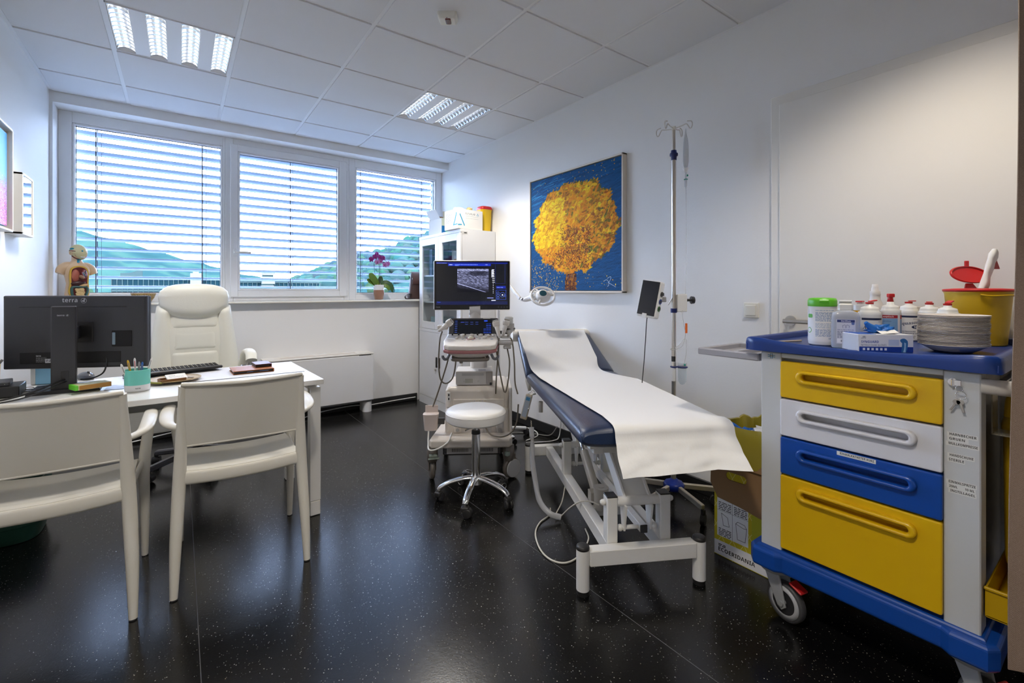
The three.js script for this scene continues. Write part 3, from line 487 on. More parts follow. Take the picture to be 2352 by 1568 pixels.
  pens.forEach(([label, c, x, z, lean, tip], i) => {
    const p = thing('pen', label, 'pen', [-0.159 + x * 0.75, DY + 0.012, -2.775 + z], 0, 'pens in the turquoise cup'); p.rotation.set(tip, 0, -lean * 0.8);
    const L = 0.118 + 0.008 * ((i * 7) % 3) - (i === 4 ? 0.015 : 0);
    mesh('barrel', [cyl(0.004, 0.0045, L, 0, 0, 0, 12), cyl(0.0045, 0.002, 0.008, 0, L, 0, 12)], mat(c, 0.35), p);
    mesh('clip', [cbox(0.0025, 0.03, 0.002, 0, L - 0.02, 0.0055)], i === 2 ? M.red : M.midGrey, p);
  });
  // plate with box of cards
  const brass = mat([0.42, 0.28, 0.12], 0.35, { metalness: 0.6 });
  const pl = thing('plate', 'shallow round golden brown dish on the desk pad', 'dish', [-0.02, DY + 0.0025, -2.94]);
  mesh('dish', [lathe([[0, 0.003], [0.07, 0.003], [0.1, 0.009], [0.115, 0.012], [0.116, 0.015], [0.1, 0.013], [0.07, 0.006], [0, 0.006]], 48)], mat([0.50, 0.38, 0.22], 0.3), pl);
  mesh('rim_line', [torus(0.108, 0.0012, 0, 0.0148, 0, 48, 6)], brass, pl);
  const bxp = thing('card_tray', 'brown wooden card tray standing in the dish', 'tray', [-0.03, DY + 0.009, -2.89], 0.25);
  mesh('tray_body', [cbox(0.105, 0.003, 0.07, 0, 0.0015, 0), cbox(0.105, 0.018, 0.004, 0, 0.009, 0.034), cbox(0.105, 0.018, 0.004, 0, 0.009, -0.034), cbox(0.004, 0.018, 0.07, -0.0505, 0.009, 0), cbox(0.004, 0.018, 0.07, 0.0505, 0.009, 0)], mat([0.22, 0.10, 0.03], 0.4), bxp);
  const cardTex = canvas(256, 160, (x, w, h) => { x.fillStyle = '#f0eeea'; x.fillRect(0, 0, w, h); text(x, 'MEDICO', 30, 60, 22, '#666'); lines(x, 30, 80, 190, 3, 18, 5, '#999'); });
  const cards = thing('card_stack', 'small stack of white business cards leaning in the tray', 'cards', [-0.012, DY + 0.012, -2.89], 0.25);
  const cs = mesh('cards', [rot(cbox(0.085, 0.008, 0.054, 0, 0, 0, 0.0006), 0.32, 0, 0).translate(0, 0.018, 0)], M.paper, cards);
  mesh('card_print', [rot(panel(0.083, 0.052), -PI / 2 + 0.32).translate(0, 0.0223, 0.0013)], printed(cardTex, 0.7), cs);
  solo('pen', 'olive green pen lying over the edge of the dish', 'pen', [bar([-0.135, DY + 0.02, -2.86], [-0.07, DY + 0.013, -2.835], 0.0045)], mat([0.30, 0.28, 0.05], 0.4));
  solo('pen', 'thin metal pen lying in the dish', 'pen', [bar([0.0, DY + 0.0135, -2.99], [0.06, DY + 0.0135, -2.92], 0.0035)], M.satin);
  // tablet case, phone
  const tan = mat([0.36, 0.13, 0.035], 0.45, { bumpMap: rep(leatherBump, 8), bumpScale: 0.0003 });
  const tb = thing('tablet_case', 'tan leather tablet case lying on the desk pad', 'case', [0.34, DY + 0.0025, -3.035], 0.03);
  mesh('cover', [cbox(0.205, 0.004, 0.175, 0, 0.018, 0, 0.002), cbox(0.205, 0.004, 0.175, 0, 0.002, 0, 0.002), cbox(0.006, 0.02, 0.175, 0.1, 0.01, 0, 0.003)], tan, tb);
  mesh('tablet', [cbox(0.192, 0.01, 0.165, -0.002, 0.01, 0.003, 0.003)], M.black, tb);
  for (const [w, x] of [[0.045, 0.05], [0.03, -0.02]]) mesh('edge_print', [box(w, 0.004, 0.001, x, 0.01, 0.0865)], mat([0.10, 0.14, 0.25], 0.4), tb);
  const ph = thing('phone_case', 'dark red leather phone case lying on the tablet case', 'phone', [0.395, DY + 0.0225, -3.075], 0.05);
  mesh('cover', [cbox(0.085, 0.003, 0.13, 0, 0.0175, 0, 0.0014), cbox(0.085, 0.003, 0.13, 0, 0.0015, 0, 0.0014), cbox(0.005, 0.018, 0.13, 0.041, 0.0095, 0, 0.002)], mat([0.14, 0.035, 0.03], 0.4), ph);
  mesh('phone', [cbox(0.076, 0.013, 0.122, -0.003, 0.0095, 0.003, 0.003)], M.black, ph);

  // cartons and small things round the stand
  const gp = thing('small_carton', 'flat yellow green carton lying on the monitor stand base', 'box', [-0.335, DY + 0.0165, -2.885], 0.42);
  mesh('carton', [cbox(0.13, 0.022, 0.075, 0, 0.011, 0, 0.001)], mat([0.62, 0.58, 0.30], 0.6), gp);
  mesh('green_end', [cbox(0.012, 0.0225, 0.0755, -0.06, 0.0112, 0, 0.001)], mat([0.15, 0.62, 0.03], 0.5), gp);
  mesh('orange_side', [box(0.115, 0.02, 0.0008, 0.007, 0.011, 0.0379)], mat([0.50, 0.24, 0.05], 0.6), gp);
  const bt = thing('set_top_box', 'black network box at the left end of the desk', 'box', [-0.672, DY, -2.985], 0.05);
  mesh('case', [cbox(0.195, 0.046, 0.16, 0, 0.0255, 0, 0.003)], mat([0.018, 0.018, 0.02], 0.35), bt);
  mesh('foot', [cbox(0.18, 0.003, 0.14, 0, 0.0015, 0)], M.blackRubber, bt);
  const b2 = thing('drive_case', 'flat dark grey drive lying on the black network box', 'box', [-0.687, DY + 0.0485, -2.99], 0.12);
  mesh('case', [cbox(0.15, 0.018, 0.13, 0, 0.009, 0, 0.003)], mat([0.05, 0.05, 0.055], 0.4), b2);
  mesh('status_light', [cbox(0.003, 0.003, 0.002, 0.06, 0.009, 0.0655)], mat([0.5, 0.6, 0.5], 0.4), b2);
  const yc = thing('pen_cup', 'yellow pen cup cut off by the left picture edge', 'cup', [-0.683, DY + 0.067, -2.99]);
  mesh('cup_body', [lathe([[0, 0.001], [0.036, 0.001], [0.038, 0.075], [0.036, 0.075], [0.034, 0.005], [0, 0.005]], 32)], mat([0.72, 0.52, 0.01], 0.4), yc);
  solo('pen', 'black marker standing in the yellow cup', 'pen', [bar([-0.675, DY + 0.08, -2.985], [-0.652, DY + 0.165, -2.975], 0.006)], M.black);
  solo('pen', 'grey pen leaning in the yellow cup', 'pen', [bar([-0.69, DY + 0.08, -2.99], [-0.64, DY + 0.16, -3.0], 0.005)], M.midGrey);
  const fr = thing('photo_frame', 'dark photo frame leaning at the wall on the desk', 'frame', [-0.735, DY, -3.12], PI / 2 - 0.35);
  mesh('frame', [rot(cbox(0.17, 0.2, 0.012, 0, 0.1, 0, 0.002), -0.22)], M.darkGrey, fr);
  mesh('photo', [rot(panel(0.145, 0.175, 0, 0.1, 0.0066), -0.22)], mat([0.02, 0.02, 0.025], 0.2), fr);
  const mk = thing('face_mask_pack', 'pale blue face masks in a clear pack behind the monitor', 'masks', [-0.535, DY, -3.235], -0.2);
  mesh('pack', [rbox(0.09, 0.09, 0.03, 0.008, 0, 0.045, 0)], mat([0.30, 0.60, 0.82], 0.8), mk);
  mesh('pack_edge', [rbox(0.02, 0.092, 0.034, 0.006, -0.05, 0.046, 0)], M.whitePlastic, mk);
  solo('glasses_case', 'grey glasses lying on papers left of the monitor stand', 'glasses', [...[-0.03, 0.03].map((d) => rot(torus(0.022, 0.0016, 0, 0, 0, 20, 6), 0.3).translate(-0.545 + d * 0.8, DY + 0.012, -3.03 + d * 0.3)), bar([-0.58, DY + 0.012, -3.04], [-0.5, DY + 0.02, -2.96], 0.0016)], M.darkGrey).name = 'reading_glasses';
  solo('paper_sheet', 'white paper sheets beside the monitor base', 'paper', [cbox(0.2, 0.0018, 0.14, -0.56, DY + 0.0012, -3.06, 0.0005).applyMatrix4(new THREE.Matrix4())], M.paper);
  // waste bin
  const green = mat([0.014, 0.055, 0.04], 0.4);
  const wb = thing('waste_bin', 'dark green plastic waste bin under the desk', 'bin', [-0.655, 0, -3.29]);
  mesh('bin_body', loft([[0.115, 0.003, 0.14], [0.13, 0.075, 0.155], [0.128, 0.079, 0.153], [0.133, 0.083, 0.158], [0.135, 0.2, 0.16], [0.137, 0.29, 0.165], [0.129, 0.29, 0.157], [0.125, 0.1, 0.15], [0.11, 0.02, 0.13]].map(([rx, y, rz]) => oval(0, y, 0, rx - 0.018, rz, 36, 3))), green, wb);
  mesh('handle', [tube([[0.1, 0.155, 0.1], [0.142, 0.13, 0.05], [0.142, 0.13, -0.05], [0.1, 0.155, -0.1]], 0.008, 30)], green, wb);
}
// ---------------------------------------------------------------- window board, left wall, fan coil, cabinet
{
  // fan coil unit under the window
  const fcMat = mat([0.77, 0.77, 0.77], 0.4);
  const fc = thing('fan_coil_unit', 'low white fan coil heater below the window', 'heater', [1.09, 0, -4.61]);
  mesh('front_panel', [cbox(0.966, 0.45, 0.02, 0, 0.345, 0.082, 0.004), cbox(0.012, 0.45, 0.03, 0.482, 0.345, 0.072, 0.003)], fcMat, fc);
  mesh('body', [cbox(0.97, 0.46, 0.165, 0, 0.345, -0.012, 0.004)], fcMat, fc);
  mesh('top_cover', [cbox(0.98, 0.012, 0.045, 0, 0.582, 0.067, 0.003), cbox(0.98, 0.012, 0.03, 0, 0.582, -0.09, 0.003), cbox(0.15, 0.012, 0.12, -0.415, 0.582, 0, 0.003), cbox(0.15, 0.012, 0.12, 0.415, 0.582, 0, 0.003)], mat([0.72, 0.70, 0.66], 0.4), fc);
  for (let k = 0; k < 6; k++) mesh('grille_bar', [cbox(0.69, 0.01, 0.008, 0, 0.581, -0.064 + k * 0.02, 0.001)], mat([0.62, 0.58, 0.54], 0.4), fc);
  mesh('switch_slot', [cbox(0.12, 0.006, 0.003, 0.4, 0.572, 0.0925)], M.black, fc);
  mesh('vent_gap', [cbox(0.95, 0.014, 0.15, 0, 0.108, -0.01)], M.midGrey, fc);
  for (const s of [-1, 1]) mesh('foot', [cyl(0.045, 0.045, 0.1, s * 0.435, 0, 0.035, 24), cbox(0.09, 0.1, 0.08, s * 0.435, 0.05, -0.01)], fcMat, fc);
  solo('wall_cable', 'white cable running along the skirting below the window', 'cable', [tube([[-0.3, 0.02, -4.66], [0.1, 0.05, -4.69], [0.5, 0.035, -4.65], [0.8, 0.012, -4.56], [1.1, 0.03, -4.68], [1.4, 0.045, -4.69], [1.6, 0.03, -4.68], [1.85, 0.035, -4.69], [2.1, 0.04, -4.69]], 0.005, 120)], M.whitePlastic).name = 'white_cable';

  // bowl
  const stone = canvas(256, 128, (x, w, h) => { x.fillStyle = '#a58a55'; x.fillRect(0, 0, w, h); for (let i = 0; i < 1800; i++) { x.fillStyle = ['#6b4f22', '#c7b07a', '#8a3f1c', '#d8c89a', '#4a3a1c'][i % 5]; x.fillRect(rnd(0, w), rnd(0, h), rnd(1, 4), rnd(1, 4)); } });
  stone.wrapS = THREE.RepeatWrapping;
  solo('planter_bowl', 'speckled brown stone bowl on the window board behind the monitor', 'bowl', [lathe([[0, 0.002], [0.045, 0.002], [0.07, 0.04], [0.083, 0.078], [0.078, 0.078], [0.064, 0.04], [0.04, 0.01], [0, 0.01]], 36, -0.235, 1.111, -4.76)], mat(0xffffff, 0.7, { map: rep(stone, 3, 1) }));

  // anatomy torso
  const skin = mat([0.62, 0.42, 0.25], 0.4), yellowFat = mat([0.58, 0.36, 0.04], 0.4), skull = mat([0.62, 0.55, 0.30], 0.4), teal = mat([0.0, 0.22, 0.30], 0.35), dkred = mat([0.10, 0.006, 0.008], 0.35), lungM = mat([0.36, 0.09, 0.05], 0.45), liver = mat([0.045, 0.012, 0.012], 0.3), gut = mat([0.62, 0.44, 0.20], 0.4), colon = mat([0.03, 0.09, 0.08], 0.4);
  const to = thing('anatomy_torso', 'anatomical torso model with open organs on the window board', 'anatomy model', [-0.632, 1.111, -4.77], 0.42);
  const L = [[0, 0.066, 0.05], [0.05, 0.07, 0.052], [0.11, 0.064, 0.047], [0.15, 0.059, 0.043], [0.2, 0.068, 0.047], [0.245, 0.08, 0.05], [0.275, 0.078, 0.047], [0.295, 0.062, 0.04], [0.31, 0.04, 0.034], [0.325, 0.03, 0.03], [0.36, 0.028, 0.029]];
  mesh('body', loft(L.map(([y, a, b]) => oval(0, y, 0, a, b, 36, 2.4))), skin, to);
  for (const s of [-1, 1]) mesh('shoulder', taper([[s * 0.03, 0.292, 0], [s * 0.06, 0.282, 0], [s * 0.084, 0.258, 0.002], [s * 0.098, 0.226, 0.004]], (k) => [0.02 + 0.013 * Math.sin(PI * Math.min(1, k * 0.75 + 0.1)), 0.02 + 0.011 * Math.sin(PI * Math.min(1, k * 0.75 + 0.1))], 16, 20), skin, to);
  const plate = (pts, z, m, name, d = 0.014) => mesh(name, [extr(new THREE.Shape(curveOf(pts.map(([x, y]) => [x * 1.22, y, 0]), true).getPoints(60).map((p) => new THREE.Vector2(p.x, p.y))), d, 0.003).translate(0, 0, z)], m, to);
  plate([[0, 0.285], [0.036, 0.27], [0.046, 0.22], [0.045, 0.15], [0.05, 0.09], [0.036, 0.05], [0, 0.035], [-0.036, 0.05], [-0.05, 0.09], [-0.045, 0.15], [-0.046, 0.22], [-0.036, 0.27]], 0.035, yellowFat, 'cavity_rim', 0.018);
  plate([[0, 0.276], [0.03, 0.262], [0.038, 0.22], [0.037, 0.15], [0.042, 0.09], [0.03, 0.055], [0, 0.042], [-0.03, 0.055], [-0.042, 0.09], [-0.037, 0.15], [-0.038, 0.22], [-0.03, 0.262]], 0.047, dkred, 'cavity', 0.009);
  mesh('lung', [ball(1, -0.019, 0.212, 0.053, 0.02, 0.046, 0.016, 20)], lungM, to);
  mesh('lung', [ball(1, 0.022, 0.222, 0.052, 0.017, 0.04, 0.014, 20)], mat([0.16, 0.008, 0.012], 0.35), to);
  for (let k = 0; k < 7; k++) mesh('vessel', [tube([[0.01, 0.235, 0.062], [0.018 + 0.004 * (k % 3), 0.225 + 0.01 * (k - 3) / 2, 0.066], [0.024 + 0.004 * (k % 2), 0.224 + 0.03 * (k - 3) / 3, 0.064]], 0.0016, 10, false, 5)], k % 2 ? teal : mat([0.5, 0.3, 0.3], 0.4), to);
  mesh('heart', [rot(ball(1, 0, 0, 0, 0.012, 0.018, 0.012, 16), 0, 0, 0.5).translate(0.008, 0.2, 0.064)], mat([0.26, 0.13, 0.06], 0.4), to);
  mesh('liver', [rot(ball(1, 0, 0, 0, 0.036, 0.018, 0.016, 20), 0, 0, 0.18).translate(-0.006, 0.155, 0.054)], liver, to);
  mesh('stomach', [rot(ball(1, 0, 0, 0, 0.022, 0.011, 0.012, 18), 0, 0, 0.3).translate(0.02, 0.139, 0.056)], mat([0.58, 0.35, 0.16], 0.4), to);
  mesh('colon', [tube([[-0.033, 0.06, 0.056], [-0.037, 0.09, 0.058], [-0.034, 0.122, 0.058], [0, 0.126, 0.06], [0.034, 0.122, 0.058], [0.037, 0.09, 0.058], [0.03, 0.062, 0.056]], 0.0075, 60, false, 10)], colon, to);
  const gp = []; for (let k = 0; k < 40; k++) { const r = k / 40; gp.push([0.024 * Math.sin(k * 1.7) * (0.6 + 0.4 * Math.sin(k * 0.9)), 0.062 + 0.05 * r + 0.004 * Math.cos(k * 2.3), 0.062 + 0.003 * Math.sin(k * 3.1)]); }
  mesh('intestine', [tube(gp, 0.0058, 240, false, 8)], gut, to);
  mesh('throat', [cyl(0.017, 0.014, 0.055, 0, 0.285, 0.016, 16)], dkred, to);
  mesh('larynx', [ball(1, 0, 0.315, 0.031, 0.009, 0.013, 0.006, 14)], teal, to);
  mesh('trachea', [cyl(0.006, 0.006, 0.035, 0, 0.275, 0.032, 12)], mat([0.55, 0.3, 0.22], 0.4), to);
  const hd = new THREE.Group(); hd.name = 'head'; hd.position.set(0.0, 0.325, 0.004); hd.rotation.y = 0.75; hd.scale.setScalar(1.12); to.add(hd);
  const headG = (() => { const g = new THREE.SphereGeometry(1, 40, 30), p = g.attributes.position; for (let i = 0; i < p.count; i++) { let x = p.getX(i), y = p.getY(i), z = p.getZ(i); let w = 0.037, h = 0.054, d = 0.048; let yy = y * h, zz = z * d, xx = x * w; if (y < -0.1) { const k = (-y - 0.1) / 0.9; xx *= 1 - 0.42 * k; if (z < 0) zz *= 1 - 0.55 * k; else zz = zz * (1 - 0.12 * k) + 0.008 * k; } if (z > 0.75 && Math.abs(x) < 0.25 && y > -0.35 && y < 0.12) zz += 0.009 * (1 - Math.abs(x) / 0.25) * (1 - Math.abs(y + 0.18) / 0.3); if (z > 0.5 && Math.abs(y - 0.08) < 0.13 && Math.abs(Math.abs(x) - 0.38) < 0.2) zz -= 0.004; p.setXYZ(i, xx, yy + 0.058, zz + 0.006); } g.computeVertexNormals(); return prep(g); })();
  mesh('skull', [headG], skull, hd);
  mesh('face_half', [ball(1, 0.007, 0.055, 0.012, 0.031, 0.05, 0.043, 24)], mat([0.50, 0.20, 0.12], 0.45), hd);
  const onSide = (pts, r, m, n) => mesh(n, [tube(pts, r, 30, false, 8)], m, hd);
  mesh('brain_window', [ball(1, -0.0185, 0.078, -0.006, 0.0175, 0.011, 0.023, 18)], teal, hd);
  onSide([[-0.0285, 0.066, -0.026], [-0.0355, 0.065, -0.006], [-0.034, 0.063, 0.014]], 0.0032, dkred, 'sinus');
  mesh('eye', [ball(1, -0.0205, 0.066, 0.043, 0.006, 0.006, 0.005, 14)], teal, hd);
  onSide([[-0.0215, 0.026, 0.034], [-0.015, 0.024, 0.043], [-0.006, 0.024, 0.048]], 0.0035, M.whitePlastic, 'teeth');
  mesh('ear', [rot(torus(0.008, 0.0028, 0, 0, 0, 18, 8), 0, 0, PI / 2).scale(1, 1.3, 1).translate(-0.037, 0.05, -0.012)], skin, hd);
  onSide([[-0.026, 0.032, -0.014], [-0.026, 0.018, 0.004], [-0.021, 0.009, 0.026]], 0.0032, dkred, 'jaw_muscle');
  mesh('tongue_root', [ball(1, -0.018, 0.006, 0.022, 0.008, 0.004, 0.014, 12)], teal, hd);

  for (const c of to.children) if (['lung', 'vessel', 'heart', 'liver', 'stomach', 'colon', 'intestine'].includes(c.name)) c.scale.x = 1.2;
  // potted orchid
  const petalM = mat([0.34, 0.015, 0.30], 0.6, { transmission: 0.25, thickness: 0 }), paleP = mat([0.58, 0.25, 0.55], 0.6, { transmission: 0.3, thickness: 0 }), leafM = mat([0.10, 0.19, 0.012], 0.4), leafD = mat([0.035, 0.10, 0.025], 0.4), stemM = mat([0.03, 0.04, 0.02], 0.6);
  const oz = -4.775, or = thing('potted_orchid', 'purple orchid in a white and brown pot on the window board', 'plant', [1.72, 1.111, oz]);
  const pot = mesh('pot', [lathe([[0, 0.003], [0.045, 0.003], [0.054, 0.06], [0.056, 0.105], [0.0555, 0.1055]], 40)], mat([0.32, 0.16, 0.10], 0.2, { clearcoat: 0.6 }), or);
  mesh('white_rim', [lathe([[0.056, 0.105], [0.0555, 0.16], [0.052, 0.16], [0.05, 0.13], [0, 0.13]], 40)], mat([0.75, 0.74, 0.72], 0.25), pot);
  mesh('soil', [cyl(0.05, 0.05, 0.01, 0, 0.125, 0, 24)], mat([0.05, 0.03, 0.02], 1), or);
  const leafS = (pts, w, m) => mesh('leaf', slab(8, 16, (u, v) => { const c = curveOf(pts), p = c.getPoint(v), d = c.getTangent(v), s = V(0, 0.35, 1).cross(d).normalize(), k = Math.sin(PI * Math.min(1, 0.12 + v * 0.88)) ** 0.55; return p.addScaledVector(s, (u - 0.5) * w * k).add(V(0, 0.006 * (2 * u - 1) ** 2, 0)).toArray(); }, 0.003), m, or);
  leafS([[-0.01, 0.14, 0.01], [-0.05, 0.2, 0.02], [-0.09, 0.25, 0.02], [-0.112, 0.27, 0.02]], 0.075, leafM);
  leafS([[-0.01, 0.14, 0], [-0.06, 0.175, 0.01], [-0.1, 0.195, 0.01], [-0.13, 0.213, 0.01]], 0.055, leafM);
  leafS([[0.01, 0.14, 0], [0.025, 0.18, -0.02], [0.03, 0.22, -0.03], [0.035, 0.25, -0.03]], 0.06, leafD);
  leafS([[0.01, 0.14, 0], [0.06, 0.185, 0.01], [0.12, 0.165, 0.02], [0.165, 0.1, 0.02]], 0.04, leafD);
  leafS([[0.01, 0.14, 0.01], [0.07, 0.16, 0.02], [0.12, 0.12, 0.03], [0.143, 0.072, 0.03]], 0.045, leafD);
  leafS([[0.02, 0.14, 0.02], [0.06, 0.145, 0.035], [0.09, 0.12, 0.04], [0.097, 0.095, 0.04]], 0.045, leafM);
  mesh('stem', [tube([[-0.02, 0.13, 0], [-0.045, 0.28, 0.005], [-0.055, 0.38, 0.01], [-0.045, 0.43, 0.015]], 0.002, 30)], stemM, or);
  mesh('stem', [tube([[0.0, 0.13, 0], [0.004, 0.3, 0], [0.004, 0.42, 0.005], [0.0, 0.46, 0.012]], 0.003, 30)], stemM, or);
  mesh('stem', [tube([[0.012, 0.13, 0], [0.02, 0.3, 0], [0.018, 0.42, 0.005], [0.05, 0.44, 0.01], [0.085, 0.4, 0.012]], 0.002, 30)], stemM, or);
  for (const x of [-0.018, 0.006]) mesh('support_clip', [bar([x, 0.13, 0.012], [x + 0.004, 0.175, 0.014], 0.0025)], mat([0.55, 0.42, 0.2], 0.6), or);
  const petal = (w, l) => merge(slab(6, 8, (u, v) => [(u - 0.5) * w * Math.sin(PI * (0.08 + 0.88 * v)) ** 0.6, l * v, 0.006 * Math.sin(PI * v) - 0.004 * (2 * u - 1) ** 2], 0.0012));
  const wide = petal(0.034, 0.03), narrow = petal(0.021, 0.031);
  [[-0.088, 0.428, 0.02, petalM, 0.1], [-0.048, 0.455, 0.024, petalM, -0.1], [-0.03, 0.398, 0.026, paleP, 0.3], [0.002, 0.452, 0.028, petalM, 0.0], [-0.026, 0.482, 0.016, petalM, 0.5], [0.04, 0.446, 0.022, petalM, 0.4], [0.062, 0.375, 0.018, paleP, -0.6], [0.093, 0.385, 0.015, paleP, -0.9], [0.012, 0.412, 0.02, paleP, 0.2]].forEach(([x, y, z, m, tilt]) => {
    const f = new THREE.Group(); f.name = 'flower'; f.position.set(x, y, z); f.rotation.set(-0.1, tilt, tilt * 0.4); or.add(f);
    for (let k = 0; k < 5; k++) { const p = mesh('petal', k === 1 || k === 4 ? wide : narrow, m, f); p.rotation.z = k * 2 * PI / 5; p.position.z = k === 1 || k === 4 ? 0.002 : 0; }
    mesh('lip', [ball(1, 0, -0.005, 0.007, 0.006, 0.009, 0.006, 10), ball(0.003, 0, 0.002, 0.009)], mat([0.25, 0.01, 0.10], 0.5), f);
  });

  // leather bag behind the cabinet
  const brown = mat([0.05, 0.018, 0.009], 0.45, { bumpMap: rep(leatherBump, 6), bumpScale: 0.0015 });
  const bag = thing('leather_bag', 'dark brown leather bag on the window board beside the cabinet', 'bag', [2.165, 1.115, -4.775]);
  mesh('bag_body', loft([[0.105, 0, 0.055], [0.11, 0.04, 0.058], [0.1, 0.12, 0.05], [0.09, 0.2, 0.04], [0.084, 0.27, 0.028], [0.08, 0.285, 0.02]].map(([a, y, b]) => oval(0.0, y, 0, a, b, 32, 3))), brown, bag);
  mesh('flap', slab(10, 14, (u, v) => [(u - 0.5) * 0.168, 0.302 - 0.13 * v * v - 0.006 * v, -0.02 + 0.075 * Math.sin(v * PI * 0.55)], 0.005), mat([0.075, 0.026, 0.012], 0.45), bag);
  mesh('strap', slab(4, 30, (u, v) => { const c = curveOf([[-0.09, 0.05, 0.04], [-0.13, 0.055, 0.05], [-0.17, 0.035, 0.055], [-0.165, 0.008, 0.06], [-0.12, 0.006, 0.06], [-0.06, 0.012, 0.058]]), p = c.getPoint(v); return [p.x, p.y + (u - 0.5) * 0.006, p.z + (u - 0.5) * 0.026]; }, 0.004), mat([0.03, 0.014, 0.012], 0.5), bag);
  mesh('buckle', [rot(torus(0.009, 0.002, 0, 0, 0, 20, 6), PI / 2).translate(-0.078, 0.225, 0.05)], M.satin, bag);
  solo('paper_sheet', 'loose papers lying under the leather bag', 'paper', [cbox(0.2, 0.003, 0.12, 2.15, 1.1126, -4.77, 0.0006)], M.paper);

  // left wall: painting and small mirror box
  const art = canvas(256, 320, (x, w, h) => { const g = x.createLinearGradient(0, 0, 0, h); g.addColorStop(0, '#3f9ee0'); g.addColorStop(0.45, '#6fb0e8'); g.addColorStop(0.6, '#a48fd8'); g.addColorStop(1, '#d88ad0'); x.fillStyle = g; x.fillRect(0, 0, w, h); for (let i = 0; i < 4200; i++) { const y = h * (0.45 + 0.55 * Math.sqrt(rnd())); x.fillStyle = ['#e03a50', '#c04ac0', '#5a2a80', '#f0a0e0', '#f2f0ff', '#c82840'][i % 6]; const s = rnd(0.6, 2.6); x.fillRect(rnd(0, w), y, s, s); } });
  const frameL = mat([0.72, 0.68, 0.62], 0.45);
  const p1 = thing('painting', 'blue and pink speckled painting in pale wood frame on the left wall', 'painting', [X0, 1.80, -3.27], PI / 2);
  const fw = 0.31, fh = 0.27;
  mesh('frame', [cbox(2 * fw, 0.012, 0.05, 0, fh, 0.025), cbox(2 * fw, 0.012, 0.05, 0, -fh, 0.025), cbox(0.012, 2 * fh, 0.05, -fw, 0, 0.025), cbox(0.012, 2 * fh, 0.05, fw, 0, 0.025), box(2 * fw, 2 * fh, 0.008, 0, 0, 0.005)], frameL, p1);
  mesh('canvas', [cbox(2 * fw - 0.045, 2 * fh - 0.045, 0.022, 0, 0, 0.02)], mat([0.2, 0.35, 0.6], 0.8), p1);
  mesh('picture', [panel(2 * fw - 0.047, 2 * fh - 0.047, 0, 0, 0.0315)], printed(art, 0.6), p1);
  const mr = thing('wall_mirror', 'small mirror in a deep white box frame on the left wall', 'mirror', [X0, 1.697, -3.78], PI / 2);
  mesh('frame', [cbox(0.235, 0.014, 0.07, 0, 0.166, 0.035), cbox(0.235, 0.014, 0.07, 0, -0.166, 0.035), cbox(0.014, 0.345, 0.07, -0.1105, 0, 0.035), cbox(0.014, 0.345, 0.07, 0.1105, 0, 0.035)], mat([0.74, 0.72, 0.66], 0.4), mr);
  mesh('mirror_glass', [panel(0.21, 0.32, 0, 0, 0.066)], mat([0.92, 0.93, 0.94], 0.02, { metalness: 1 }), mr);

  // big tree painting
  const tree = canvas(1024, 960, (x, w, h) => {
    x.fillStyle = '#05497c'; x.fillRect(0, 0, w, h);
    for (let i = 0; i < 1400; i++) { const px = rnd(-40, w), py = rnd(0, h), top = py < h * 0.55; x.strokeStyle = top && px < w * 0.4 ? ['#0a74b8', '#1d90d4', '#065c9c', '#5ab4e4'][i % 4] : ['#055089', '#043a68', '#0a62a0', '#032c52'][i % 4]; x.globalAlpha = 0.35; x.lineWidth = rnd(2, 9); x.beginPath(); x.moveTo(px, py); x.quadraticCurveTo(px + 40, py - 10, px + rnd(50, 140), py - rnd(0, 34)); x.stroke(); }
    x.globalAlpha = 1;
    for (let i = 0; i < 420; i++) { x.fillStyle = ['#3a1a12', '#5a2c12', '#7a4414', '#a86a10'][i % 4]; const py = rnd(h * 0.78, h * 1.0); x.fillRect(w * 0.485 + rnd(-62, 62) * (0.8 + (py / h - 0.78)), py, rnd(4, 22), rnd(5, 26)); }
    const cols = [['#eb9a06', '#e08804', '#cf7608', '#d99a08'], ['#f4c40c', '#f0d81c', '#e0a808', '#c08008'], ['#a86a08', '#7a5c10', '#565a18', '#904e0a']];
    const R = (a) => 1 + 0.02 * Math.sin(a * 5) + 0.03 * Math.sin(a * 11 + 1) + 0.03 * Math.sin(a * 17);
    for (let i = 0; i < 9000; i++) {
      const a = rnd(0, 2 * PI), r = Math.sqrt(rnd()) * R(a), px = w * 0.505 + Math.cos(a) * r * w * 0.455, py = h * 0.47 + Math.sin(a) * r * h * 0.365;
      const bright = px < w * 0.42 && py > h * 0.2 && py < h * 0.62 ? 1 : (px > w * 0.72 && rnd() < 0.35) || rnd() < 0.14 ? 2 : rnd() < 0.2 ? 1 : 0;
      x.fillStyle = cols[bright][i % 4]; x.globalAlpha = 0.8; x.save(); x.translate(px, py); x.rotate(rnd(-1.4, 0.4)); x.beginPath(); x.ellipse(0, 0, rnd(6, 40), rnd(3, 14), 0, 0, 7); x.fill(); x.restore();
    }
    x.globalAlpha = 0.8;
    for (let i = 0; i < 520; i++) { const b = rnd() < 0.6, px = w * (b ? 0.55 + rnd(-0.16, 0.16) : 0.4 + rnd(-0.16, 0.3)), py = h * (b ? 0.58 + rnd(-0.12, 0.12) : 0.74 + rnd(-0.07, 0.07)); x.strokeStyle = ['#40160c', '#5c2410', '#7a3a10'][i % 3]; x.lineWidth = rnd(2, 7); x.beginPath(); x.moveTo(px, py); x.quadraticCurveTo(px + rnd(-20, 20), py + rnd(-20, 20), px + rnd(-34, 34), py + rnd(-30, 30)); x.stroke(); }
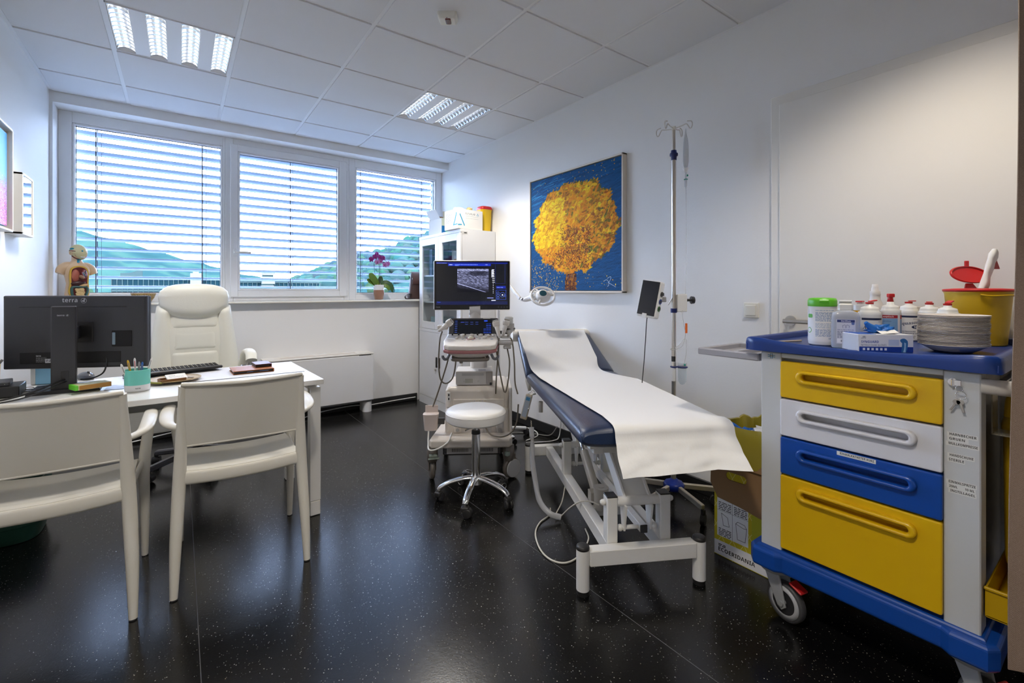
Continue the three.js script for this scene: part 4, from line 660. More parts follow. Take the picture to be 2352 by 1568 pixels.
    for (let i = 0; i < 480; i++) { const a = rnd(0, 2 * PI), r = Math.sqrt(rnd()) * 0.95, px = w * 0.51 + Math.cos(a) * r * w * 0.42, py = h * 0.46 + Math.sin(a) * r * h * 0.38; x.strokeStyle = ['#f8e23a', '#f8b81a', '#f09a10', '#e8d020'][i % 4]; x.globalAlpha = 0.7; x.lineWidth = rnd(1, 4); x.beginPath(); x.moveTo(px, py); x.quadraticCurveTo(px + rnd(-10, 10), py - 14, px + rnd(-6, 22), py - rnd(10, 44)); x.stroke(); }
    x.globalAlpha = 1;
    for (let i = 0; i < 340; i++) { const low = rnd() < 0.7; x.fillStyle = i % 3 ? '#f0a820' : '#f4cc30'; x.beginPath(); const px = low ? rnd(0, w * 0.36) : rnd(0, w), py = low ? rnd(h * 0.72, h) : i % 2 ? rnd(0, h * 0.12) : rnd(h * 0.85, h); x.ellipse(px, py, rnd(1, 5), rnd(1, 5), 0, 0, 7); x.fill(); }
    x.strokeStyle = '#c8d4e0'; x.lineWidth = 3; x.beginPath(); x.moveTo(w * 0.84, h * 0.93); x.bezierCurveTo(w * 0.88, h * 0.89, w * 0.9, h * 0.97, w * 0.87, h * 0.97); x.moveTo(w * 0.87, h * 0.91); x.bezierCurveTo(w * 0.93, h * 0.87, w * 0.9, h * 0.93, w * 0.88, h * 0.94); x.lineTo(w * 0.95, h * 0.975); x.stroke();
  });
  const pt = thing('painting', 'large blue painting with a yellow tree above the examination bed', 'painting', [X1, 1.68, -2.627], -PI / 2);
  const W2 = 0.522, H2 = 0.487, fwood = mat([0.74, 0.67, 0.58], 0.5);
  mesh('frame', [cbox(2 * W2, 0.012, 0.045, 0, H2 - 0.006, 0.0235), cbox(2 * W2, 0.012, 0.045, 0, -H2 + 0.006, 0.0235), cbox(0.012, 2 * H2, 0.045, -W2 + 0.006, 0, 0.0235), cbox(0.012, 2 * H2, 0.045, W2 - 0.006, 0, 0.0235), box(2 * W2 - 0.01, 2 * H2 - 0.01, 0.006, 0, 0, 0.004)], fwood, pt);
  mesh('canvas', [cbox(2 * W2 - 0.036, 2 * H2 - 0.036, 0.03, 0, 0, 0.022)], mat([0.02, 0.08, 0.15], 0.8), pt);
  const reliefTex = dataTex(256, 256, (x, y) => 128 + 90 * nz(x / 7, y / 4, 3) + 40 * nz(x / 3, y / 2, 8));
  mesh('picture', [panel(2 * W2 - 0.037, 2 * H2 - 0.037, 0, 0, 0.0375)], mat(0xffffff, 0.6, { specularIntensity: 0.35, map: tree, bumpMap: rep(reliefTex, 2), bumpScale: 0.0025 }), pt);

  // tall white cabinet in the corner
  const cm = mat([0.77, 0.77, 0.765], 0.3);
  const cb = thing('metal_cabinet', 'tall white metal cabinet with glass upper doors in the corner', 'cabinet', [2.13, 0, -4.2], 0);   // front faces -x
  mesh('carcass', [span(0.02, 0.39, 0, 1.79, 0.44, 0.455), span(0.02, 0.39, 0, 1.79, -0.455, -0.44), span(0.02, 0.39, 1.765, 1.79, -0.44, 0.44), span(0.37, 0.39, 0.02, 1.765, -0.44, 0.44), span(0.02, 0.39, 0, 0.1, -0.44, 0.44), span(0.02, 0.37, 0.79, 0.81, -0.44, 0.44), span(0, 0.02, 0, 0.085, -0.455, 0.455), span(0, 0.02, 1.762, 1.79, -0.455, 0.455), span(0, 0.02, 0.776, 0.806, -0.455, 0.455)], cm, cb);
  mesh('name_plate', [box(0.06, 0.028, 0.001, 0.045, 1.755, 0.4556)], mat([0.62, 0.61, 0.58], 0.5), cb);
  mesh('barcode_strip', [box(0.03, 0.009, 0.001, 0.052, 1.755, 0.4566)], M.black, cb);
  for (const y of [1.08, 1.36]) mesh('shelf', [span(0.03, 0.37, y, y + 0.012, -0.44, 0.44)], cm, cb);
  const doorF = (z0, z1, hz) => {
    const d = mesh('glass_door', [span(0, 0.018, 0.808, 1.76, z0, z0 + 0.075, 0.002), span(0, 0.018, 0.808, 1.76, z1 - 0.075, z1, 0.002), span(0, 0.018, 0.808, 0.882, z0 + 0.075, z1 - 0.075, 0.002), span(0, 0.018, 1.688, 1.76, z0 + 0.075, z1 - 0.075, 0.002)], cm, cb);
    mesh('pane', [rot(panel(z1 - z0 - 0.15, 0.806), 0, -PI / 2).translate(0.009, 1.285, (z0 + z1) / 2)], mat([0.82, 0.88, 0.90], 0.0, { transmission: 1, thickness: 0, ior: 1.55 }), d);
    const s = mesh('door', [span(0, 0.018, 0.088, 0.773, z0, z1, 0.002)], cm, cb);
    mesh('handle', [cbox(0.014, 0.105, 0.02, -0.006, 0.475, hz, 0.002)], M.black, s);
  };
  doorF(-0.452, -0.002, -0.03); doorF(0.002, 0.452, 0.03);
  mesh('key', [cbox(0.012, 0.02, 0.018, -0.02, 0.4, -0.03, 0.002), cbox(0.003, 0.03, 0.008, -0.02, 0.376, -0.03)], M.satin, cb);
  const inC = (name, label, gs, m, cat = 'box') => { const o = solo(name, label, cat, gs, m); o.position.set(2.13, 0, -4.2); return o; };
  const scrib = canvas(128, 128, (x, w, h) => { x.fillStyle = '#9a744c'; x.fillRect(0, 0, w, h); x.strokeStyle = '#2a1a10'; x.lineWidth = 4; for (let r = 0; r < 3; r++) { x.beginPath(); for (let i = 0; i < 9; i++) x.lineTo(14 + i * 11, 34 + r * 32 + (i % 2 ? -12 : 8) * (0.6 + 0.4 * Math.sin(i * r))); x.stroke(); } });
  inC('carton', 'small brown carton with handwriting behind the cabinet glass', [rbox(0.12, 0.15, 0.13, 0.003, 0.14, 1.448, 0.25)], printed(scrib, 0.8));
  inC('paper_roll', 'white paper roll standing on the top shelf in the cabinet', [cyl(0.055, 0.055, 0.24, 0.17, 1.373, 0.09, 28)], M.paper, 'roll');
  inC('carton', 'purple and white carton on the top cabinet shelf', [cbox(0.16, 0.06, 0.12, 0.14, 1.403, 0.36)], mat([0.30, 0.24, 0.42], 0.6));
  inC('carton', 'white carton with grey print on the middle cabinet shelf', [cbox(0.14, 0.16, 0.1, 0.12, 1.173, 0.1)], mat([0.68, 0.68, 0.66], 0.6));
  inC('carton', 'grey carton on the middle cabinet shelf', [cbox(0.18, 0.11, 0.16, 0.15, 1.148, 0.3)], mat([0.34, 0.36, 0.38], 0.6));
  inC('carton', 'red carton at the bottom of the glass part', [cbox(0.15, 0.07, 0.2, 0.13, 0.846, 0.28)], mat([0.50, 0.06, 0.05], 0.6));
  inC('plastic_tub', 'pale teal plastic tub at the bottom of the left glass door', [cbox(0.2, 0.12, 0.16, 0.16, 0.871, -0.22, 0.008)], mat([0.16, 0.34, 0.40], 0.4), 'tub');
  inC('binder', 'dark blue binder on the top shelf of the left glass door', [cbox(0.24, 0.28, 0.07, 0.18, 1.513, -0.3)], mat([0.03, 0.06, 0.14], 0.5), 'binder');

  // on top of the cabinet
  const futA = canvas(512, 320, (x, w, h) => { x.fillStyle = '#e8e6e2'; x.fillRect(0, 0, w, h); x.strokeStyle = '#1f96bb'; x.lineWidth = 20; x.lineCap = 'round'; x.beginPath(); x.moveTo(40, 84); x.lineTo(130, 262); x.stroke(); x.beginPath(); x.moveTo(-10, 262); x.lineTo(70, 256); x.stroke(); text(x, 'FUTURLAB', 148, 80, 44, '#5c6468', 'normal'); x.lineWidth = 6; x.beginPath(); x.moveTo(384, 82); x.lineTo(408, 46); x.lineTo(424, 82); x.lineTo(394, 82); x.stroke(); lines(x, 160, 104, 260, 1, 10, 4, '#9aa'); lines(x, 160, 140, 260, 1, 10, 4, '#9aa'); });
  const futB = canvas(256, 320, (x, w, h) => { x.fillStyle = '#e6e6e6'; x.fillRect(0, 0, w, h); x.strokeStyle = '#1f96bb'; x.lineWidth = 16; x.lineCap = 'round'; x.beginPath(); x.moveTo(232, 60); x.quadraticCurveTo(226, 130, 180, 254); x.lineTo(256, 250); x.stroke(); lines(x, 30, 60, 120, 9, 18, 6, '#9a9aa0'); });
  const fb = thing('carton', 'white carton with blue triangle print on top of the cabinet', 'box', [2.236, 1.79, -3.872], 0.05);
  mesh('carton_body', [cbox(0.285, 0.185, 0.24, 0, 0.0935, 0, 0.003)], mat([0.79, 0.78, 0.76], 0.7), fb);
  mesh('front_print', [panel(0.28, 0.18, 0, 0.0935, 0.1206)], printed(futA, 0.7), fb);
  mesh('side_print', [panel(0.235, 0.18, -0.1431, 0.0935, 0, -PI / 2)], printed(futB, 0.7), fb);
  solo('crumpled_paper', 'crumpled white tissue on the white carton', 'tissue', [(() => { const g = mergeVertices(new THREE.IcosahedronGeometry(1, 3).deleteAttribute('normal').deleteAttribute('uv')), p = g.attributes.position; for (let i = 0; i < p.count; i++) { const q = 1 + 0.5 * nz(p.getX(i) * 3, p.getY(i) * 3, p.getZ(i) * 3); p.setXYZ(i, p.getX(i) * 0.055 * q, p.getY(i) * 0.018 * q + 0.02, p.getZ(i) * 0.05 * q); } g.computeVertexNormals(); return prep(g).translate(2.19, 1.975, -3.88); })()], M.paper);
  const foil = solo('sweet_wrapper', 'crumpled yellow and white wrapper on the white carton', 'wrapper', [(() => { const g = mergeVertices(new THREE.IcosahedronGeometry(1, 3).deleteAttribute('normal').deleteAttribute('uv')), p = g.attributes.position; for (let i = 0; i < p.count; i++) { const q = 1 + 0.6 * nz(p.getX(i) * 4 + 3, p.getY(i) * 4, p.getZ(i) * 4); p.setXYZ(i, p.getX(i) * 0.03 * q, p.getY(i) * 0.022 * q + 0.022, p.getZ(i) * 0.03 * q); } g.computeVertexNormals(); return prep(g).translate(2.29, 1.975, -3.85); })()], mat([0.66, 0.50, 0.20], 0.4)); foil.name = 'crumpled_wrapper';
  const nat = canvas(256, 320, (x, w, h) => { x.fillStyle = '#e4e0d6'; x.fillRect(0, 0, w, h); x.fillStyle = '#1a72c0'; x.fillRect(0, 160, w, 160); x.fillStyle = '#12665f'; x.fillRect(110, 14, 146, 50); text(x, 'M5', 122, 54, 38, '#e8f4f0'); text(x, 'NATSRL', 70, 130, 48, '#6a6a68', 'normal'); });
  const nb = thing('carton', 'open white and blue carton with flaps on top of the cabinet', 'box', [2.235, 1.79, -4.3], 0.06);
  mesh('carton_body', [cbox(0.19, 0.003, 0.26, 0, 0.003, 0), cbox(0.19, 0.155, 0.004, 0, 0.079, 0.128), cbox(0.19, 0.155, 0.004, 0, 0.079, -0.128), cbox(0.004, 0.155, 0.256, -0.093, 0.079, 0), cbox(0.004, 0.155, 0.256, 0.093, 0.079, 0)], mat([0.76, 0.75, 0.72], 0.75), nb);
  mesh('front_print', [panel(0.186, 0.152, 0, 0.079, 0.1306)], printed(nat, 0.7), nb);
  mesh('flap', [rot(cbox(0.004, 0.1, 0.2, 0, 0.05, 0), 0, 0, 0.55).translate(-0.094, 0.156, 0)], M.paper, nb);
  mesh('flap', [rot(cbox(0.16, 0.075, 0.003, 0, 0.037, 0), -0.15).translate(0.01, 0.156, 0.12)], mat([0.6, 0.58, 0.52], 0.8), nb);
  mesh('flap', [rot(cbox(0.18, 0.06, 0.003, 0, 0.03, 0), -0.1).translate(0, 0.156, -0.128)], M.card, nb);
  const gn = thing('carton', 'flat green edged carton between the two cartons on the cabinet', 'box', [2.27, 1.79, -4.08], 0.06);
  mesh('carton_body', [cbox(0.21, 0.17, 0.05, -0.005, 0.0855, 0)], mat([0.10, 0.55, 0.08], 0.6), gn);
  const sb = thing('sharps_bin', 'tall yellow sharps bin with red lid beside the white carton', 'sharps bin', [2.451, 1.79, -3.835]);
  const yel = mat([0.75, 0.48, 0.004], 0.4);
  mesh('bin_body', loft([[0.052, 0.001], [0.054, 0.01], [0.063, 0.205], [0.066, 0.21], [0.066, 0.22]].map(([r, y]) => oval(0, y, 0, r, r, 32, 3.5))), yel, sb);
  mesh('lid', loft([[0.067, 0.216], [0.068, 0.22], [0.067, 0.236], [0.06, 0.246], [0.05, 0.25]].map(([r, y]) => oval(0, y, 0, r, r, 32, 3.5))), M.red, sb);
}
// ---------------------------------------------------------------- ultrasound machine, examination lamp, stool
{
  const body = mat([0.66, 0.61, 0.55], 0.35), bodyW = mat([0.73, 0.70, 0.66], 0.35), taupe = mat([0.13, 0.115, 0.10], 0.4), grey = mat([0.42, 0.41, 0.40], 0.4), cableM = mat([0.16, 0.14, 0.11], 0.5), pink = mat([0.36, 0.15, 0.16], 0.35), bluegrey = mat([0.17, 0.18, 0.21], 0.35);
  const us = thing('ultrasound_machine', 'beige ultrasound machine with large screen on wheels beside the bed', 'ultrasound machine', [1.52, 0, -2.54], -0.576);
  // platform and housing
  mesh('platform', [lying(extr([[-0.262, -0.03], [-0.245, -0.06], [0.248, -0.06], [0.266, -0.03], [0.255, 0.3], [0.22, 0.5], [-0.19, 0.5], [-0.225, 0.3]], 0.055, 0.014, 4)).translate(0, 0.212, 0)], body, us);
  mesh('skirt', [cbox(0.38, 0.07, 0.42, 0.01, 0.178, -0.22, 0.01)], M.darkGrey, us);
  const vent = mesh('vent_panel', [cbox(0.33, 0.045, 0.01, 0.01, 0.18, -0.005, 0.002)], grey, us);
  for (let k = 0; k < 40; k++) if (k < 16 || k > 23) mesh('vent_slot', [box(0.003, 0.022, 0.002, -0.12 + k * 0.0067, 0.182, 0.001)], M.black, vent);
  const hb = mesh('housing', [rbox(0.43, 0.31, 0.42, 0.035, 0.04, 0.41, -0.32, 4), rbox(0.43, 0.2, 0.4, 0.03, 0.04, 0.33, -0.29, 4)], body, us);
  mesh('front_panel', [rbox(0.34, 0.19, 0.012, 0.02, 0.05, 0.39, -0.108)], body, hb);
  mesh('side_panel', [rbox(0.022, 0.33, 0.4, 0.01, 0.262, 0.395, -0.31)], bodyW, hb);
  mesh('socket_panel', [cbox(0.022, 0.06, 0.004, -0.15, 0.5, -0.109), ], M.whitePlastic, hb);
  for (const y of [0.514, 0.488]) mesh('socket', [cbox(0.008, 0.016, 0.003, -0.15, y, -0.1068)], M.black, hb);
  mesh('drive_slot', [cbox(0.02, 0.1, 0.004, -0.152, 0.385, -0.11), ], grey, hb);
  for (let k = 0; k < 5; k++) mesh('status_light', [cbox(0.003, 0.004, 0.002, 0.02 + k * 0.018, 0.473, -0.1015)], mat([[0.1, 0.2, 0.5], [0.5, 0.35, 0.1], [0.1, 0.35, 0.1]][k % 3], 0.4), hb);
  mesh('port_bay', [cbox(0.33, 0.09, 0.01, 0.05, 0.305, -0.104)], grey, us);
  for (const x of [-0.09, 0.03, 0.11, 0.19]) { const p = mesh('probe_port', [rbox(0.05, 0.085, 0.03, 0.012, x, 0.306, -0.09)], x < -0.05 ? body : mat([0.5, 0.49, 0.48], 0.35), us); mesh('port_latch', [rot(cyl(0.012, 0.012, 0.006, 0, 0, 0, 16), PI / 2).translate(x, 0.29, -0.075)], grey, p); }
  // wheels
  for (const [x, z, t] of [[-0.245, 0.01, 0.25], [0.245, 0.01, -0.9], [-0.2, -0.44, 0], [0.21, -0.44, 0.3]]) {
    const g = new THREE.Group(); g.name = 'caster'; g.position.set(x, 0, z); g.rotation.y = t; us.add(g);
    mesh('wheel', [rot(lathe([[0, -0.014], [0.05, -0.016], [0.063, -0.012], [0.066, 0], [0.063, 0.012], [0.05, 0.016], [0, 0.014]], 36), 0, 0, PI / 2).translate(0, 0.066, -0.02)], taupe, g);
    mesh('fork', [lathe([[0, 0.215], [0.034, 0.215], [0.036, 0.16], [0.03, 0.12], [0.015, 0.12]], 24), cbox(0.006, 0.1, 0.05, 0.021, 0.11, -0.015, 0.003), cbox(0.006, 0.1, 0.05, -0.021, 0.11, -0.015, 0.003)], taupe, g);
    if (z > 0 && x < 0) mesh('brake_pedal', [rbox(0.05, 0.016, 0.04, 0.005, 0, 0.168, 0.045), rbox(0.07, 0.006, 0.02, 0.003, 0, 0.158, 0.07)], mat([0.20, 0.24, 0.21], 0.4), g);
    if (z > 0 && x > 0) { mesh('hub_cap', [rot(cyl(0.058, 0.055, 0.006, 0, 0, 0, 32), 0, 0, -PI / 2).translate(0.024, 0.066, -0.02)], mat([0.42, 0.43, 0.45], 0.35), g); mesh('brake_pedal', [rbox(0.03, 0.03, 0.03, 0.008, 0.02, 0.17, 0.03)], mat([0.24, 0.30, 0.27], 0.4), g); }
  }
  // column, console
  mesh('column', [rbox(0.12, 0.34, 0.1, 0.03, 0.045, 0.7, -0.32)], bodyW, us);
  const con = new THREE.Group(); con.name = 'console'; con.position.set(0.0, 0.865, 0.0); con.rotation.x = 0.16; us.add(con);
  const planF = [[-0.172, 0.02], [-0.16, 0.125], [-0.13, 0.15], [0, 0.162], [0.13, 0.15], [0.16, 0.125], [0.174, 0.02], [0.168, -0.17], [-0.155, -0.17]].map(([x, z]) => [x, -z]);
  mesh('console_top', [lying(extr(planF, 0.032, 0.01, 4)).translate(0, 0.0, 0)], bodyW, con);
  mesh('colour_band', [lying(extr(planF.map(([x, y]) => [x * 1.025, y * 1.02]), 0.022, 0.009, 4)).translate(0, -0.02, 0)], pink, con);
  mesh('underside', loft([[0.97, -0.018], [0.9, -0.035], [0.72, -0.055], [0.5, -0.062]].map(([k, y]) => Array.from({ length: 32 }, (_, i) => { const t = -i / 32 * 2 * PI; return [0.172 * k * Math.sign(Math.cos(t)) * Math.abs(Math.cos(t)) ** 0.6, y, 0.0 + 0.155 * k * Math.sign(Math.sin(t)) * Math.abs(Math.sin(t)) ** 0.7]; })).reverse()), body, con);
  const knob = (x, z, r, h, m) => mesh('knob', [lathe([[0, h], [r * 0.85, h], [r, h * 0.75], [r, 0], [0, 0]], 20, x, 0.032, z)], m, con);
  for (let k = 0; k < 7; k++) knob(-0.125 + k * 0.0415, -0.103, 0.0055, 0.014, M.black);
  for (const x of [-0.055, 0.005, 0.065]) knob(x, -0.078, 0.013, 0.014, bodyW);
  knob(0.088, -0.018, 0.013, 0.014, bodyW); knob(0.115, -0.055, 0.01, 0.014, bodyW); knob(0.145, -0.07, 0.009, 0.014, bodyW);
  mesh('trackball', [ball(0.022, 0.0, 0.03, -0.015, 1, 0.9, 1, 20)], mat([0.72, 0.68, 0.55], 0.2), con);
  mesh('trackball_ring', [torus(0.027, 0.003, 0.0, 0.033, -0.015, 32, 8)], pink, con);
  for (let k = 0; k < 14; k++) { const a = k / 14 * 2 * PI; mesh('button', [cbox(0.012, 0.004, 0.009, 0.058 * Math.cos(a), 0.0335, -0.015 + 0.042 * Math.sin(a), 0.0015)], k % 3 ? bodyW : mat([0.45, 0.52, 0.60], 0.4), con); }
  for (const [x, z] of [[-0.078, -0.05], [-0.09, -0.03], [-0.092, -0.008]]) knob(x, z, 0.008, 0.01, bodyW);
  for (let k = 0; k < 5; k++) mesh('button', [cbox(0.016, 0.003, 0.006, 0.135, 0.0335, -0.035 + k * 0.013, 0.001)], k === 3 ? mat([0.2, 0.35, 0.6], 0.4) : bodyW, con);
  mesh('touch_pad', [cbox(0.05, 0.0015, 0.045, -0.128, 0.0328, -0.02, 0.0006)], mat([0.68, 0.65, 0.60], 0.3), con);
  // touch screen
  const ui = canvas(512, 256, (x, w, h) => { x.fillStyle = '#04060c'; x.fillRect(0, 0, w, h); const b = (px, py, a, c) => { x.fillStyle = c; x.fillRect(px, py, a, 12); }; for (let r = 0; r < 7; r++) { b(14, 20 + r * 32, 34, '#2b3c78'); if (r < 2) for (let c = 0; c < 3; c++) { b(150 + c * 70, 40 + r * 34, 40, '#25336a'); } } for (let r = 0; r < 6; r++) for (let c = 0; c < 3; c++) if (c > 0 || r > 2) b(400 + c * 36, 70 + r * 30, 30, r % 2 ? '#1d3aa0' : '#16307c'); x.fillStyle = '#2b50e0'; x.fillRect(408, 14, 46, 18); b(90, 40, 50, '#2a3a90'); });
  const ts = new THREE.Group(); ts.name = 'touch_screen'; ts.position.set(0.012, 0.905, -0.115); ts.rotation.x = -0.68; us.add(ts);
  mesh('bezel', [rbox(0.335, 0.158, 0.022, 0.008, 0, 0.072, -0.012)], M.darkGrey, ts);
  mesh('back_shell', [rbox(0.345, 0.168, 0.02, 0.008, 0, 0.072, -0.022)], bodyW, ts);
  mesh('screen', [panel(0.258, 0.122, -0.004, 0.074, -0.0004)], mat(0x0a0a10, 0.12, { map: ui, emissiveMap: ui, emissive: 0xffffff, emissiveIntensity: 0.5 }), ts);
  mesh('sticker', [box(0.05, 0.007, 0.0006, 0.09, 0.146, -0.0006)], M.whitePlastic, ts);
  // main display
  const scr = canvas(1024, 640, (x, w, h) => {
    x.fillStyle = '#07080d'; x.fillRect(0, 0, w, h);
    x.fillStyle = '#11248a'; x.fillRect(170, 22, 610, 34); x.fillStyle = '#0a1458'; x.fillRect(0, 0, w, 22); text(x, 'Altmedica Healthcare', 8, 18, 15, '#8aa0ff', 'normal'); text(x, 'Canon', 186, 42, 15, '#dfe6ff'); text(x, 'KS15072017 1026-12-20 Surname, Name 04 Mar 54', 268, 40, 14, '#9ab0ff', 'normal'); text(x, 'Abdomen', 268, 54, 12, '#9ab0ff', 'normal'); text(x, '10:42', 700, 40, 14, '#cfd8ff', 'normal');
    const gx = 300, gy = 100, gw = 450, gh = 350, id = x.createImageData(gw, gh);
    for (let j = 0; j < gh; j++) for (let i = 0; i < gw; i++) { const t = j / gh, s = i / gw; let v = 0.34 + 0.5 * nz(i / 70 + j / 34, (j - 0.32 * i) / 7, 1) + 0.28 * nz(i / 20, (j - 0.3 * i) / 3, 5); v *= Math.max(0, 1 - Math.max(0, t - 0.55 - s * 0.2) * 3.2); const d = ((s - 0.68) / 0.36) ** 2 + ((t - 0.19) / 0.12) ** 2; if (d < 1) v *= 0.35 + 0.4 * d; const line = Math.abs(t - (0.62 + s * 0.42)); if (line < 0.018) v += 0.7 * (1 - line / 0.018); if (t < 0.1) v += 0.45 * Math.max(0, Math.sin(t * 120)); v = Math.max(0, Math.min(1, v * 0.95)); const o = (j * gw + i) * 4; id.data[o] = v * 205; id.data[o + 1] = v * 212; id.data[o + 2] = Math.min(255, v * 255 + 8); id.data[o + 3] = 255; }
    x.putImageData(id, gx, gy);
    for (let k = 0; k < 14; k++) { x.fillStyle = '#e8ecff'; x.fillRect(806 + (k > 7 ? 4 : -10 + k), 108 + k * 27, k < 8 ? 34 : 12, 5); }
    lines(x, 790, 120, 34, 7, 16, 7, '#dfe4ff');
    x.strokeStyle = '#1c2c80'; x.lineWidth = 2; x.strokeRect(846, 20, 140, 300); x.fillStyle = '#0c1a70'; x.fillRect(858, 356, 138, 40); text(x, 'Preset   Probe', 870, 384, 14, '#a8b8ff', 'normal');
    x.strokeStyle = '#2f56e0'; x.strokeRect(858, 420, 140, 140); x.strokeStyle = '#5f84ff'; for (const [px, py, r] of [[884, 462, 16], [884, 500, 16], [884, 538, 16], [948, 490, 34], [984, 506, 14]]) { x.beginPath(); x.arc(px, py, r, 0, 7); x.stroke(); } x.fillStyle = '#c8d4ff'; x.fillRect(940, 484, 16, 18); x.fillStyle = '#9aa8ff'; x.fillRect(728, 536, 90, 5); x.fillStyle = '#070d30'; x.fillRect(0, 588, w, 52); text(x, 'Frozen', 16, 606, 16, '#3a62ff', 'normal'); x.fillStyle = '#cfd8ff'; x.fillRect(790, 570, 60, 10);
  });
  const mn = new THREE.Group(); mn.name = 'display'; mn.position.set(0.0, 1.247, -0.25); mn.rotation.y = 0.03; us.add(mn);
  mesh('rear_case', [rbox(0.535, 0.348, 0.03, 0.012, 0, 0, -0.016)], bodyW, mn);
  mesh('bezel', [rbox(0.526, 0.34, 0.012, 0.005, 0, 0, -0.001)], mat([0.012, 0.012, 0.014], 0.3), mn);
  mesh('screen', [panel(0.498, 0.296, 0, 0.012, 0.0056)], mat(0x050508, 0.12, { map: scr, emissiveMap: scr, emissive: 0xffffff, emissiveIntensity: 0.75 }), mn);
  const canon = canvas(256, 64, (x, w, h) => { x.fillStyle = '#141416'; x.fillRect(0, 0, w, h); text(x, 'Canon', 10, 48, 50, '#b8b8ba', 'bold', 'serif'); });
  mesh('maker_mark', [panel(0.046, 0.0115, -0.228, -0.152, 0.0057)], printed(canon, 0.4), mn);
  mesh('control_bar', [cbox(0.19, 0.02, 0.003, 0.01, -0.152, 0.0055, 0.001)], M.black, mn);
  for (let k = 0; k < 4; k++) mesh('button', [rot(cyl(0.006, 0.006, 0.003, 0, 0, 0, 14), PI / 2).translate(0.185 + k * 0.02, -0.153, 0.004)], M.darkGrey, mn);
  mesh('display_stem', [cyl(0.042, 0.042, 0.09, 0.02, 0.985, -0.28, 28), rot(cyl(0.044, 0.044, 0.075, 0, -0.037, 0, 28), 0, 0, PI / 2).translate(0.02, 1.075, -0.28), cyl(0.05, 0.05, 0.16, 0.03, 0.84, -0.28, 28)], bodyW, us);
  // handle and hooks below the console
  mesh('handle', [tube([[-0.075, 0.835, -0.02], [-0.1, 0.80, 0.04], [-0.11, 0.785, 0.1], [-0.09, 0.782, 0.118], [0.0, 0.78, 0.122], [0.09, 0.782, 0.118], [0.11, 0.785, 0.1], [0.1, 0.80, 0.04], [0.075, 0.835, -0.02]], 0.011, 90), tube([[-0.09, 0.79, 0.06], [0, 0.787, 0.066], [0.09, 0.79, 0.06]], 0.008, 30)], taupe, us);
  mesh('brake_grip', [rbox(0.022, 0.016, 0.02, 0.005, -0.055, 0.768, 0.118)], taupe, us);
  for (const s of [-1, 1]) mesh('cable_hook', [tube([[s * 0.115, 0.835, 0.04], [s * 0.135, 0.8, 0.05], [s * 0.146, 0.78, 0.055], [s * 0.162, 0.777, 0.058], [s * 0.173, 0.79, 0.06], [s * 0.173, 0.8, 0.06]], 0.009, 36)], bluegrey, us);
  // probe holders and probes
  const probe = (x, y, z, tilt, roll, name = 'probe') => { const g = new THREE.Group(); g.name = name; g.position.set(x, y, z); g.rotation.set(tilt, 0, roll); us.add(g); mesh('probe_head', [rbox(0.046, 0.04, 0.03, 0.012, 0, 0.075, 0)], bodyW, g); mesh('probe_grip', [lathe([[0, 0.06], [0.016, 0.06], [0.014, 0.03], [0.012, 0], [0.009, -0.015], [0, -0.015]], 18)], bodyW, g); mesh('probe_lens', [rbox(0.036, 0.008, 0.022, 0.004, 0, 0.096, 0)], grey, g); return g; };
  mesh('probe_holder', [rbox(0.09, 0.025, 0.1, 0.01, 0.222, 0.872, -0.02), torus(0.03, 0.006, 0.225, 0.905, -0.035, 28, 8), cyl(0.034, 0.03, 0.05, 0.255, 0.94, -0.09, 24, true), rbox(0.05, 0.02, 0.04, 0.006, 0.235, 0.845, 0.01)], grey, us);
  probe(0.182, 0.92, -0.02, -0.1, 0.25); probe(0.212, 0.925, -0.065, 0.1, -0.25);
  mesh('probe_holder', [rbox(0.07, 0.03, 0.07, 0.01, -0.185, 0.97, -0.06)], bodyW, us);
  const pl = probe(-0.198, 0.955, -0.03, 0.2, -0.9);
  mesh('bottle_ring', [torus(0.036, 0.008, 0.25, 0.955, -0.1, 28, 10), cbox(0.05, 0.02, 0.03, 0.215, 0.93, -0.1)], M.darkGrey, us);
  const cables = [
    [[-0.186, 0.945, -0.03], [-0.2, 0.89, -0.02], [-0.208, 0.752, -0.02], [-0.197, 0.64, -0.02], [-0.16, 0.609, -0.02], [-0.118, 0.645, -0.02], [-0.098, 0.738, -0.01], [-0.1, 0.80, 0.0]],
    [[-0.132, 0.83, 0.01], [-0.15, 0.75, 0.0], [-0.19, 0.62, -0.02], [-0.228, 0.508, -0.05], [-0.25, 0.45, -0.06]],
    [[0.182, 0.9, -0.02], [0.175, 0.8, 0], [0.165, 0.65, 0.0], [0.162, 0.53, -0.06]],
    [[0.165, 0.82, 0], [0.185, 0.7, 0.01], [0.215, 0.56, 0.02], [0.235, 0.6, 0.02], [0.25, 0.74, 0.01], [0.235, 0.84, 0.0]],
    [[0.24, 0.91, -0.05], [0.268, 0.88, -0.02], [0.28, 0.75, 0.02], [0.284, 0.62, 0.03], [0.3, 0.55, 0.05]]];
  cables.forEach((p) => mesh('probe_cable', [tube(p, 0.0048, p.length * 12)], cableM, us));
  mesh('port_cable', [tube([[0.09, 0.31, -0.07], [0.13, 0.285, 0.02], [0.2, 0.29, 0.08], [0.26, 0.33, 0.11], [0.29, 0.4, 0.12], [0.3, 0.5, 0.11]], 0.005, 60)], cableM, us);
  // basket at the left with its cable
  const bk = mesh('side_basket', [...loft([[0.04, 0.3], [0.042, 0.31], [0.05, 0.4], [0.051, 0.405]].map(([r, y]) => oval(-0.262, y, -0.06, r, r * 0.8, 28, 4)), true)], mat([0.60, 0.52, 0.48], 0.4), us);
  mesh('basket_back', [rbox(0.085, 0.05, 0.006, 0.003, -0.262, 0.425, -0.1)], mat([0.60, 0.52, 0.48], 0.4), bk);
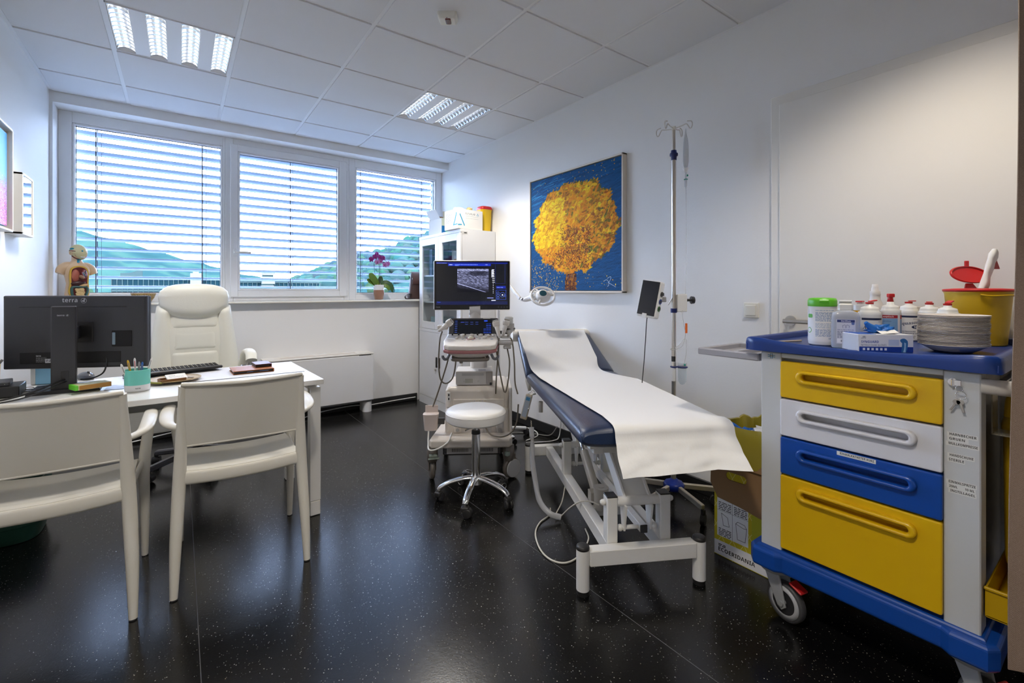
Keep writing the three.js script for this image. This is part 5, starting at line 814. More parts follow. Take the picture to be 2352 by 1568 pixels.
  mesh('basket_arm', [cbox(0.05, 0.04, 0.02, -0.2, 0.35, -0.08)], M.darkGrey, bk);
  mesh('basket_cable', [tube([[-0.275, 0.3, -0.04], [-0.272, 0.24, 0.0], [-0.255, 0.215, 0.08], [-0.2, 0.225, 0.09], [-0.14, 0.26, 0.07], [-0.12, 0.3, 0.02]], 0.005, 60)], M.whitePlastic, us);

  // recorder standing on the housing
  const holes = canvas(256, 96, (x, w, h) => { x.fillStyle = '#cfccc6'; x.fillRect(0, 0, w, h); x.fillStyle = '#4a4846'; for (let r = 0; r < 3; r++) for (let k = 0; k < 22; k++) { x.beginPath(); x.arc(54 + k * 8.6 + (r % 2) * 4, 12 + r * 7, 2.3, 0, 7); x.fill(); } x.fillStyle = '#6a6640'; for (let r = 0; r < 6; r++) for (let k = 0; k < 11; k++) { x.beginPath(); x.arc(82 + k * 6, 56 + r * 5.6, 1.9, 0, 7); x.fill(); } });
  const rc = thing('video_printer', 'light grey metal video printer on the ultrasound housing', 'printer', [1.52, 0.567, -2.54], -0.576);
  mesh('case', [cbox(0.25, 0.095, 0.2, 0.018, 0.05, -0.25, 0.004)], mat([0.64, 0.62, 0.59], 0.4), rc);
  mesh('front_plate', [panel(0.2, 0.08, -0.005, 0.05, -0.1495)], printed(holes, 0.4), rc);
  mesh('end_block', [cbox(0.045, 0.08, 0.006, 0.12, 0.05, -0.149)], mat([0.40, 0.37, 0.33], 0.4), rc);
  for (const x of [-0.05, 0.045]) mesh('screw', [rot(cyl(0.006, 0.006, 0.004, 0, 0, 0, 14), PI / 2).translate(x, 0.028, -0.149)], M.satin, rc);
  mesh('power_switch', [cbox(0.016, 0.016, 0.006, 0.13, 0.012, -0.147)], M.black, rc);
  mesh('case_label', [box(0.05, 0.0006, 0.03, 0.07, 0.098, -0.19)], mat([0.25, 0.25, 0.28], 0.5), rc);
  // gel bottle in the holder
  const gl = thing('gel_bottle', 'white gel bottle upside down in the ultrasound side holder', 'bottle', [1.52, 0.93, -2.54], -0.576);
  mesh('bottle', [lathe([[0, 0.1], [0.024, 0.1], [0.028, 0.092], [0.029, 0.01], [0.024, 0], [0.012, -0.012], [0.009, -0.03], [0, -0.03]], 28, 0.25, 0.0, -0.1)], mat([0.66, 0.66, 0.64], 0.3), gl);
  mesh('print', [wrapLabel(0.0294, 0.03, 0.03, -0.8, 0.8, 12, 0.25, -0.1)], mat([0.36, 0.38, 0.40], 0.5), gl);
  mesh('cap', [lathe([[0.0265, 0.088], [0.0295, 0.092], [0.0295, 0.098], [0.024, 0.103], [0, 0.104]], 28, 0.25, 0, -0.1)], mat([0.74, 0.74, 0.72], 0.3), gl);

  // examination lamp on a stand behind the machine
  const lm = thing('examination_lamp', 'white ring shaped examination lamp on a jointed arm', 'lamp', [2.14, 0, -3.13]);
  const lw = mat([0.76, 0.76, 0.76], 0.3);
  mesh('pole', [cyl(0.012, 0.012, 1.33, 0, 0.06, 0, 16)], lw, lm);
  for (let k = 0; k < 5; k++) { const a = 0.4 + k * 2 * PI / 5; mesh('base_leg', [beam([0, 0.075, 0], [0.24 * Math.cos(a), 0.055, 0.24 * Math.sin(a)], 0.03, 0.022, 0.005)], lw, lm); mesh('caster', [rot(cyl(0.024, 0.024, 0.03, 0, -0.015, 0, 18), 0, a, PI / 2).translate(0.24 * Math.cos(a), 0.024, 0.24 * Math.sin(a)), cyl(0.008, 0.008, 0.03, 0.24 * Math.cos(a), 0.03, 0.24 * Math.sin(a), 10)], M.black, lm); }
  mesh('arm', [beam([0, 1.37, 0.0], [0.0, 1.145, 0.30], 0.022, 0.028, 0.006)], lw, lm);
  mesh('joint_knob', [rot(extr(Array.from({ length: 16 }, (_, i) => { const r = i % 4 < 2 ? 0.012 : 0.008, t = i / 16 * 2 * PI; return [r * Math.cos(t), r * Math.sin(t)]; }), 0.014, 0.002), 0, -0.5).translate(0.0, 1.142, 0.33)], M.black, lm);
  mesh('neck', taper([[0, 1.142, 0.31], [0.01, 1.14, 0.35], [0.03, 1.155, 0.40], [0.05, 1.165, 0.44]], (k) => 0.012 + 0.016 * k, 16, 14), lw, lm);
  const lh = new THREE.Group(); lh.name = 'lamp_head'; lh.position.set(0.075, 1.168, 0.48); lh.quaternion.setFromUnitVectors(V(0, 1, 0), V(-0.42, 0.66, 0.62).normalize()); lm.add(lh);
  mesh('ring', [torus(0.088, 0.009, 0, 0, 0, 48, 10)], lw, lh);
  for (let k = 0; k < 3; k++) mesh('spoke', [bar([0.03 * Math.cos(k * 2.09 + 0.5), 0.01, 0.03 * Math.sin(k * 2.09 + 0.5)], [0.086 * Math.cos(k * 2.09 + 0.5), 0, 0.086 * Math.sin(k * 2.09 + 0.5)], 0.008)], lw, lh);
  mesh('lamp_body', [lathe([[0, 0.034], [0.03, 0.033], [0.045, 0.026], [0.056, 0.008], [0.056, -0.014], [0, -0.014]], 36)], lw, lh);
  mesh('switch_cap', [cyl(0.028, 0.026, 0.003, 0, 0.033, 0, 28)], mat([0.01, 0.07, 0.10], 0.3), lh);

  // stool
  const st = thing('stool', 'round white padded stool with chrome base on castors', 'stool', [1.39, 0, -2.265]);
  const vinyl = mat([0.80, 0.795, 0.775], 0.38, { bumpMap: rep(leatherBump, 6), bumpScale: 0.0003 });
  mesh('seat', [lathe([[0, 0.452], [0.14, 0.452], [0.162, 0.458], [0.171, 0.468], [0.173, 0.505], [0.1725, 0.509], [0.168, 0.519], [0.155, 0.527], [0.11, 0.533], [0, 0.536]], 64)], vinyl, st);
  mesh('piping', [torus(0.1722, 0.0022, 0, 0.508, 0, 64, 8)], vinyl, st);
  mesh('seat_plate', [cyl(0.05, 0.06, 0.014, 0, 0.438, 0, 28)], M.black, st);
  mesh('piston', [cyl(0.014, 0.014, 0.06, 0, 0.385, 0, 20)], M.chrome, st);
  mesh('collar', [cyl(0.026, 0.024, 0.02, 0, 0.382, 0, 24)], M.black, st);
  mesh('column', [cyl(0.026, 0.025, 0.26, 0, 0.125, 0, 32), cyl(0.034, 0.028, 0.05, 0, 0.095, 0, 32)], M.chrome, st);
  mesh('lever', [bar([0.01, 0.43, 0.0], [-0.11, 0.437, 0.07], 0.004)], M.chrome, st);
  for (let k = 0; k < 5; k++) {
    const a = 2.395 + k * 2 * PI / 5, c = Math.cos(a), s = Math.sin(a);
    mesh('star_leg', taper([[c * 0.02, 0.13, s * 0.02], [c * 0.08, 0.125, s * 0.08], [c * 0.15, 0.108, s * 0.15], [c * 0.2, 0.083, s * 0.2], [c * 0.213, 0.068, s * 0.213]], (k2) => [0.021 - 0.004 * k2, 0.013], 20, 14, [0, 1, 0]), M.chrome, st);
    const g = new THREE.Group(); g.name = 'caster'; g.position.set(c * 0.214, 0, s * 0.214); g.rotation.y = 0.8 + k * 1.3; st.add(g);
    mesh('stem', [cyl(0.008, 0.008, 0.03, 0, 0.045, 0, 10)], M.chrome, g);
    for (const w of [-1, 1]) mesh('wheel', [rot(lathe([[0, -0.008], [0.02, -0.008], [0.0255, -0.004], [0.0255, 0.006], [0.02, 0.01], [0, 0.01]], 24), 0, 0, -w * PI / 2).translate(w * 0.012, 0.0257, 0.012)], M.black, g);
    mesh('hood', [rbox(0.04, 0.03, 0.045, 0.01, 0, 0.045, 0)], M.black, g);
    mesh('hub_ring', [rot(torus(0.017, 0.0018, 0, 0, 0, 24, 6), 0, 0, PI / 2).translate(0.0225, 0.0257, 0.012)], M.satin, g);
  }
}
// ---------------------------------------------------------------- examination bed
{
  const white = M.whitePaint, navy = mat([0.006, 0.019, 0.062], 0.3, { bumpMap: rep(leatherBump, 5), bumpScale: 0.0005, clearcoat: 0.25, clearcoatRoughness: 0.35 });
  const bed = thing('examination_bed', 'dark blue padded examination bed on white lifting frame', 'bed', [1.522, 0, -1.192], -0.4904);
  const Fz = 0.13, Hz = -1.07, TOP = 0.70, T = 0.085, Wd = 0.295;
  const ringX = (z, y, w, t) => Array.from({ length: 36 }, (_, i) => { const a = -i / 36 * 2 * PI, c = Math.cos(a), s = Math.sin(a); return [w * Math.sign(c) * Math.abs(c) ** 0.35, y - t / 2 + t / 2 * Math.sign(s) * Math.abs(s) ** 0.62, z]; });
  const seatRings = [[0.0, 0.6, 0.5], [0.006, 0.8, 0.75], [0.02, 0.93, 0.93], [0.05, 1, 1]].map(([d, k, t]) => ringX(Fz - d, TOP - T * (1 - t) / 2, Wd * (0.9 + 0.1 * k), T * t));
  for (const z of [-0.2, -0.5, -0.8]) seatRings.push(ringX(z, TOP, Wd, T));
  for (const [d, t] of [[0.03, 1], [0.012, 0.93], [0.002, 0.75]]) seatRings.push(ringX(Hz + d, TOP - T * (1 - t) / 2, Wd * (0.94 + 0.06 * t), T * t));
  mesh('seat_cushion', loft(seatRings), navy, bed);
  const ang = 0.39, L = 0.555;
  const back = new THREE.Group(); back.name = 'backrest'; back.position.set(0, TOP - T * Math.cos(ang), Hz - 0.004 - T * Math.sin(ang)); back.rotation.x = ang; bed.add(back);
  const br = []; for (const [d, t] of [[0.002, 0.75], [0.012, 0.93], [0.03, 1], [0.2, 1], [0.4, 1], [L - 0.06, 1], [L - 0.02, 0.93], [L - 0.006, 0.75], [L, 0.5]]) br.push(ringX(-d, T - T * (1 - t) / 2, (Wd - 0.02 * d / L) * (0.94 + 0.06 * t) * (d > 0.5 ? 0.985 : 1), T * t));
  mesh('back_cushion', loft(br), navy, back);
  mesh('back_board', [cbox(0.5, 0.015, 0.5, 0, -0.012, -0.26)], M.darkGrey, back);
  mesh('seam', [tube(Array.from({ length: 13 }, (_, i) => { const t = i / 12; return [-Wd * 0.985 + 0.0, TOP - 0.004 - 0.07 * (1 - Math.sin(PI * (0.5 + 0.5 * t))) * 1.1, Fz - 0.05 + 0.045 * Math.sin(t * PI / 2)]; }), 0.0014, 40, false, 6)], mat([0.02, 0.04, 0.09], 0.5), bed);
  // paper roll below the head end
  const pr = mesh('roll_bracket', [cbox(0.02, 0.09, 0.12, -0.25, -0.06, -0.12), cbox(0.02, 0.09, 0.12, 0.25, -0.06, -0.12)], M.cream, back);
  mesh('paper_roll', [rot(cyl(0.045, 0.045, 0.59, 0, -0.295, 0, 32), 0, 0, PI / 2).translate(-0.01, 0.03, -L - 0.03)], mat([0.80, 0.77, 0.70], 0.8), back);
  mesh('upper_frame', [cbox(0.04, 0.04, 1.1, -0.2, 0.592, -0.5), cbox(0.04, 0.04, 1.1, 0.2, 0.592, -0.5), cbox(0.44, 0.04, 0.04, 0, 0.592, 0.02), cbox(0.44, 0.04, 0.04, 0, 0.592, -0.98), cbox(0.48, 0.014, 1.1, 0, 0.606, -0.48)], white, bed);
  // base
  for (const z of [0, -1.226]) {
    mesh('cross_member', [cbox(0.45, 0.062, 0.05, 0, 0.148, z, 0.003)], white, bed);
    for (const s of [-1, 1]) { const f = mesh('foot_post', [cyl(0.0265, 0.0265, 0.165, s * 0.2485, 0.02, z, 32)], white, bed); mesh('end_cap', [lathe([[0, 0.197], [0.02, 0.196], [0.0255, 0.192], [0.0268, 0.185], [0.0268, 0.18], [0, 0.18]], 32, s * 0.2485, 0, z)], M.black, f); mesh('rubber_foot', [cyl(0.024, 0.0255, 0.02, s * 0.2485, 0, z, 32)], M.blackRubber, f); }
  }
  for (const s of [-1, 1]) mesh('long_rail', [cbox(0.045, 0.062, 1.18, s * 0.115, 0.146, -0.613, 0.003)], white, bed);
  for (const z of [-0.052, -0.76]) {
    for (const s of [-1, 1]) { const p = mesh('post', [cbox(0.045, 0.185, 0.05, s * 0.115, 0.268, z, 0.003)], white, bed); mesh('post_cap', [cbox(0.046, 0.006, 0.051, s * 0.115, 0.363, z, 0.002)], M.black, p); mesh('pivot_knob', [rot(lathe([[0, 0.022], [0.008, 0.02], [0.0125, 0.012], [0.0125, 0], [0, 0]], 20), 0, 0, -s * PI / 2).translate(s * 0.138, 0.335, z)], M.whitePlastic, p); }
    mesh('pivot_tube', [rot(cyl(0.02, 0.02, 0.186, 0, -0.093, 0, 24), 0, 0, PI / 2).translate(0, 0.335, z)], white, bed);
    mesh('lift_arm', [beam([0.0, 0.335, z - 0.01], [0.0, 0.575, z - 0.34], 0.11, 0.03, 0.006), beam([-0.055, 0.33, z - 0.01], [-0.055, 0.57, z - 0.34], 0.012, 0.06, 0.002), beam([0.055, 0.33, z - 0.01], [0.055, 0.57, z - 0.34], 0.012, 0.06, 0.002)], white, bed);
    for (const x of [-0.062, 0.05]) mesh('arm_bracket', [rot(extr([[-0.035, 0], [0.035, 0], [0.012, -0.11], [-0.012, -0.11]], 0.008, 0.001), 0, PI / 2).translate(x, 0.325, z)], white, bed);
    mesh('lower_pin', [rot(cyl(0.009, 0.009, 0.14, 0, -0.07, 0, 16), 0, 0, PI / 2).translate(0, 0.225, z), ball(0.014, -0.074, 0.225, z), ball(0.014, 0.074, 0.225, z)], M.whitePlastic, bed);
  }
  mesh('link_bar', [beam([0.02, 0.225, -0.03], [0.02, 0.225, -0.8], 0.03, 0.032, 0.002)], white, bed);
  mesh('bar_end_cap', [cbox(0.031, 0.033, 0.006, 0.02, 0.225, -0.028)], M.black, bed);
  mesh('mid_brace', [cbox(0.19, 0.04, 0.035, 0, 0.15, -0.36, 0.002)], white, bed);
  const act = mat([0.44, 0.42, 0.38], 0.4);
  mesh('actuator', [bar([-0.055, 0.20, -0.4], [-0.055, 0.34, -0.62], 0.023, 24), cyl(0.036, 0.036, 0.095, -0.05, 0.16, -0.36, 28), cbox(0.03, 0.05, 0.05, -0.085, 0.21, -0.385)], act, bed);
  mesh('actuator_rod', [bar([-0.055, 0.33, -0.6], [-0.055, 0.455, -0.8], 0.013, 20)], M.chrome, bed);
  mesh('actuator_cap', [cyl(0.037, 0.037, 0.006, -0.05, 0.255, -0.36, 28), cyl(0.014, 0.014, 0.004, -0.05, 0.26, -0.36, 20)], act, bed);
  mesh('wall_hook', [tube([[-0.26, 0.59, -0.93], [-0.285, 0.585, -0.93], [-0.3, 0.57, -0.93], [-0.3, 0.51, -0.93], [-0.306, 0.5, -0.93]], 0.0045, 30)], M.satin, bed);
  mesh('rail_socket', [cyl(0.012, 0.012, 0.06, -0.26, 0.52, -0.78, 16)], M.satin, bed);

  // paper sheet over the pad
  const sheetPaper = mat([0.76, 0.765, 0.765], 0.85, { bumpMap: rep(plasterBump, 2), bumpScale: 0.0006 });
  const ps = thing('paper_sheet', 'long white paper sheet covering the examination bed', 'paper cover', [1.522, 0, -1.192], -0.4904);
  const path = [];   // along the bed from the hanging front edge to the head: [z, y]
  const add = (z, y) => path.push([z, y]);
  const cA = Math.cos(ang), sA = Math.sin(ang), top = (z) => { const f = (q) => Math.max(TOP, TOP + (Hz - 0.004 - q) / cA * sA); let y = 0; for (let k = -6; k <= 6; k++) y += f(z + k * 0.012) / 13; return Math.max(y, f(z)) + 0.0045; };
  for (let k = 0; k < 10; k++) { const t = k / 10; add(Fz + 0.075 - 0.069 * t * (1.25 - 0.25 * t), 0.545 + 0.115 * t); }
  add(Fz + 0.007, 0.665); add(Fz + 0.006, 0.683); add(Fz - 0.002, 0.696); add(Fz - 0.018, 0.7025);
  const zEnd = Hz - 0.004 - L * cA + 0.01;
  for (let k = 0; k <= 52; k++) { const z = Fz - 0.045 + (zEnd - Fz + 0.045) * k / 52; add(z, top(z)); }
  add(zEnd - 0.016, top(zEnd) - 0.012); add(zEnd - 0.022, top(zEnd) - 0.04);
  const N = path.length - 1;
  const left = (t) => t < 0.25 ? -0.17 + 0.02 * t : t < 0.62 ? -0.165 - (t - 0.25) / 0.37 * 0.09 : t < 0.9 ? -0.255 - (t - 0.62) * 0.05 : -0.268, right = (t) => t < 0.22 ? 0.315 - (0.22 - t) * 0.1 : t < 0.58 ? 0.298 : t < 0.66 ? 0.298 - (t - 0.58) / 0.08 * 0.085 : t < 0.8 ? 0.213 - 0.03 * Math.sin((t - 0.66) / 0.14 * PI) : 0.213 + (t - 0.8) * 0.12;
  mesh('sheet', slab(70, N * 2, (u, v) => {
    const k = v * N, i = Math.min(N - 1, Math.floor(k)), f = k - i; const z = path[i][0] + (path[i + 1][0] - path[i][0]) * f, y = path[i][1] + (path[i + 1][1] - path[i][1]) * f;
    const a = left(v), b = right(v), wob = (s) => 0.004 * nz(v * 9, s, 3); let x = a + wob(1) + (b + wob(7) - a - wob(1)) * u;
    const hang = Math.max(0, 1 - v * N / 12), cr = (0.010 * nz(u * 4, v * 18, 2) + 0.005 * Math.abs(nz(u * 5 + v * 10, v * 16 - u * 3, 5)) + 0.001 * nz(u * 14, v * 40, 8)) * Math.min(1, hang * 1.4), flare = u > 0.8 ? (u - 0.8) * 0.25 * hang : 0;
    const head = v > 0.66 && v < 0.97 ? 0.0025 * Math.max(0, nz(u * 4, v * 12, 9)) : 0;
    return [x + flare * 0.35, y + head + hang * 0.012 * u * u, z + cr + flare + 0.02 * hang * (1 - u)];
  }, 0.0008), sheetPaper, ps);

  // remote control with coiled lead in a clear sleeve
  const beige = mat([0.46, 0.41, 0.33], 0.4);
  const rm = thing('bed_remote', 'beige bed remote hanging at the bed side on a coiled lead', 'remote', [0, 0, 0]);
  const rb = mesh('remote_body', [rbox(0.042, 0.16, 0.02, 0.008, 0, 0, 0)], beige, rm); rb.position.set(1.69, 0.51, -2.175); rb.rotation.set(0.08, -0.9, -0.26, 'YXZ');
  mesh('button_face', [box(0.03, 0.13, 0.002, 0, 0.005, 0.0105)], mat([0.36, 0.42, 0.50], 0.4), rb);
  mesh('button_plate', [box(0.024, 0.02, 0.002, 0, 0.055, 0.0115)], mat([0.05, 0.22, 0.42], 0.4), rb);
  const lead = curveOf([[1.705, 0.432, -2.148], [1.695, 0.38, -2.13], [1.685, 0.328, -2.113], [1.655, 0.243, -2.073], [1.603, 0.158, -1.987], [1.563, 0.083, -1.893], [1.571, 0.042, -1.825], [1.613, 0.024, -1.782]]);
  const coil = []; const fr = lead.computeFrenetFrames(420, false); for (let i = 0; i <= 420; i++) { const p = lead.getPointAt(i / 420), a = i * 0.9, r = i < 60 ? 0.002 : 0.0085; coil.push(p.addScaledVector(fr.normals[i], r * Math.cos(a)).addScaledVector(fr.binormals[i], r * Math.sin(a)).toArray()); }
  mesh('coiled_lead', [prep(new THREE.TubeGeometry(curveOf(coil), 1600, 0.0024, 5))], beige, rm);
  const sl = lead.getPoints(60).slice(6); const slF = (k) => 0.0145 + 0.003 * nz(k * 14, 1, 2) - (Math.abs(k - 0.2) < 0.05 ? 0.007 * (1 - Math.abs(k - 0.2) / 0.05) : 0);
  mesh('clear_sleeve', [sheet(16, 54, (u, v) => { const i = Math.round(v * 54), p = sl[i], d = (sl[Math.min(54, i + 1)].clone().sub(sl[Math.max(0, i - 1)])).normalize(), s = V(0.3, 0, 1).cross(d).normalize(), q = d.clone().cross(s), a = u * 2 * PI, r = slF(v) * (1 + 0.12 * Math.sin(a * 3 + v * 20)); return p.clone().addScaledVector(s, Math.cos(a) * r).addScaledVector(q, Math.sin(a) * r).toArray(); }, true)], mat([0.80, 0.82, 0.86], 0.2, { transmission: 0.6, thickness: 0, ior: 1.3 }), rm);
  mesh('hanging_wire', [tube([[1.69, 0.585, -2.17], [1.70, 0.6, -2.15], [1.712, 0.615, -2.14], [1.72, 0.6, -2.13]], 0.002, 20)], M.satin, rm);
  const cw = mat([0.62, 0.60, 0.54], 0.45);
  solo('cord', 'pale cord looping over the bed base to the floor', 'cord', [tube([[1.613, 0.03, -1.782], [1.591, 0.119, -1.687], [1.577, 0.185, -1.6], [1.585, 0.205, -1.54], [1.6, 0.2, -1.5]], 0.0035, 50)], cw);
  solo('cord', 'pale cord lying in a wide loop on the floor in front of the bed frame', 'cord', [tube([[1.66, 0.006, -1.92], [1.607, 0.006, -1.866], [1.513, 0.006, -1.833], [1.427, 0.006, -1.763], [1.36, 0.006, -1.647], [1.344, 0.006, -1.552], [1.383, 0.006, -1.495], [1.47, 0.006, -1.5], [1.6, 0.006, -1.57], [1.66, 0.006, -1.65]], 0.004, 120)], cw);
  solo('cord', 'pale cord rising from the floor to the lifting motor', 'cord', [tube([[1.62, 0.02, -1.83], [1.70, 0.05, -1.87], [1.74, 0.11, -1.89], [1.80, 0.2, -1.93], [1.83, 0.3, -1.95]], 0.0035, 60)], cw);
  solo('cord', 'white power cord on the floor by the wall behind the bed', 'cord', [tube([[2.3, 0.006, -3.2], [2.38, 0.006, -3.26], [2.46, 0.006, -3.2], [2.47, 0.006, -3.06], [2.40, 0.006, -2.94], [2.25, 0.006, -2.9]], 0.005, 80)], M.whitePlastic);
  solo('cord', 'grey cord on the floor running to the wall behind the bed', 'cord', [tube([[2.2, 0.006, -3.15], [2.33, 0.006, -3.1], [2.42, 0.006, -2.98], [2.47, 0.02, -2.86], [2.495, 0.1, -2.8]], 0.004, 80)], cableG());
  solo('cord', 'white cord hanging down the wall to the floor behind the bed', 'cord', [tube([[2.22, 0.006, -2.86], [2.33, 0.006, -2.8], [2.42, 0.006, -2.77], [2.49, 0.03, -2.77], [2.505, 0.2, -2.765], [2.508, 0.5, -2.76]], 0.005, 80)], M.whitePlastic);
  function cableG() { return mat([0.30, 0.29, 0.27], 0.5); }
}
// ---------------------------------------------------------------- drip stand, wall side things
{
  const navyP = mat([0.004, 0.012, 0.11], 0.35), blueP = mat([0.004, 0.03, 0.30], 0.35);
  const PX = 2.257, PZ = -1.549;
  const iv = thing('drip_stand', 'steel drip stand with blue hub behind the bed', 'drip stand', [PX, 0, PZ]);
  mesh('lower_pole', [cyl(0.0125, 0.0125, 1.85, 0, 0.12, 0, 20)], M.steel, iv);
  mesh('upper_pole', [cyl(0.0095, 0.0095, 0.165, 0, 1.96, 0, 18)], M.steel, iv);
  mesh('clamp_collar', [lathe([[0.011, 1.945], [0.015, 1.945], [0.016, 1.965], [0.0225, 1.97], [0.0225, 1.982], [0.016, 1.988], [0.015, 2.0], [0.01, 2.0]], 24)], navyP, iv);
  mesh('pole_cap', [cyl(0.012, 0.011, 0.02, 0, 2.115, 0, 18)], M.cream, iv);
  for (let k = 0; k < 4; k++) { const a = -0.15 + k * PI / 2, c = Math.cos(a), s = Math.sin(a), P = (r, y) => [c * r, y, s * r]; mesh('hook', [tube([P(0.005, 2.122), P(0.05, 2.128), P(0.072, 2.132), P(0.085, 2.115), P(0.092, 2.103), P(0.102, 2.105), P(0.106, 2.125), P(0.1, 2.14), P(0.078, 2.146)], 0.003, 60)], M.steel, iv); }
  mesh('hub', [lathe([[0, 0.15], [0.02, 0.15], [0.024, 0.14], [0.05, 0.132], [0.058, 0.12], [0.056, 0.095], [0.03, 0.085], [0, 0.085]], 10)], blueP, iv);
  for (let k = 0; k < 5; k++) {
    const a = -PI / 2 + 0.629 + 0.31 - k * 2 * PI / 5 + 1.26, c = Math.cos(a), s = Math.sin(a), R = 0.235;
    mesh('base_leg', [beam([c * 0.03, 0.112, s * 0.03], [c * R, 0.09, s * R], 0.022, 0.028, 0.003)], mat([0.60, 0.55, 0.46], 0.35, { metalness: 0.7 }), iv);
    mesh('caster', [rot(cyl(0.028, 0.028, 0.022, 0, -0.011, 0, 20), 0, a, PI / 2).translate(c * R, 0.0285, s * R), cyl(0.012, 0.012, 0.035, c * R, 0.048, s * R, 14)], M.black, iv);
  }
  mesh('pole_sticker', [wrapLabel(0.0128, 0.03, 0.81, -2.8, -0.2, 10), ], M.black, iv);
  mesh('pole_tape', [wrapLabel(0.0128, 0.075, 0.7, -2.8, -0.2, 10)], M.whitePlastic, iv);
  mesh('side_hook', [tube([[-0.012, 1.17, 0], [-0.012, 1.14, -0.02], [-0.01, 1.13, -0.03]], 0.003, 12)], M.steel, iv);

  // infusion bag
  const soft = mat([0.80, 0.83, 0.86], 0.28, { transmission: 0.4, thickness: 0, ior: 1.3 });
  const bg = thing('infusion_bag', 'clear infusion bag hanging from the drip stand', 'infusion bag', [PX + 0.055, 1.9, PZ + 0.04], 0.5);
  mesh('bag', loft([[0.012, 0.0, 0.008], [0.02, 0.012, 0.012], [0.03, 0.035, 0.016], [0.026, 0.07, 0.016], [0.024, 0.12, 0.015], [0.025, 0.165, 0.011], [0.026, 0.19, 0.005], [0.024, 0.206, 0.002]].map(([a, y, b]) => oval(0, y, 0, a, b, 28, 2.6))), soft, bg);
  mesh('hang_loop', [tube([[-0.008, 0.2, 0], [-0.006, 0.216, 0], [0, 0.222, 0], [0.006, 0.216, 0], [0.008, 0.2, 0]], 0.002, 24)], soft, bg);
  mesh('stopper', [cyl(0.014, 0.0165, 0.012, 0, -0.012, 0, 20), cyl(0.009, 0.013, 0.01, 0, -0.022, 0, 20)], M.whitePlastic, bg);
  const ds = thing('drip_chamber', 'clear drip chamber with green ring below the infusion bag', 'drip chamber', [PX + 0.055, 1.78, PZ + 0.04]);
  mesh('spike', [cyl(0.005, 0.005, 0.05, 0, 0.045, 0, 14)], soft, ds);
  mesh('air_filter', [ball(0.006, 0.008, 0.08, 0.004)], mat([0, 0.25, 0.16], 0.4), ds);
  mesh('green_ring', [cyl(0.0105, 0.0105, 0.004, 0, 0.055, 0, 24)], mat([0, 0.25, 0.16], 0.4), ds);
  mesh('chamber', [lathe([[0.002, 0], [0.004, 0.012], [0.008, 0.016], [0.0085, 0.052], [0.004, 0.055]], 20)], soft, ds);
  const clearTube = mat([0.9, 0.9, 0.88], 0.2, { transmission: 0.6, thickness: 0, ior: 1.3 });
  mesh('line', [tube([[0, 0.002, 0], [0.0, -0.2, 0.002], [-0.004, -0.45, 0.004], [-0.01, -0.62, 0.004], [-0.03, -0.68, 0.0], [-0.05, -0.7, 0.01], [-0.04, -0.76, 0.015], [-0.02, -0.82, 0.01], [-0.035, -0.88, 0.0], [-0.08, -0.9, -0.02], [-0.1, -0.895, -0.03], [-0.06, -0.88, -0.01], [-0.02, -0.84, 0.012], [-0.016, -0.92, 0.012], [-0.03, -0.98, 0.01]], 0.0016, 160, false, 6)], clearTube, ds);
  mesh('roller_clamp', [rot(extr([[-0.006, 0], [0.0075, 0], [0.0045, 0.045], [0.002, 0.055], [-0.003, 0.055], [-0.004, 0.04]], 0.012, 0.002), 0, 0.4).translate(-0.022, -0.808, 0.01)], mat([0.75, 0.14, 0.01], 0.4), ds);
  mesh('green_stopper', [ball(0.006, -0.03, -0.985, 0.012)], mat([0, 0.28, 0.2], 0.4), ds);
  const cp = thing('sample_tube', 'clear round bottomed tube in a dark blue clip on the drip stand', 'tube', [PX, 0.68, PZ]);
  mesh('glass_tube', [lathe([[0, 0], [0.012, 0.004], [0.0215, 0.02], [0.0235, 0.04], [0.0235, 0.12], [0.0255, 0.122]], 28, 0.032, 0, 0.032)], mat([0.86, 0.9, 0.92], 0.08, { transmission: 0.75, thickness: 0, ior: 1.4 }), cp);
  mesh('clip', [torus(0.026, 0.0045, 0.032, 0.1, 0.032, 32, 8), torus(0.0155, 0.0045, 0, 0.1, 0, 24, 8)], navyP, cp);

  // handheld monitor clamped on the stand
  const tm = thing('patient_monitor', 'white handheld monitor with dark screen clamped to the drip stand', 'monitor', [2.072, 1.165, -1.58], -1.42);
  const tl = new THREE.Group(); tl.name = 'monitor_unit'; tl.rotation.set(-0.12, 0, -0.14); tm.add(tl);
  mesh('case', [rbox(0.115, 0.205, 0.052, 0.012, 0, 0, -0.024)], M.whitePlastic, tl);
  mesh('screen', [rbox(0.104, 0.188, 0.003, 0.0012, 0, 0.004, 0.0018)], mat([0.012, 0.012, 0.015], 0.06), tl);
  mesh('tab', [rbox(0.028, 0.026, 0.006, 0.003, -0.005, -0.094, 0.004)], M.whitePlastic, tl);
  for (const [y, c] of [[0.035, [0.06, 0.06, 0.06]], [-0.005, [0.005, 0.03, 0.22]], [-0.045, [0.01, 0.10, 0.01]]]) { const r = mesh('port', [rot(cyl(0.0145, 0.0145, 0.004, 0, 0, 0, 24), 0, 0, -PI / 2).translate(0.056, y, -0.026)], mat(c, 0.35), tl); mesh('port_core', [rot(cyl(0.007, 0.007, 0.002, 0, 0, 0, 16), 0, 0, -PI / 2).translate(0.0598, y, -0.026)], M.black, r); }
  const cl = thing('stand_clamp', 'metal and white clamp holding the handheld monitor on the stand', 'clamp', [PX, 1.15, PZ], -0.62);
  mesh('clamp_body', [cbox(0.06, 0.03, 0.03, -0.075, 0.01, 0, 0.004), cbox(0.02, 0.036, 0.034, -0.1, 0.01, 0, 0.004)], M.satin, cl);
  mesh('ball_joint', [ball(0.017, -0.125, 0.008, 0.0)], M.whitePlastic, cl);
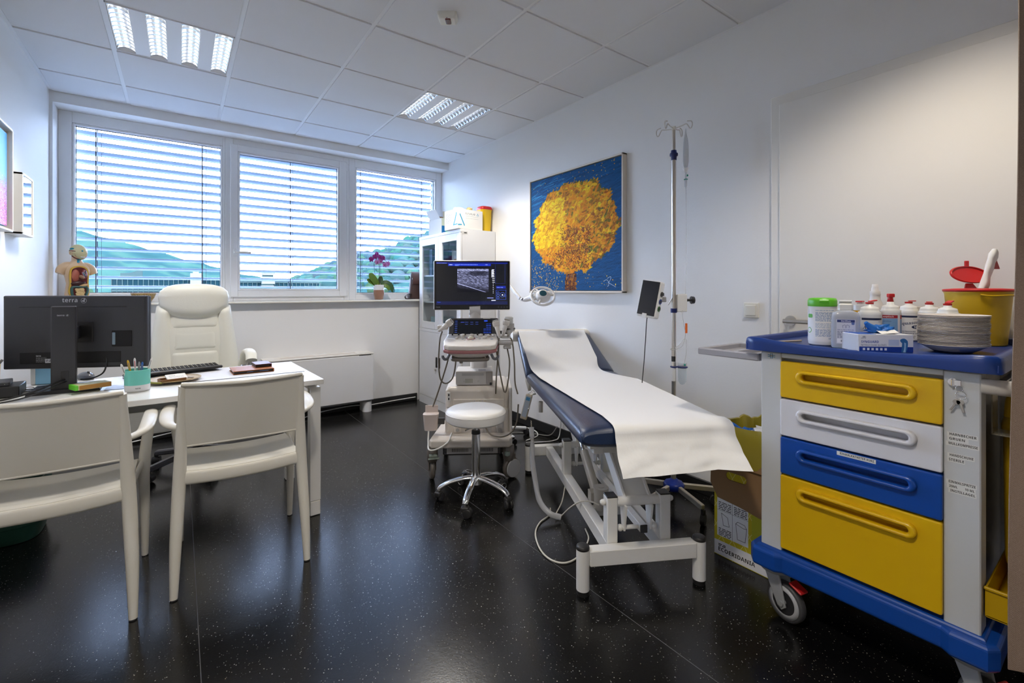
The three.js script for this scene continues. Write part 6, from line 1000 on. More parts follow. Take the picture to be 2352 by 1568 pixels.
  mesh('top_knob', [cyl(0.015, 0.015, 0.016, -0.07, 0.03, 0, 20), cyl(0.006, 0.006, 0.02, -0.07, 0.015, 0, 12)], M.black, cl);
  mesh('back_block', [rbox(0.055, 0.1, 0.03, 0.006, 0.042, -0.01, 0.005)], M.whitePlastic, cl);
  mesh('tightening_knob', [rot(cyl(0.022, 0.02, 0.018, 0, 0, 0, 8), 0, 0, -PI / 2).translate(0.095, 0.006, 0.005), rot(cyl(0.007, 0.007, 0.028, 0, 0, 0, 12), 0, 0, -PI / 2).translate(0.07, 0.006, 0.005)], M.black, cl);
  mesh('blue_ring', [cyl(0.0175, 0.0175, 0.024, 0, -0.065, 0, 24)], navyP, cl);
  solo('cable', 'black cable hanging down from the handheld monitor', 'cable', [tube([[2.07, 1.07, -1.585], [2.066, 1.04, -1.588], [2.062, 0.953, -1.591], [2.056, 0.822, -1.597], [2.049, 0.70, -1.605], [2.06, 0.5, -1.63]], 0.0025, 60)], M.black);

  // waste carton with yellow bag
  const yel = mat([0.62, 0.55, 0.03], 0.6);
  const side = canvas(512, 768, (x, w, h) => {
    x.fillStyle = '#c9b81c'; x.fillRect(0, 0, w, h); x.strokeStyle = '#e6dd8a'; x.lineWidth = 4; for (let k = -6; k < 14; k++) { x.beginPath(); x.moveTo(k * 90, 0); x.lineTo(k * 90 + 420, h); x.stroke(); x.beginPath(); x.moveTo(k * 90 + 300, 0); x.lineTo(k * 90 - 120, h); x.stroke(); }
    x.fillStyle = '#b8b82a'; x.fillRect(300, 250, 90, 420);
    x.fillStyle = '#e9e9ea'; x.fillRect(24, 180, 250, 430); x.fillRect(0, 650, w, 118);
    x.strokeStyle = '#333'; x.lineWidth = 2; x.beginPath(); x.moveTo(24, 400); x.lineTo(274, 400); x.moveTo(150, 180); x.lineTo(150, 610); x.stroke();
    lines(x, 36, 330, 104, 5, 14, 6, '#222'); lines(x, 162, 330, 104, 5, 14, 6, '#222'); lines(x, 36, 545, 104, 5, 13, 6, '#222');
    x.lineWidth = 3; x.beginPath(); x.moveTo(60, 420); x.lineTo(110, 440); x.lineTo(124, 510); x.lineTo(76, 516); x.closePath(); x.moveTo(176, 460); x.lineTo(192, 440); x.lineTo(246, 446); x.lineTo(262, 470); x.lineTo(250, 580); x.lineTo(190, 580); x.closePath(); x.moveTo(176, 460); x.lineTo(236, 474); x.lineTo(262, 470); x.stroke();
    text(x, 'ECOERIDANIA', 30, 735, 44, '#222', 'bold'); lines(x, 34, 676, 60, 2, 12, 7, '#222');
  });
  const bx = thing('waste_carton', 'yellow and brown medical waste carton lined with a yellow bag', 'carton', [2.0, 0, -1.012], -PI / 2);   // local x = along the room, local z = towards the bed
  mesh('carton_body', [span(-0.146, 0.146, 0.002, 0.43, -0.004, 0, 0.001), span(-0.146, 0.146, 0.002, 0.43, -0.294, -0.29, 0.001), span(-0.146, -0.142, 0.002, 0.43, -0.29, -0.004, 0.001), span(0.142, 0.146, 0.002, 0.43, -0.29, -0.004, 0.001), span(-0.146, 0.146, 0, 0.006, -0.294, 0)], yel, bx);
  mesh('front_print', [panel(0.29, 0.426, 0, 0.216, 0.0012)], printed(side, 0.7), bx);
  const flapTex = rep(fineBump, 3), card = mat([0.27, 0.155, 0.07], 0.85, { bumpMap: flapTex, bumpScale: 0.0003 });
  const fl = shapeOf([[-0.158, 0.425], [-0.122, 0.48], [0.144, 0.48], [0.144, 0.235], [0.06, 0.24], [-0.02, 0.255], [-0.125, 0.265], [-0.16, 0.325]], [rrect(0.092, 0.034, 0.016, -0.04, 0.378)]);
  mesh('flap', [rot(extr(fl, 0.004, 0.0006), -0.02).translate(0, 0.002, 0.012)], card, bx);
  mesh('flap_fold', [rot(cbox(0.28, 0.09, 0.004, 0, 0, 0), -0.28).translate(0.005, 0.475, 0.005), cbox(0.004, 0.2, 0.24, -0.147, 0.4, -0.15)], card, bx);
  const bagM = mat([0.44, 0.36, 0.03], 0.35, { transmission: 0.25, thickness: 0 });
  const bagRing = (r, y, f) => Array.from({ length: 80 }, (_, i) => { const t = -i / 80 * 2 * PI, c = Math.cos(t), s = Math.sin(t), k = 1 + f * nz(c * 5 + y * 7, s * 5, 2); return [r * k * 0.143 * Math.sign(c) * Math.abs(c) ** 0.5, y + f * 0.25 * nz(c * 3, s * 3, 9), -0.147 + r * k * 0.143 * Math.sign(s) * Math.abs(s) ** 0.5]; });
  mesh('yellow_bag', [...loft([bagRing(1.13, 0.44, 0.05), bagRing(1.12, 0.5, 0.07), bagRing(1.06, 0.56, 0.1), bagRing(0.98, 0.6, 0.14), bagRing(0.92, 0.595, 0.12), bagRing(0.88, 0.5, 0.08), bagRing(0.8, 0.42, 0.05)], false)], bagM, bx);
  const crump = (sx, sy, sz, s, k = 0.6) => { const g = mergeVertices(new THREE.IcosahedronGeometry(1, 4).deleteAttribute('normal').deleteAttribute('uv')), p = g.attributes.position; for (let i = 0; i < p.count; i++) { const q = 1 + k * nz(p.getX(i) * 3 + s, p.getY(i) * 3, p.getZ(i) * 3) + 0.25 * nz(p.getX(i) * 8 + s, p.getY(i) * 8, p.getZ(i) * 8); p.setXYZ(i, p.getX(i) * sx * q, p.getY(i) * sy * q, p.getZ(i) * sz * q); } g.computeVertexNormals(); return prep(g); };
  const glv = mat([0.01, 0.14, 0.55], 0.5);
  solo('used_glove', 'crumpled blue glove on top of the waste carton', 'glove', [crump(0.045, 0.02, 0.035, 2, 0.8).translate(2.08, 0.565, -1.045), tube([[2.06, 0.575, -1.06], [2.05, 0.595, -1.09], [2.04, 0.605, -1.115]], 0.009, 16), tube([[2.07, 0.575, -1.05], [2.045, 0.585, -1.07], [2.03, 0.57, -1.09]], 0.008, 16)], glv);
  solo('crumpled_paper', 'crumpled white tissue on top of the waste carton', 'tissue', [crump(0.07, 0.04, 0.075, 7, 0.7).translate(2.13, 0.565, -0.97)], M.paper);
}
// ---------------------------------------------------------------- drawer trolley
{
  const grey = mat([0.56, 0.575, 0.58], 0.35), blue = mat([0.006, 0.035, 0.20], 0.32), yellow = mat([0.70, 0.42, 0.002], 0.34), whiteD = mat([0.66, 0.66, 0.69], 0.34), blueD = mat([0.004, 0.06, 0.33], 0.34), plast = mat([0.30, 0.31, 0.33], 0.4), caster = mat([0.32, 0.33, 0.34], 0.4);
  const tr = thing('drawer_trolley', 'medical trolley with yellow, white and blue drawers', 'trolley', [1.753, 0, -0.542], -PI / 2);   // local x runs along the front, +z is the front
  for (const s of [-1, 1]) mesh('pillar', [s < 0 ? span(-0.289, -0.219, 0.262, 0.985, -0.6, 0, 0.003) : span(0.214, 0.289, 0.262, 0.985, -0.07, 0, 0.003)], grey, tr);
  mesh('rear_pillar', [span(0.214, 0.289, 0.262, 0.985, -0.6, -0.53, 0.003)], grey, tr);
  mesh('carcass', [span(-0.219, 0.26, 0.262, 0.98, -0.6, -0.03)], plast, tr);
  mesh('top_rail', [span(-0.219, 0.214, 0.968, 0.985, -0.02, -0.002, 0.002)], grey, tr);
  const drawer = (y0, y1, m, label) => {
    const outer = rrect(0.322, 0.046, 0.0225), inner = rrect(0.286, 0.02, 0.0098), yh = y1 - 0.047;
    const d = mesh('drawer', [extr(shapeOf(rrect(0.431, y1 - y0, 0.006, -0.0025, (y0 + y1) / 2), [rrect(0.296, 0.026, 0.0128, -0.0015, yh)]), 0.03, 0.004, 3).translate(0, 0, -0.02), cbox(0.34, 0.05, 0.004, -0.0015, yh, -0.022)], m, tr);
    mesh('handle', [extr(shapeOf(outer, [inner]), 0.022, 0.0075, 4).translate(-0.0015, yh, 0.006), ], m, d);
    d.userData.label = label;
    return d;
  };
  drawer(0.829, 0.957, yellow, 'yellow top drawer'); drawer(0.693, 0.823, whiteD, 'white drawer'); const d3 = drawer(0.557, 0.687, blueD, 'blue drawer'); drawer(0.289, 0.551, yellow, 'deep yellow bottom drawer');
  const sticker = (parent, s, w, h, x, y, z, size = 40) => mesh('sticker', [panel(w, h, x, y, z)], printed(canvas(512, Math.round(512 * h / w), (c, W, H) => { c.fillStyle = '#d8d8d4'; c.fillRect(0, 0, W, H); const rows = s.split('|'); rows.forEach((r, i) => text(c, r, 40, H * (i + 0.72) / rows.length, size * (H / rows.length) / 80, '#1a1a1a', 'bold', 'sans-serif', W - 60)); }), 0.5), parent);
  sticker(d3, 'EINMALKATHETER KURZ', 0.104, 0.013, 0.009, 0.679, 0.0106, 62);
  const pr = (s, w, h, x, y, size) => sticker(tr, s, w, h, x, y, 0.0008, size);
  pr('HARNBECHER', 0.062, 0.0125, 0.252, 0.807, 62); pr('GRUEN', 0.043, 0.0125, 0.2435, 0.7945, 62); pr('MULLKOMPRESSE', 0.067, 0.0125, 0.2525, 0.781, 62);
  pr('HANDSCHUHE', 0.055, 0.0125, 0.2495, 0.7485, 62); pr('STERILE', 0.036, 0.0125, 0.24, 0.7355, 62);
  pr('EINMALSPRITZE', 0.062, 0.0125, 0.2505, 0.6735, 62); pr('20ML        10 ML', 0.058, 0.0115, 0.25, 0.661, 62); pr('INSTILLAGEL', 0.057, 0.0115, 0.252, 0.649, 62);
  const cross = canvas(128, 96, (x, w, h) => { x.fillStyle = '#c4c6c2'; x.fillRect(0, 0, w, h); x.strokeStyle = '#2a6a8a'; x.lineWidth = 9; for (const [a, b] of [[1, 1], [-1, 1], [1, -1], [-1, -1]]) { x.beginPath(); x.moveTo(64 + a * 10, 48 + b * 40); x.lineTo(64 + a * 10, 48 + b * 12); x.lineTo(64 + a * 50, 48 + b * 12); x.stroke(); } x.fillStyle = '#7a6a4a'; x.fillRect(40, 42, 48, 12); });
  mesh('maker_badge', [panel(0.033, 0.023, -0.252, 0.971, 0.0007)], printed(cross, 0.5), tr);
  // lock and keys
  mesh('lock', [rot(cyl(0.011, 0.0105, 0.01, 0, 0, 0, 24), PI / 2).translate(0.235, 0.955, 0), cbox(0.004, 0.02, 0.008, 0.234, 0.955, 0.014)], M.chrome, tr);
  const ky = thing('key_ring', 'small keys hanging from the trolley lock', 'keys', [1.753, 0, -0.542], -PI / 2);
  mesh('key_in_lock', [cbox(0.014, 0.016, 0.002, 0.246, 0.955, 0.018)], M.chrome, ky);
  mesh('ring', [rot(torus(0.008, 0.001, 0, 0, 0, 24, 6), PI / 2).translate(0.25, 0.94, 0.018), rot(torus(0.011, 0.001, 0, 0, 0, 24, 6), PI / 2, 0.4).translate(0.252, 0.921, 0.014)], M.chrome, ky);
  for (const a of [0.25, -0.5]) mesh('key', [rot(merge([extr(rrect(0.016, 0.013, 0.005), 0.002, 0.0004), cbox(0.006, 0.024, 0.0018, 0, -0.016, 0.001)]), 0, 0, a).translate(0.248 + a * 0.01, 0.902, 0.012)], M.satin, ky);
  // worktop tray
  const ow = 0.332, z0 = 0.036, z1 = -0.69;
  const outl = (k) => { const w = ow - k, P = []; for (let i = 0; i <= 12; i++) { const t = i / 12; P.push([-w + 2 * w * t, -(z0 - k + (k ? 0 : 0) - 0.018 * Math.sin(PI * t) ** 2)]); } P.push([w, -(z1 + k)], [-w, -(z1 + k)]); return P; };
  mesh('tray_floor', [lying(extr(outl(0.006), 0.022, 0.002)).translate(0, 0.993, 0)], blue, tr);
  const crest = (t) => 1.038 - 0.019 * Math.sin(PI * Math.min(1, Math.max(0, (t - 0.06) / 0.88))) ** 0.8;
  const ringPts = [];   // closed path round the tray, the front dips in the middle
  for (let i = 0; i <= 30; i++) { const t = i / 30; ringPts.push([-ow + 0.014 + 2 * (ow - 0.014) * t, z0 - 0.014 - 0.018 * Math.sin(PI * t) ** 2, crest(t)]); }
  for (let i = 1; i < 16; i++) ringPts.push([ow - 0.014, z0 - 0.014 + (z1 + 0.028 - z0) * i / 16, 1.038]);
  for (let i = 0; i <= 30; i++) { const t = i / 30; ringPts.push([ow - 0.014 - 2 * (ow - 0.014) * t, z1 + 0.014, 1.038]); }
  for (let i = 1; i < 16; i++) ringPts.push([-ow + 0.014, z1 + 0.014 + (z0 - z1 - 0.028) * i / 16, 1.038]);
  const nR = ringPts.length, prof = [[0.014, 0], [0.0145, 0.55], [0.012, 0.86], [0.006, 0.97], [0, 1], [-0.006, 0.97], [-0.011, 0.86], [-0.014, 0.5], [-0.014, 0], [0.014, 0]];
  mesh('tray_rim', [sheet(nR, 9, (u, v) => { const i = Math.round(u * nR) % nR, p = ringPts[i], q0 = ringPts[(i + nR - 1) % nR], q1 = ringPts[(i + 1) % nR], d = V(q1[0] - q0[0], 0, q1[1] - q0[1]).normalize(), [o, h] = prof[Math.round((1 - v) * 9)]; return [p[0] - d.z * -1 * -o, 0.99 + (p[2] - 0.99) * h, p[1] + d.x * o * 1]; }, true)], blue, tr);
  // base and castors
  const bw = 0.326;
  const baseO = [[-bw, 0.0], [-bw + 0.02, -0.028], [-0.23, -0.03], [-0.21, -0.014], [0.21, -0.014], [0.23, -0.03], [bw - 0.02, -0.028], [bw, 0.0], [bw, 0.62], [-bw, 0.62]];
  mesh('base', [lying(extr(baseO, 0.072, 0.014, 4)).translate(0, 0.195, 0), lying(extr([[-0.3, -0.01], [0.3, -0.01], [0.3, 0.6], [-0.3, 0.6]], 0.03, 0.01, 3)).translate(0, 0.245, 0)], blueD, tr);
  for (const [x, z, t] of [[-0.262, -0.06, 1.35], [0.262, -0.06, 1.2], [-0.26, -0.53, 2.2], [0.26, -0.53, 1.4]]) {
    const g = new THREE.Group(); g.name = 'caster'; g.position.set(x, 0, z); g.rotation.y = t; tr.add(g);
    mesh('swivel_cap', [lathe([[0, 0.2], [0.05, 0.2], [0.056, 0.185], [0.054, 0.172], [0.03, 0.16], [0, 0.16]], 32)], caster, g);
    for (const s of [-1, 1]) mesh('fork_arm', [rot(extr([[-0.03, 0.165], [0.03, 0.165], [0.045, 0.1], [0.055, 0.06], [0.04, 0.045], [0.024, 0.055], [-0.005, 0.11]], 0.008, 0.002), 0, -PI / 2).translate(s * 0.024 + 0.004, 0, 0)], caster, g);
    const w = mesh('wheel', [rot(lathe([[0.05, -0.016], [0.063, -0.015], [0.069, -0.009], [0.069, 0.009], [0.063, 0.015], [0.05, 0.016]], 40), 0, 0, PI / 2).translate(0, 0.0695, 0.04)], M.darkGrey, g);
    mesh('wheel_ring', [rot(lathe([[0.042, -0.0165], [0.058, -0.0165], [0.058, 0.0165], [0.042, 0.0165]], 40), 0, 0, PI / 2).translate(0, 0.0695, 0.04)], mat([0.45, 0.46, 0.48], 0.4), w);
    mesh('wheel_core', [rot(cyl(0.043, 0.043, 0.026, 0, -0.013, 0, 32), 0, 0, PI / 2).translate(0, 0.0695, 0.04)], M.black, w);
    mesh('axle_cap', [rot(cyl(0.009, 0.009, 0.07, 0, -0.035, 0, 20), 0, 0, PI / 2).translate(0, 0.0695, 0.04)], caster, g);
    mesh('brake_pedal', [rot(cbox(0.04, 0.008, 0.05, 0, 0, 0, 0.003), 0.35).translate(0.0, 0.145, 0.085), ], M.red, g);
  }
  // fold-out shelf at the left end
  const shf = mesh('side_shelf', [span(-0.548, -0.3, 0.945, 0.972, -0.335, -0.315, 0.004), span(-0.548, -0.3, 0.945, 0.972, -0.02, 0.0, 0.004), span(-0.548, -0.53, 0.945, 0.972, -0.32, -0.015, 0.004), span(-0.31, -0.292, 0.945, 0.972, -0.32, -0.015, 0.004), span(-0.54, -0.3, 0.945, 0.951, -0.325, -0.01), span(-0.42, -0.405, 0.95, 0.97, -0.32, -0.015, 0.003)], mat([0.36, 0.36, 0.39], 0.4), tr);
  // right end: push handle, wire shelf, hanging bins
  mesh('push_handle', [...taper([[0.285, 0.951, -0.012], [0.31, 0.95, -0.02], [0.335, 0.947, -0.04], [0.345, 0.945, -0.09], [0.345, 0.945, -0.45], [0.335, 0.947, -0.5], [0.29, 0.951, -0.53]], () => [0.014, 0.021], 50, 16, [0, 1, 0])], mat([0.70, 0.67, 0.62], 0.35), tr);
  mesh('pull_out_shelf', [cbox(0.02, 0.006, 0.5, 0.3, 0.938, -0.3), cbox(0.012, 0.012, 0.5, 0.318, 0.93, -0.3)], M.chrome, tr);
  const yb = mat([0.58, 0.36, 0.004], 0.3);
  const bn = thing('hanging_bin', 'yellow lidded waste bin hanging on the trolley side', 'bin', [1.753, 0, -0.542], -PI / 2);
  mesh('bin_body', loft([[0.4, 0.9], [0.42, 0.94], [0.78, 1.0], [0.785, 1.04], [0.8, 1.04]].map(([y, k]) => oval(0.352, y, -0.36, 0.055 * k, 0.155 * k, 32, 5))), yb, bn);
  mesh('lid', loft([[0.8, 1.04], [0.81, 1.04], [0.845, 0.9], [0.86, 0.6]].map(([y, k]) => oval(0.352, y, -0.36, 0.056 * k, 0.156 * k, 32, 5))), yb, bn);
  mesh('hinge_arm', [tube([[0.312, 0.84, -0.22], [0.32, 0.9, -0.2], [0.34, 0.91, -0.21], [0.35, 0.86, -0.22]], 0.008, 24)], yb, bn);
  const b2 = thing('hanging_bin', 'small open yellow tray low on the trolley side', 'bin', [1.753, 0, -0.542], -PI / 2);
  mesh('bin_body', [span(0.292, 0.296, 0.32, 0.4, -0.4, -0.03, 0.001), span(0.35, 0.355, 0.32, 0.4, -0.4, -0.03, 0.001), span(0.294, 0.355, 0.32, 0.4, -0.035, -0.03, 0.001), span(0.294, 0.355, 0.32, 0.4, -0.4, -0.395, 0.001), span(0.294, 0.355, 0.318, 0.324, -0.4, -0.03, 0.001), span(0.29, 0.36, 0.394, 0.402, -0.034, -0.024, 0.002), span(0.35, 0.36, 0.394, 0.402, -0.4, -0.03, 0.002)], yb, b2);
  const bh = thing('clear_holder', 'clear plastic holder on the trolley end under the handle', 'holder', [1.753, 0, -0.542], -PI / 2);
  mesh('holder', [span(0.292, 0.295, 0.8, 0.93, -0.2, -0.12), span(0.335, 0.337, 0.8, 0.91, -0.2, -0.12), span(0.292, 0.337, 0.8, 0.803, -0.2, -0.12)], mat([0.85, 0.83, 0.75], 0.08, { transmission: 0.8, thickness: 0, ior: 1.35 }), bh);

  // ------------------------------------------------ things on the tray (world places)
  const FY = 1.0152;
  // wipes tub
  const wl = canvas(512, 512, (x, w, h) => { x.fillStyle = '#eceae8'; x.fillRect(0, 0, w, h); lines(x, 180, 30, 240, 1, 12, 6, '#4a86b8'); lines(x, 180, 60, 220, 11, 13, 6, '#5a7eb0'); lines(x, 180, 230, 220, 5, 16, 6, '#8aa0c0'); lines(x, 180, 320, 230, 9, 13, 6, '#5a7eb0'); x.fillStyle = '#4ea52a'; x.beginPath(); x.roundRect(40, 90, 100, 58, 16); x.fill(); x.strokeStyle = '#4ea52a'; x.lineWidth = 10; x.beginPath(); x.arc(80, 340, 38, 0, 7); x.stroke(); x.beginPath(); x.arc(450, 460, 22, 0, 7); x.stroke(); text(x, 'CE', 340, 470, 26, '#3a5a90'); });
  const wp = thing('wipes_tub', 'white wipes tub with bright green lid on the trolley', 'tub', [1.868, FY, -0.672], -1.1);
  mesh('tub', [lathe([[0, 0], [0.038, 0], [0.0425, 0.006], [0.043, 0.138], [0.0415, 0.14], [0, 0.14]], 40)], M.whitePlastic, wp);
  mesh('tub_print', [wrapLabel(0.0434, 0.118, 0.014, -1.65, 1.3, 32)], printed(wl, 0.4), wp);
  mesh('lid', [lathe([[0.0425, 0.138], [0.0445, 0.14], [0.0445, 0.158], [0.041, 0.167], [0.03, 0.169], [0, 0.17]], 40), cbox(0.03, 0.01, 0.006, 0, 0.157, 0.0435, 0.002)], M.greenCap, wp);
  // hand disinfectant
  const sl = canvas(256, 384, (x, w, h) => { x.fillStyle = '#ccd0e2'; x.fillRect(0, 0, w, h); x.fillStyle = '#25397f'; x.fillRect(10, 6, 236, 40); text(x, 'Sterillium', 62, 36, 28, '#eef'); x.beginPath(); x.arc(222, 62, 22, 0, 7); x.fillStyle = '#5a70b0'; x.fill(); x.strokeStyle = '#3a4a80'; x.lineWidth = 4; for (const s of [-1, 1]) { x.beginPath(); x.moveTo(128 + s * 6, 136); x.lineTo(128 + s * 8, 92); x.lineTo(128 + s * 22, 84); x.lineTo(128 + s * 36, 100); x.lineTo(128 + s * 46, 98); x.lineTo(128 + s * 40, 136); x.stroke(); } lines(x, 12, 160, 220, 1, 10, 6, '#4a5a90'); lines(x, 12, 182, 230, 9, 13, 8, '#8088a8'); x.fillStyle = '#e8ecf6'; x.fillRect(10, 306, 236, 64); for (let k = 0; k < 26; k++) { x.fillStyle = '#3a3f60'; x.fillRect(56 + k * 5.4, 322, (k * 7) % 4 + 1, 34); } });
  const sd = thing('disinfectant_bottle', 'flat clear disinfectant bottle with white flip cap on the trolley', 'bottle', [1.829, FY, -0.589], -1.2);
  const flatRing = (y, a, b) => oval(0, y, 0, a, b, 36, 4.5);
  mesh('bottle', loft([flatRing(0, 0.037, 0.022), flatRing(0.005, 0.04, 0.025), flatRing(0.105, 0.04, 0.025), flatRing(0.12, 0.036, 0.022), flatRing(0.127, 0.02, 0.016)]), mat([0.60, 0.64, 0.74], 0.2, { transmission: 0.35, thickness: 0 }), sd);
  mesh('liquid', loft([flatRing(0.002, 0.0385, 0.0235), flatRing(0.014, 0.0395, 0.0246)]), mat([0.20, 0.52, 0.60], 0.2), sd);
  mesh('bottle_print', [panel(0.052, 0.082, 0, 0.057, 0.0258)], printed(sl, 0.3), sd);
  mesh('cap', [rbox(0.04, 0.026, 0.03, 0.006, 0, 0.138, 0), rot(rbox(0.036, 0.005, 0.028, 0.0022, 0, 0, 0), -0.5).translate(0, 0.154, -0.006)], M.whitePlastic, sd);
  // gel bottles
  const gelTex = canvas(512, 512, (x, w, h) => { x.fillStyle = '#ecebea'; x.fillRect(0, 0, w, h); x.fillStyle = '#1d2a4e'; x.fillRect(40, 30, 380, 38); lines(x, 300, 92, 90, 1, 10, 6, '#555'); x.save(); x.translate(60, 230); x.rotate(-0.13); x.transform(1, 0, -0.25, 1, 0, 0); text(x, 'Aquasonic', 0, 0, 78, '#1b2c55', 'bold', 'serif'); x.restore(); x.fillStyle = '#1b2c55'; x.beginPath(); x.ellipse(350, 256, 74, 34, 0, 0, 7); x.fill(); text(x, '100', 308, 276, 56, '#fff'); text(x, 'ULTRASOUND', 120, 360, 34, '#1b2c55'); text(x, 'TRANSMISSION GEL', 70, 398, 34, '#1b2c55'); lines(x, 140, 430, 200, 3, 20, 8, '#444'); });
  const redTex = canvas(512, 512, (x, w, h) => { x.fillStyle = '#e6e2e0'; x.fillRect(0, 0, w, h); x.fillStyle = '#a81c2c'; x.fillRect(20, 20, 260, 60); x.fillRect(20, 380, 260, 110); x.fillStyle = '#7fa8d0'; x.fillRect(20, 84, 260, 290); x.fillRect(340, 100, 172, 400); x.fillStyle = '#a81c2c'; x.fillRect(340, 20, 172, 76); text(x, 'aseptisch', 30, 62, 40, '#f6e8e8'); text(x, 'sensitiva', 40, 150, 34, '#2a4a80', 'normal'); text(x, 'derm', 60, 280, 64, '#26406e'); lines(x, 40, 320, 200, 2, 22, 9, '#c03040'); lines(x, 360, 130, 130, 12, 26, 8, '#4a70a8'); });
  function gelBottle(name, label, x, z, turn, tex, k = 1, nozzle = 'cap', capLean = 0.2) {
    const t = thing(name, label, 'bottle', [x, FY, z], turn, name === 'gel_bottle' ? 'ultrasound gel bottles on the trolley' : undefined);
    mesh('bottle', [lathe([[0, 0], [0.029, 0], [0.032, 0.004], [0.0325, 0.108 * k], [0.0325, 0.12 * k], [0.028, 0.121 * k], [0.026, 0.13 * k], [0.0245, 0.136 * k], [0.012, 0.141 * k], [0.0105, 0.152 * k], [0, 0.152 * k]], 36)], M.whitePlastic, t);
    mesh('bottle_print', [wrapLabel(0.0329, 0.1 * k, 0.006, -1.5, 1.5, 24)], printed(tex, 0.35), t);
    if (nozzle === 'cap') mesh('cap', [cyl(0.0115, 0.0125, 0.006, 0, 0.148 * k, 0, 20), rot(rbox(0.022, 0.004, 0.018, 0.0016, 0.008, 0, 0), 0, 0, capLean).translate(0.002, 0.157 * k, 0)], M.red, t);
    else mesh('cap', [lathe([[0, 0.182 * k], [0.0075, 0.181 * k], [0.0085, 0.162 * k], [0.0105, 0.152 * k], [0, 0.152 * k]], 20), rbox(0.02, 0.014, 0.018, 0.003, 0, 0.176 * k, 0.002)], M.red, t);
    return t;
  }
  gelBottle('gel_bottle', 'white gel bottle with red flip cap in front behind the glove box', 1.953, -0.557, -0.75, gelTex);
  gelBottle('antiseptic_bottle', 'white antiseptic bottle with red and blue print and tall red cap', 2.201, -0.5626, -0.75, redTex, 1.0, 'tall');
  gelBottle('gel_bottle', 'white gel bottle with open red cap right of the antiseptic bottle', 2.296, -0.53, -1.2, gelTex, 0.98, 'cap', 0.05);
  gelBottle('gel_bottle', 'white gel bottle with round red cap behind the dish stack', 2.224, -0.455, 0.2, gelTex, 0.97, 'cap', 0.0);
  gelBottle('gel_bottle', 'white gel bottle with crumpled red cap in front of the sharps bucket', 2.15, -0.392, -0.3, gelTex, 0.97, 'cap', 0.35);
  const sp = thing('spray_bottle', 'white tapered spray bottle without nozzle at the back of the trolley', 'bottle', [2.363, FY, -0.655]);
  mesh('bottle', [lathe([[0, 0], [0.034, 0], [0.037, 0.005], [0.037, 0.1], [0.028, 0.135], [0.019, 0.155], [0.017, 0.175], [0.019, 0.176], [0.0185, 0.192], [0.013, 0.193], [0.012, 0.207], [0.0105, 0.208], [0.01, 0.221], [0, 0.221]], 32)], mat([0.72, 0.70, 0.68], 0.35), sp);
  const yo = thing('iodine_bottle', 'yellow brown bottle with open red lid behind the disinfectant', 'bottle', [2.14, FY, -0.644]);
  mesh('bottle', [lathe([[0, 0], [0.026, 0], [0.028, 0.004], [0.028, 0.1], [0.018, 0.118], [0.017, 0.13], [0, 0.13]], 28)], mat([0.52, 0.27, 0.01], 0.25), yo);
  mesh('bottle_print', [wrapLabel(0.0284, 0.07, 0.012, -1.4, 1.2, 18)], mat([0.50, 0.09, 0.09], 0.4), yo);
  mesh('neck', [cyl(0.019, 0.018, 0.02, 0, 0.118, 0, 24), rot(rbox(0.034, 0.004, 0.02, 0.0016, 0, 0, 0), 0, 0, 0.1).translate(0.022, 0.146, 0)], M.whitePlastic, yo);
  mesh('lid', [rbox(0.03, 0.005, 0.022, 0.002, 0.01, 0.152, 0)], M.red, yo);
  const cc = thing('carton', 'open pale cardboard carton at the back of the trolley tray', 'box', [2.25, FY, -0.745], -0.2);
  mesh('carton_body', [cbox(0.16, 0.1, 0.004, 0, 0.05, 0.05), cbox(0.16, 0.1, 0.004, 0, 0.05, -0.05), cbox(0.004, 0.1, 0.1, -0.078, 0.05, 0), cbox(0.004, 0.1, 0.1, 0.078, 0.05, 0), cbox(0.16, 0.004, 0.1, 0, 0.002, 0)], mat([0.50, 0.42, 0.32], 0.8), cc);
  mesh('flap', [rot(cbox(0.156, 0.004, 0.06, 0, 0, 0.03), -0.45).translate(0, 0.1, 0.05)], mat([0.62, 0.56, 0.46], 0.8), cc);
  const sb = solo('back_stop', 'pale wooden strip standing behind the gel bottles', 'strip', [cbox(0.016, 0.13, 0.36, 2.405, FY + 0.0655, -0.5, 0.002)], mat([0.62, 0.55, 0.47], 0.7)); sb.name = 'wooden_strip';
  // glove box
  const gt = canvas(768, 256, (x, w, h) => { x.fillStyle = '#dfe2ee'; x.fillRect(0, 0, w, h); x.fillStyle = '#123a9c'; x.fillRect(0, 176, w, 80); x.fillStyle = '#b9c8e8'; x.fillRect(420, 70, 150, 90); x.fillStyle = '#2f6fb0'; x.beginPath(); x.moveTo(600, 256); x.lineTo(612, 120); x.quadraticCurveTo(570, 90, 590, 66); x.quadraticCurveTo(650, 30, 690, 90); x.quadraticCurveTo(706, 150, 668, 256); x.fill(); x.fillStyle = '#9cc4e8'; x.beginPath(); x.moveTo(624, 256); x.quadraticCurveTo(650, 190, 640, 110); x.lineTo(668, 120); x.lineTo(660, 256); x.fill(); x.fillStyle = '#123a9c'; text(x, 'SYNGUARD', 28, 122, 48, '#123a9c'); text(x, 'NITRILE EXAM GLOVES', 26, 166, 36, '#2a3c70', 'normal'); text(x, 'INTCO', 30, 62, 24, '#2a3c70', 'normal'); x.strokeStyle = '#2a3c70'; x.lineWidth = 4; for (let k = 0; k < 5; k++) { x.beginPath(); x.moveTo(72, 38); x.lineTo(72 + 30 * Math.cos(PI + k * PI / 4), 38 + 26 * Math.sin(PI + k * PI / 4)); x.stroke(); } x.fillStyle = '#dfe6f8'; for (let k = 0; k < 6; k++) x.fillRect(52 + k * 62, 196, 34, 34); });
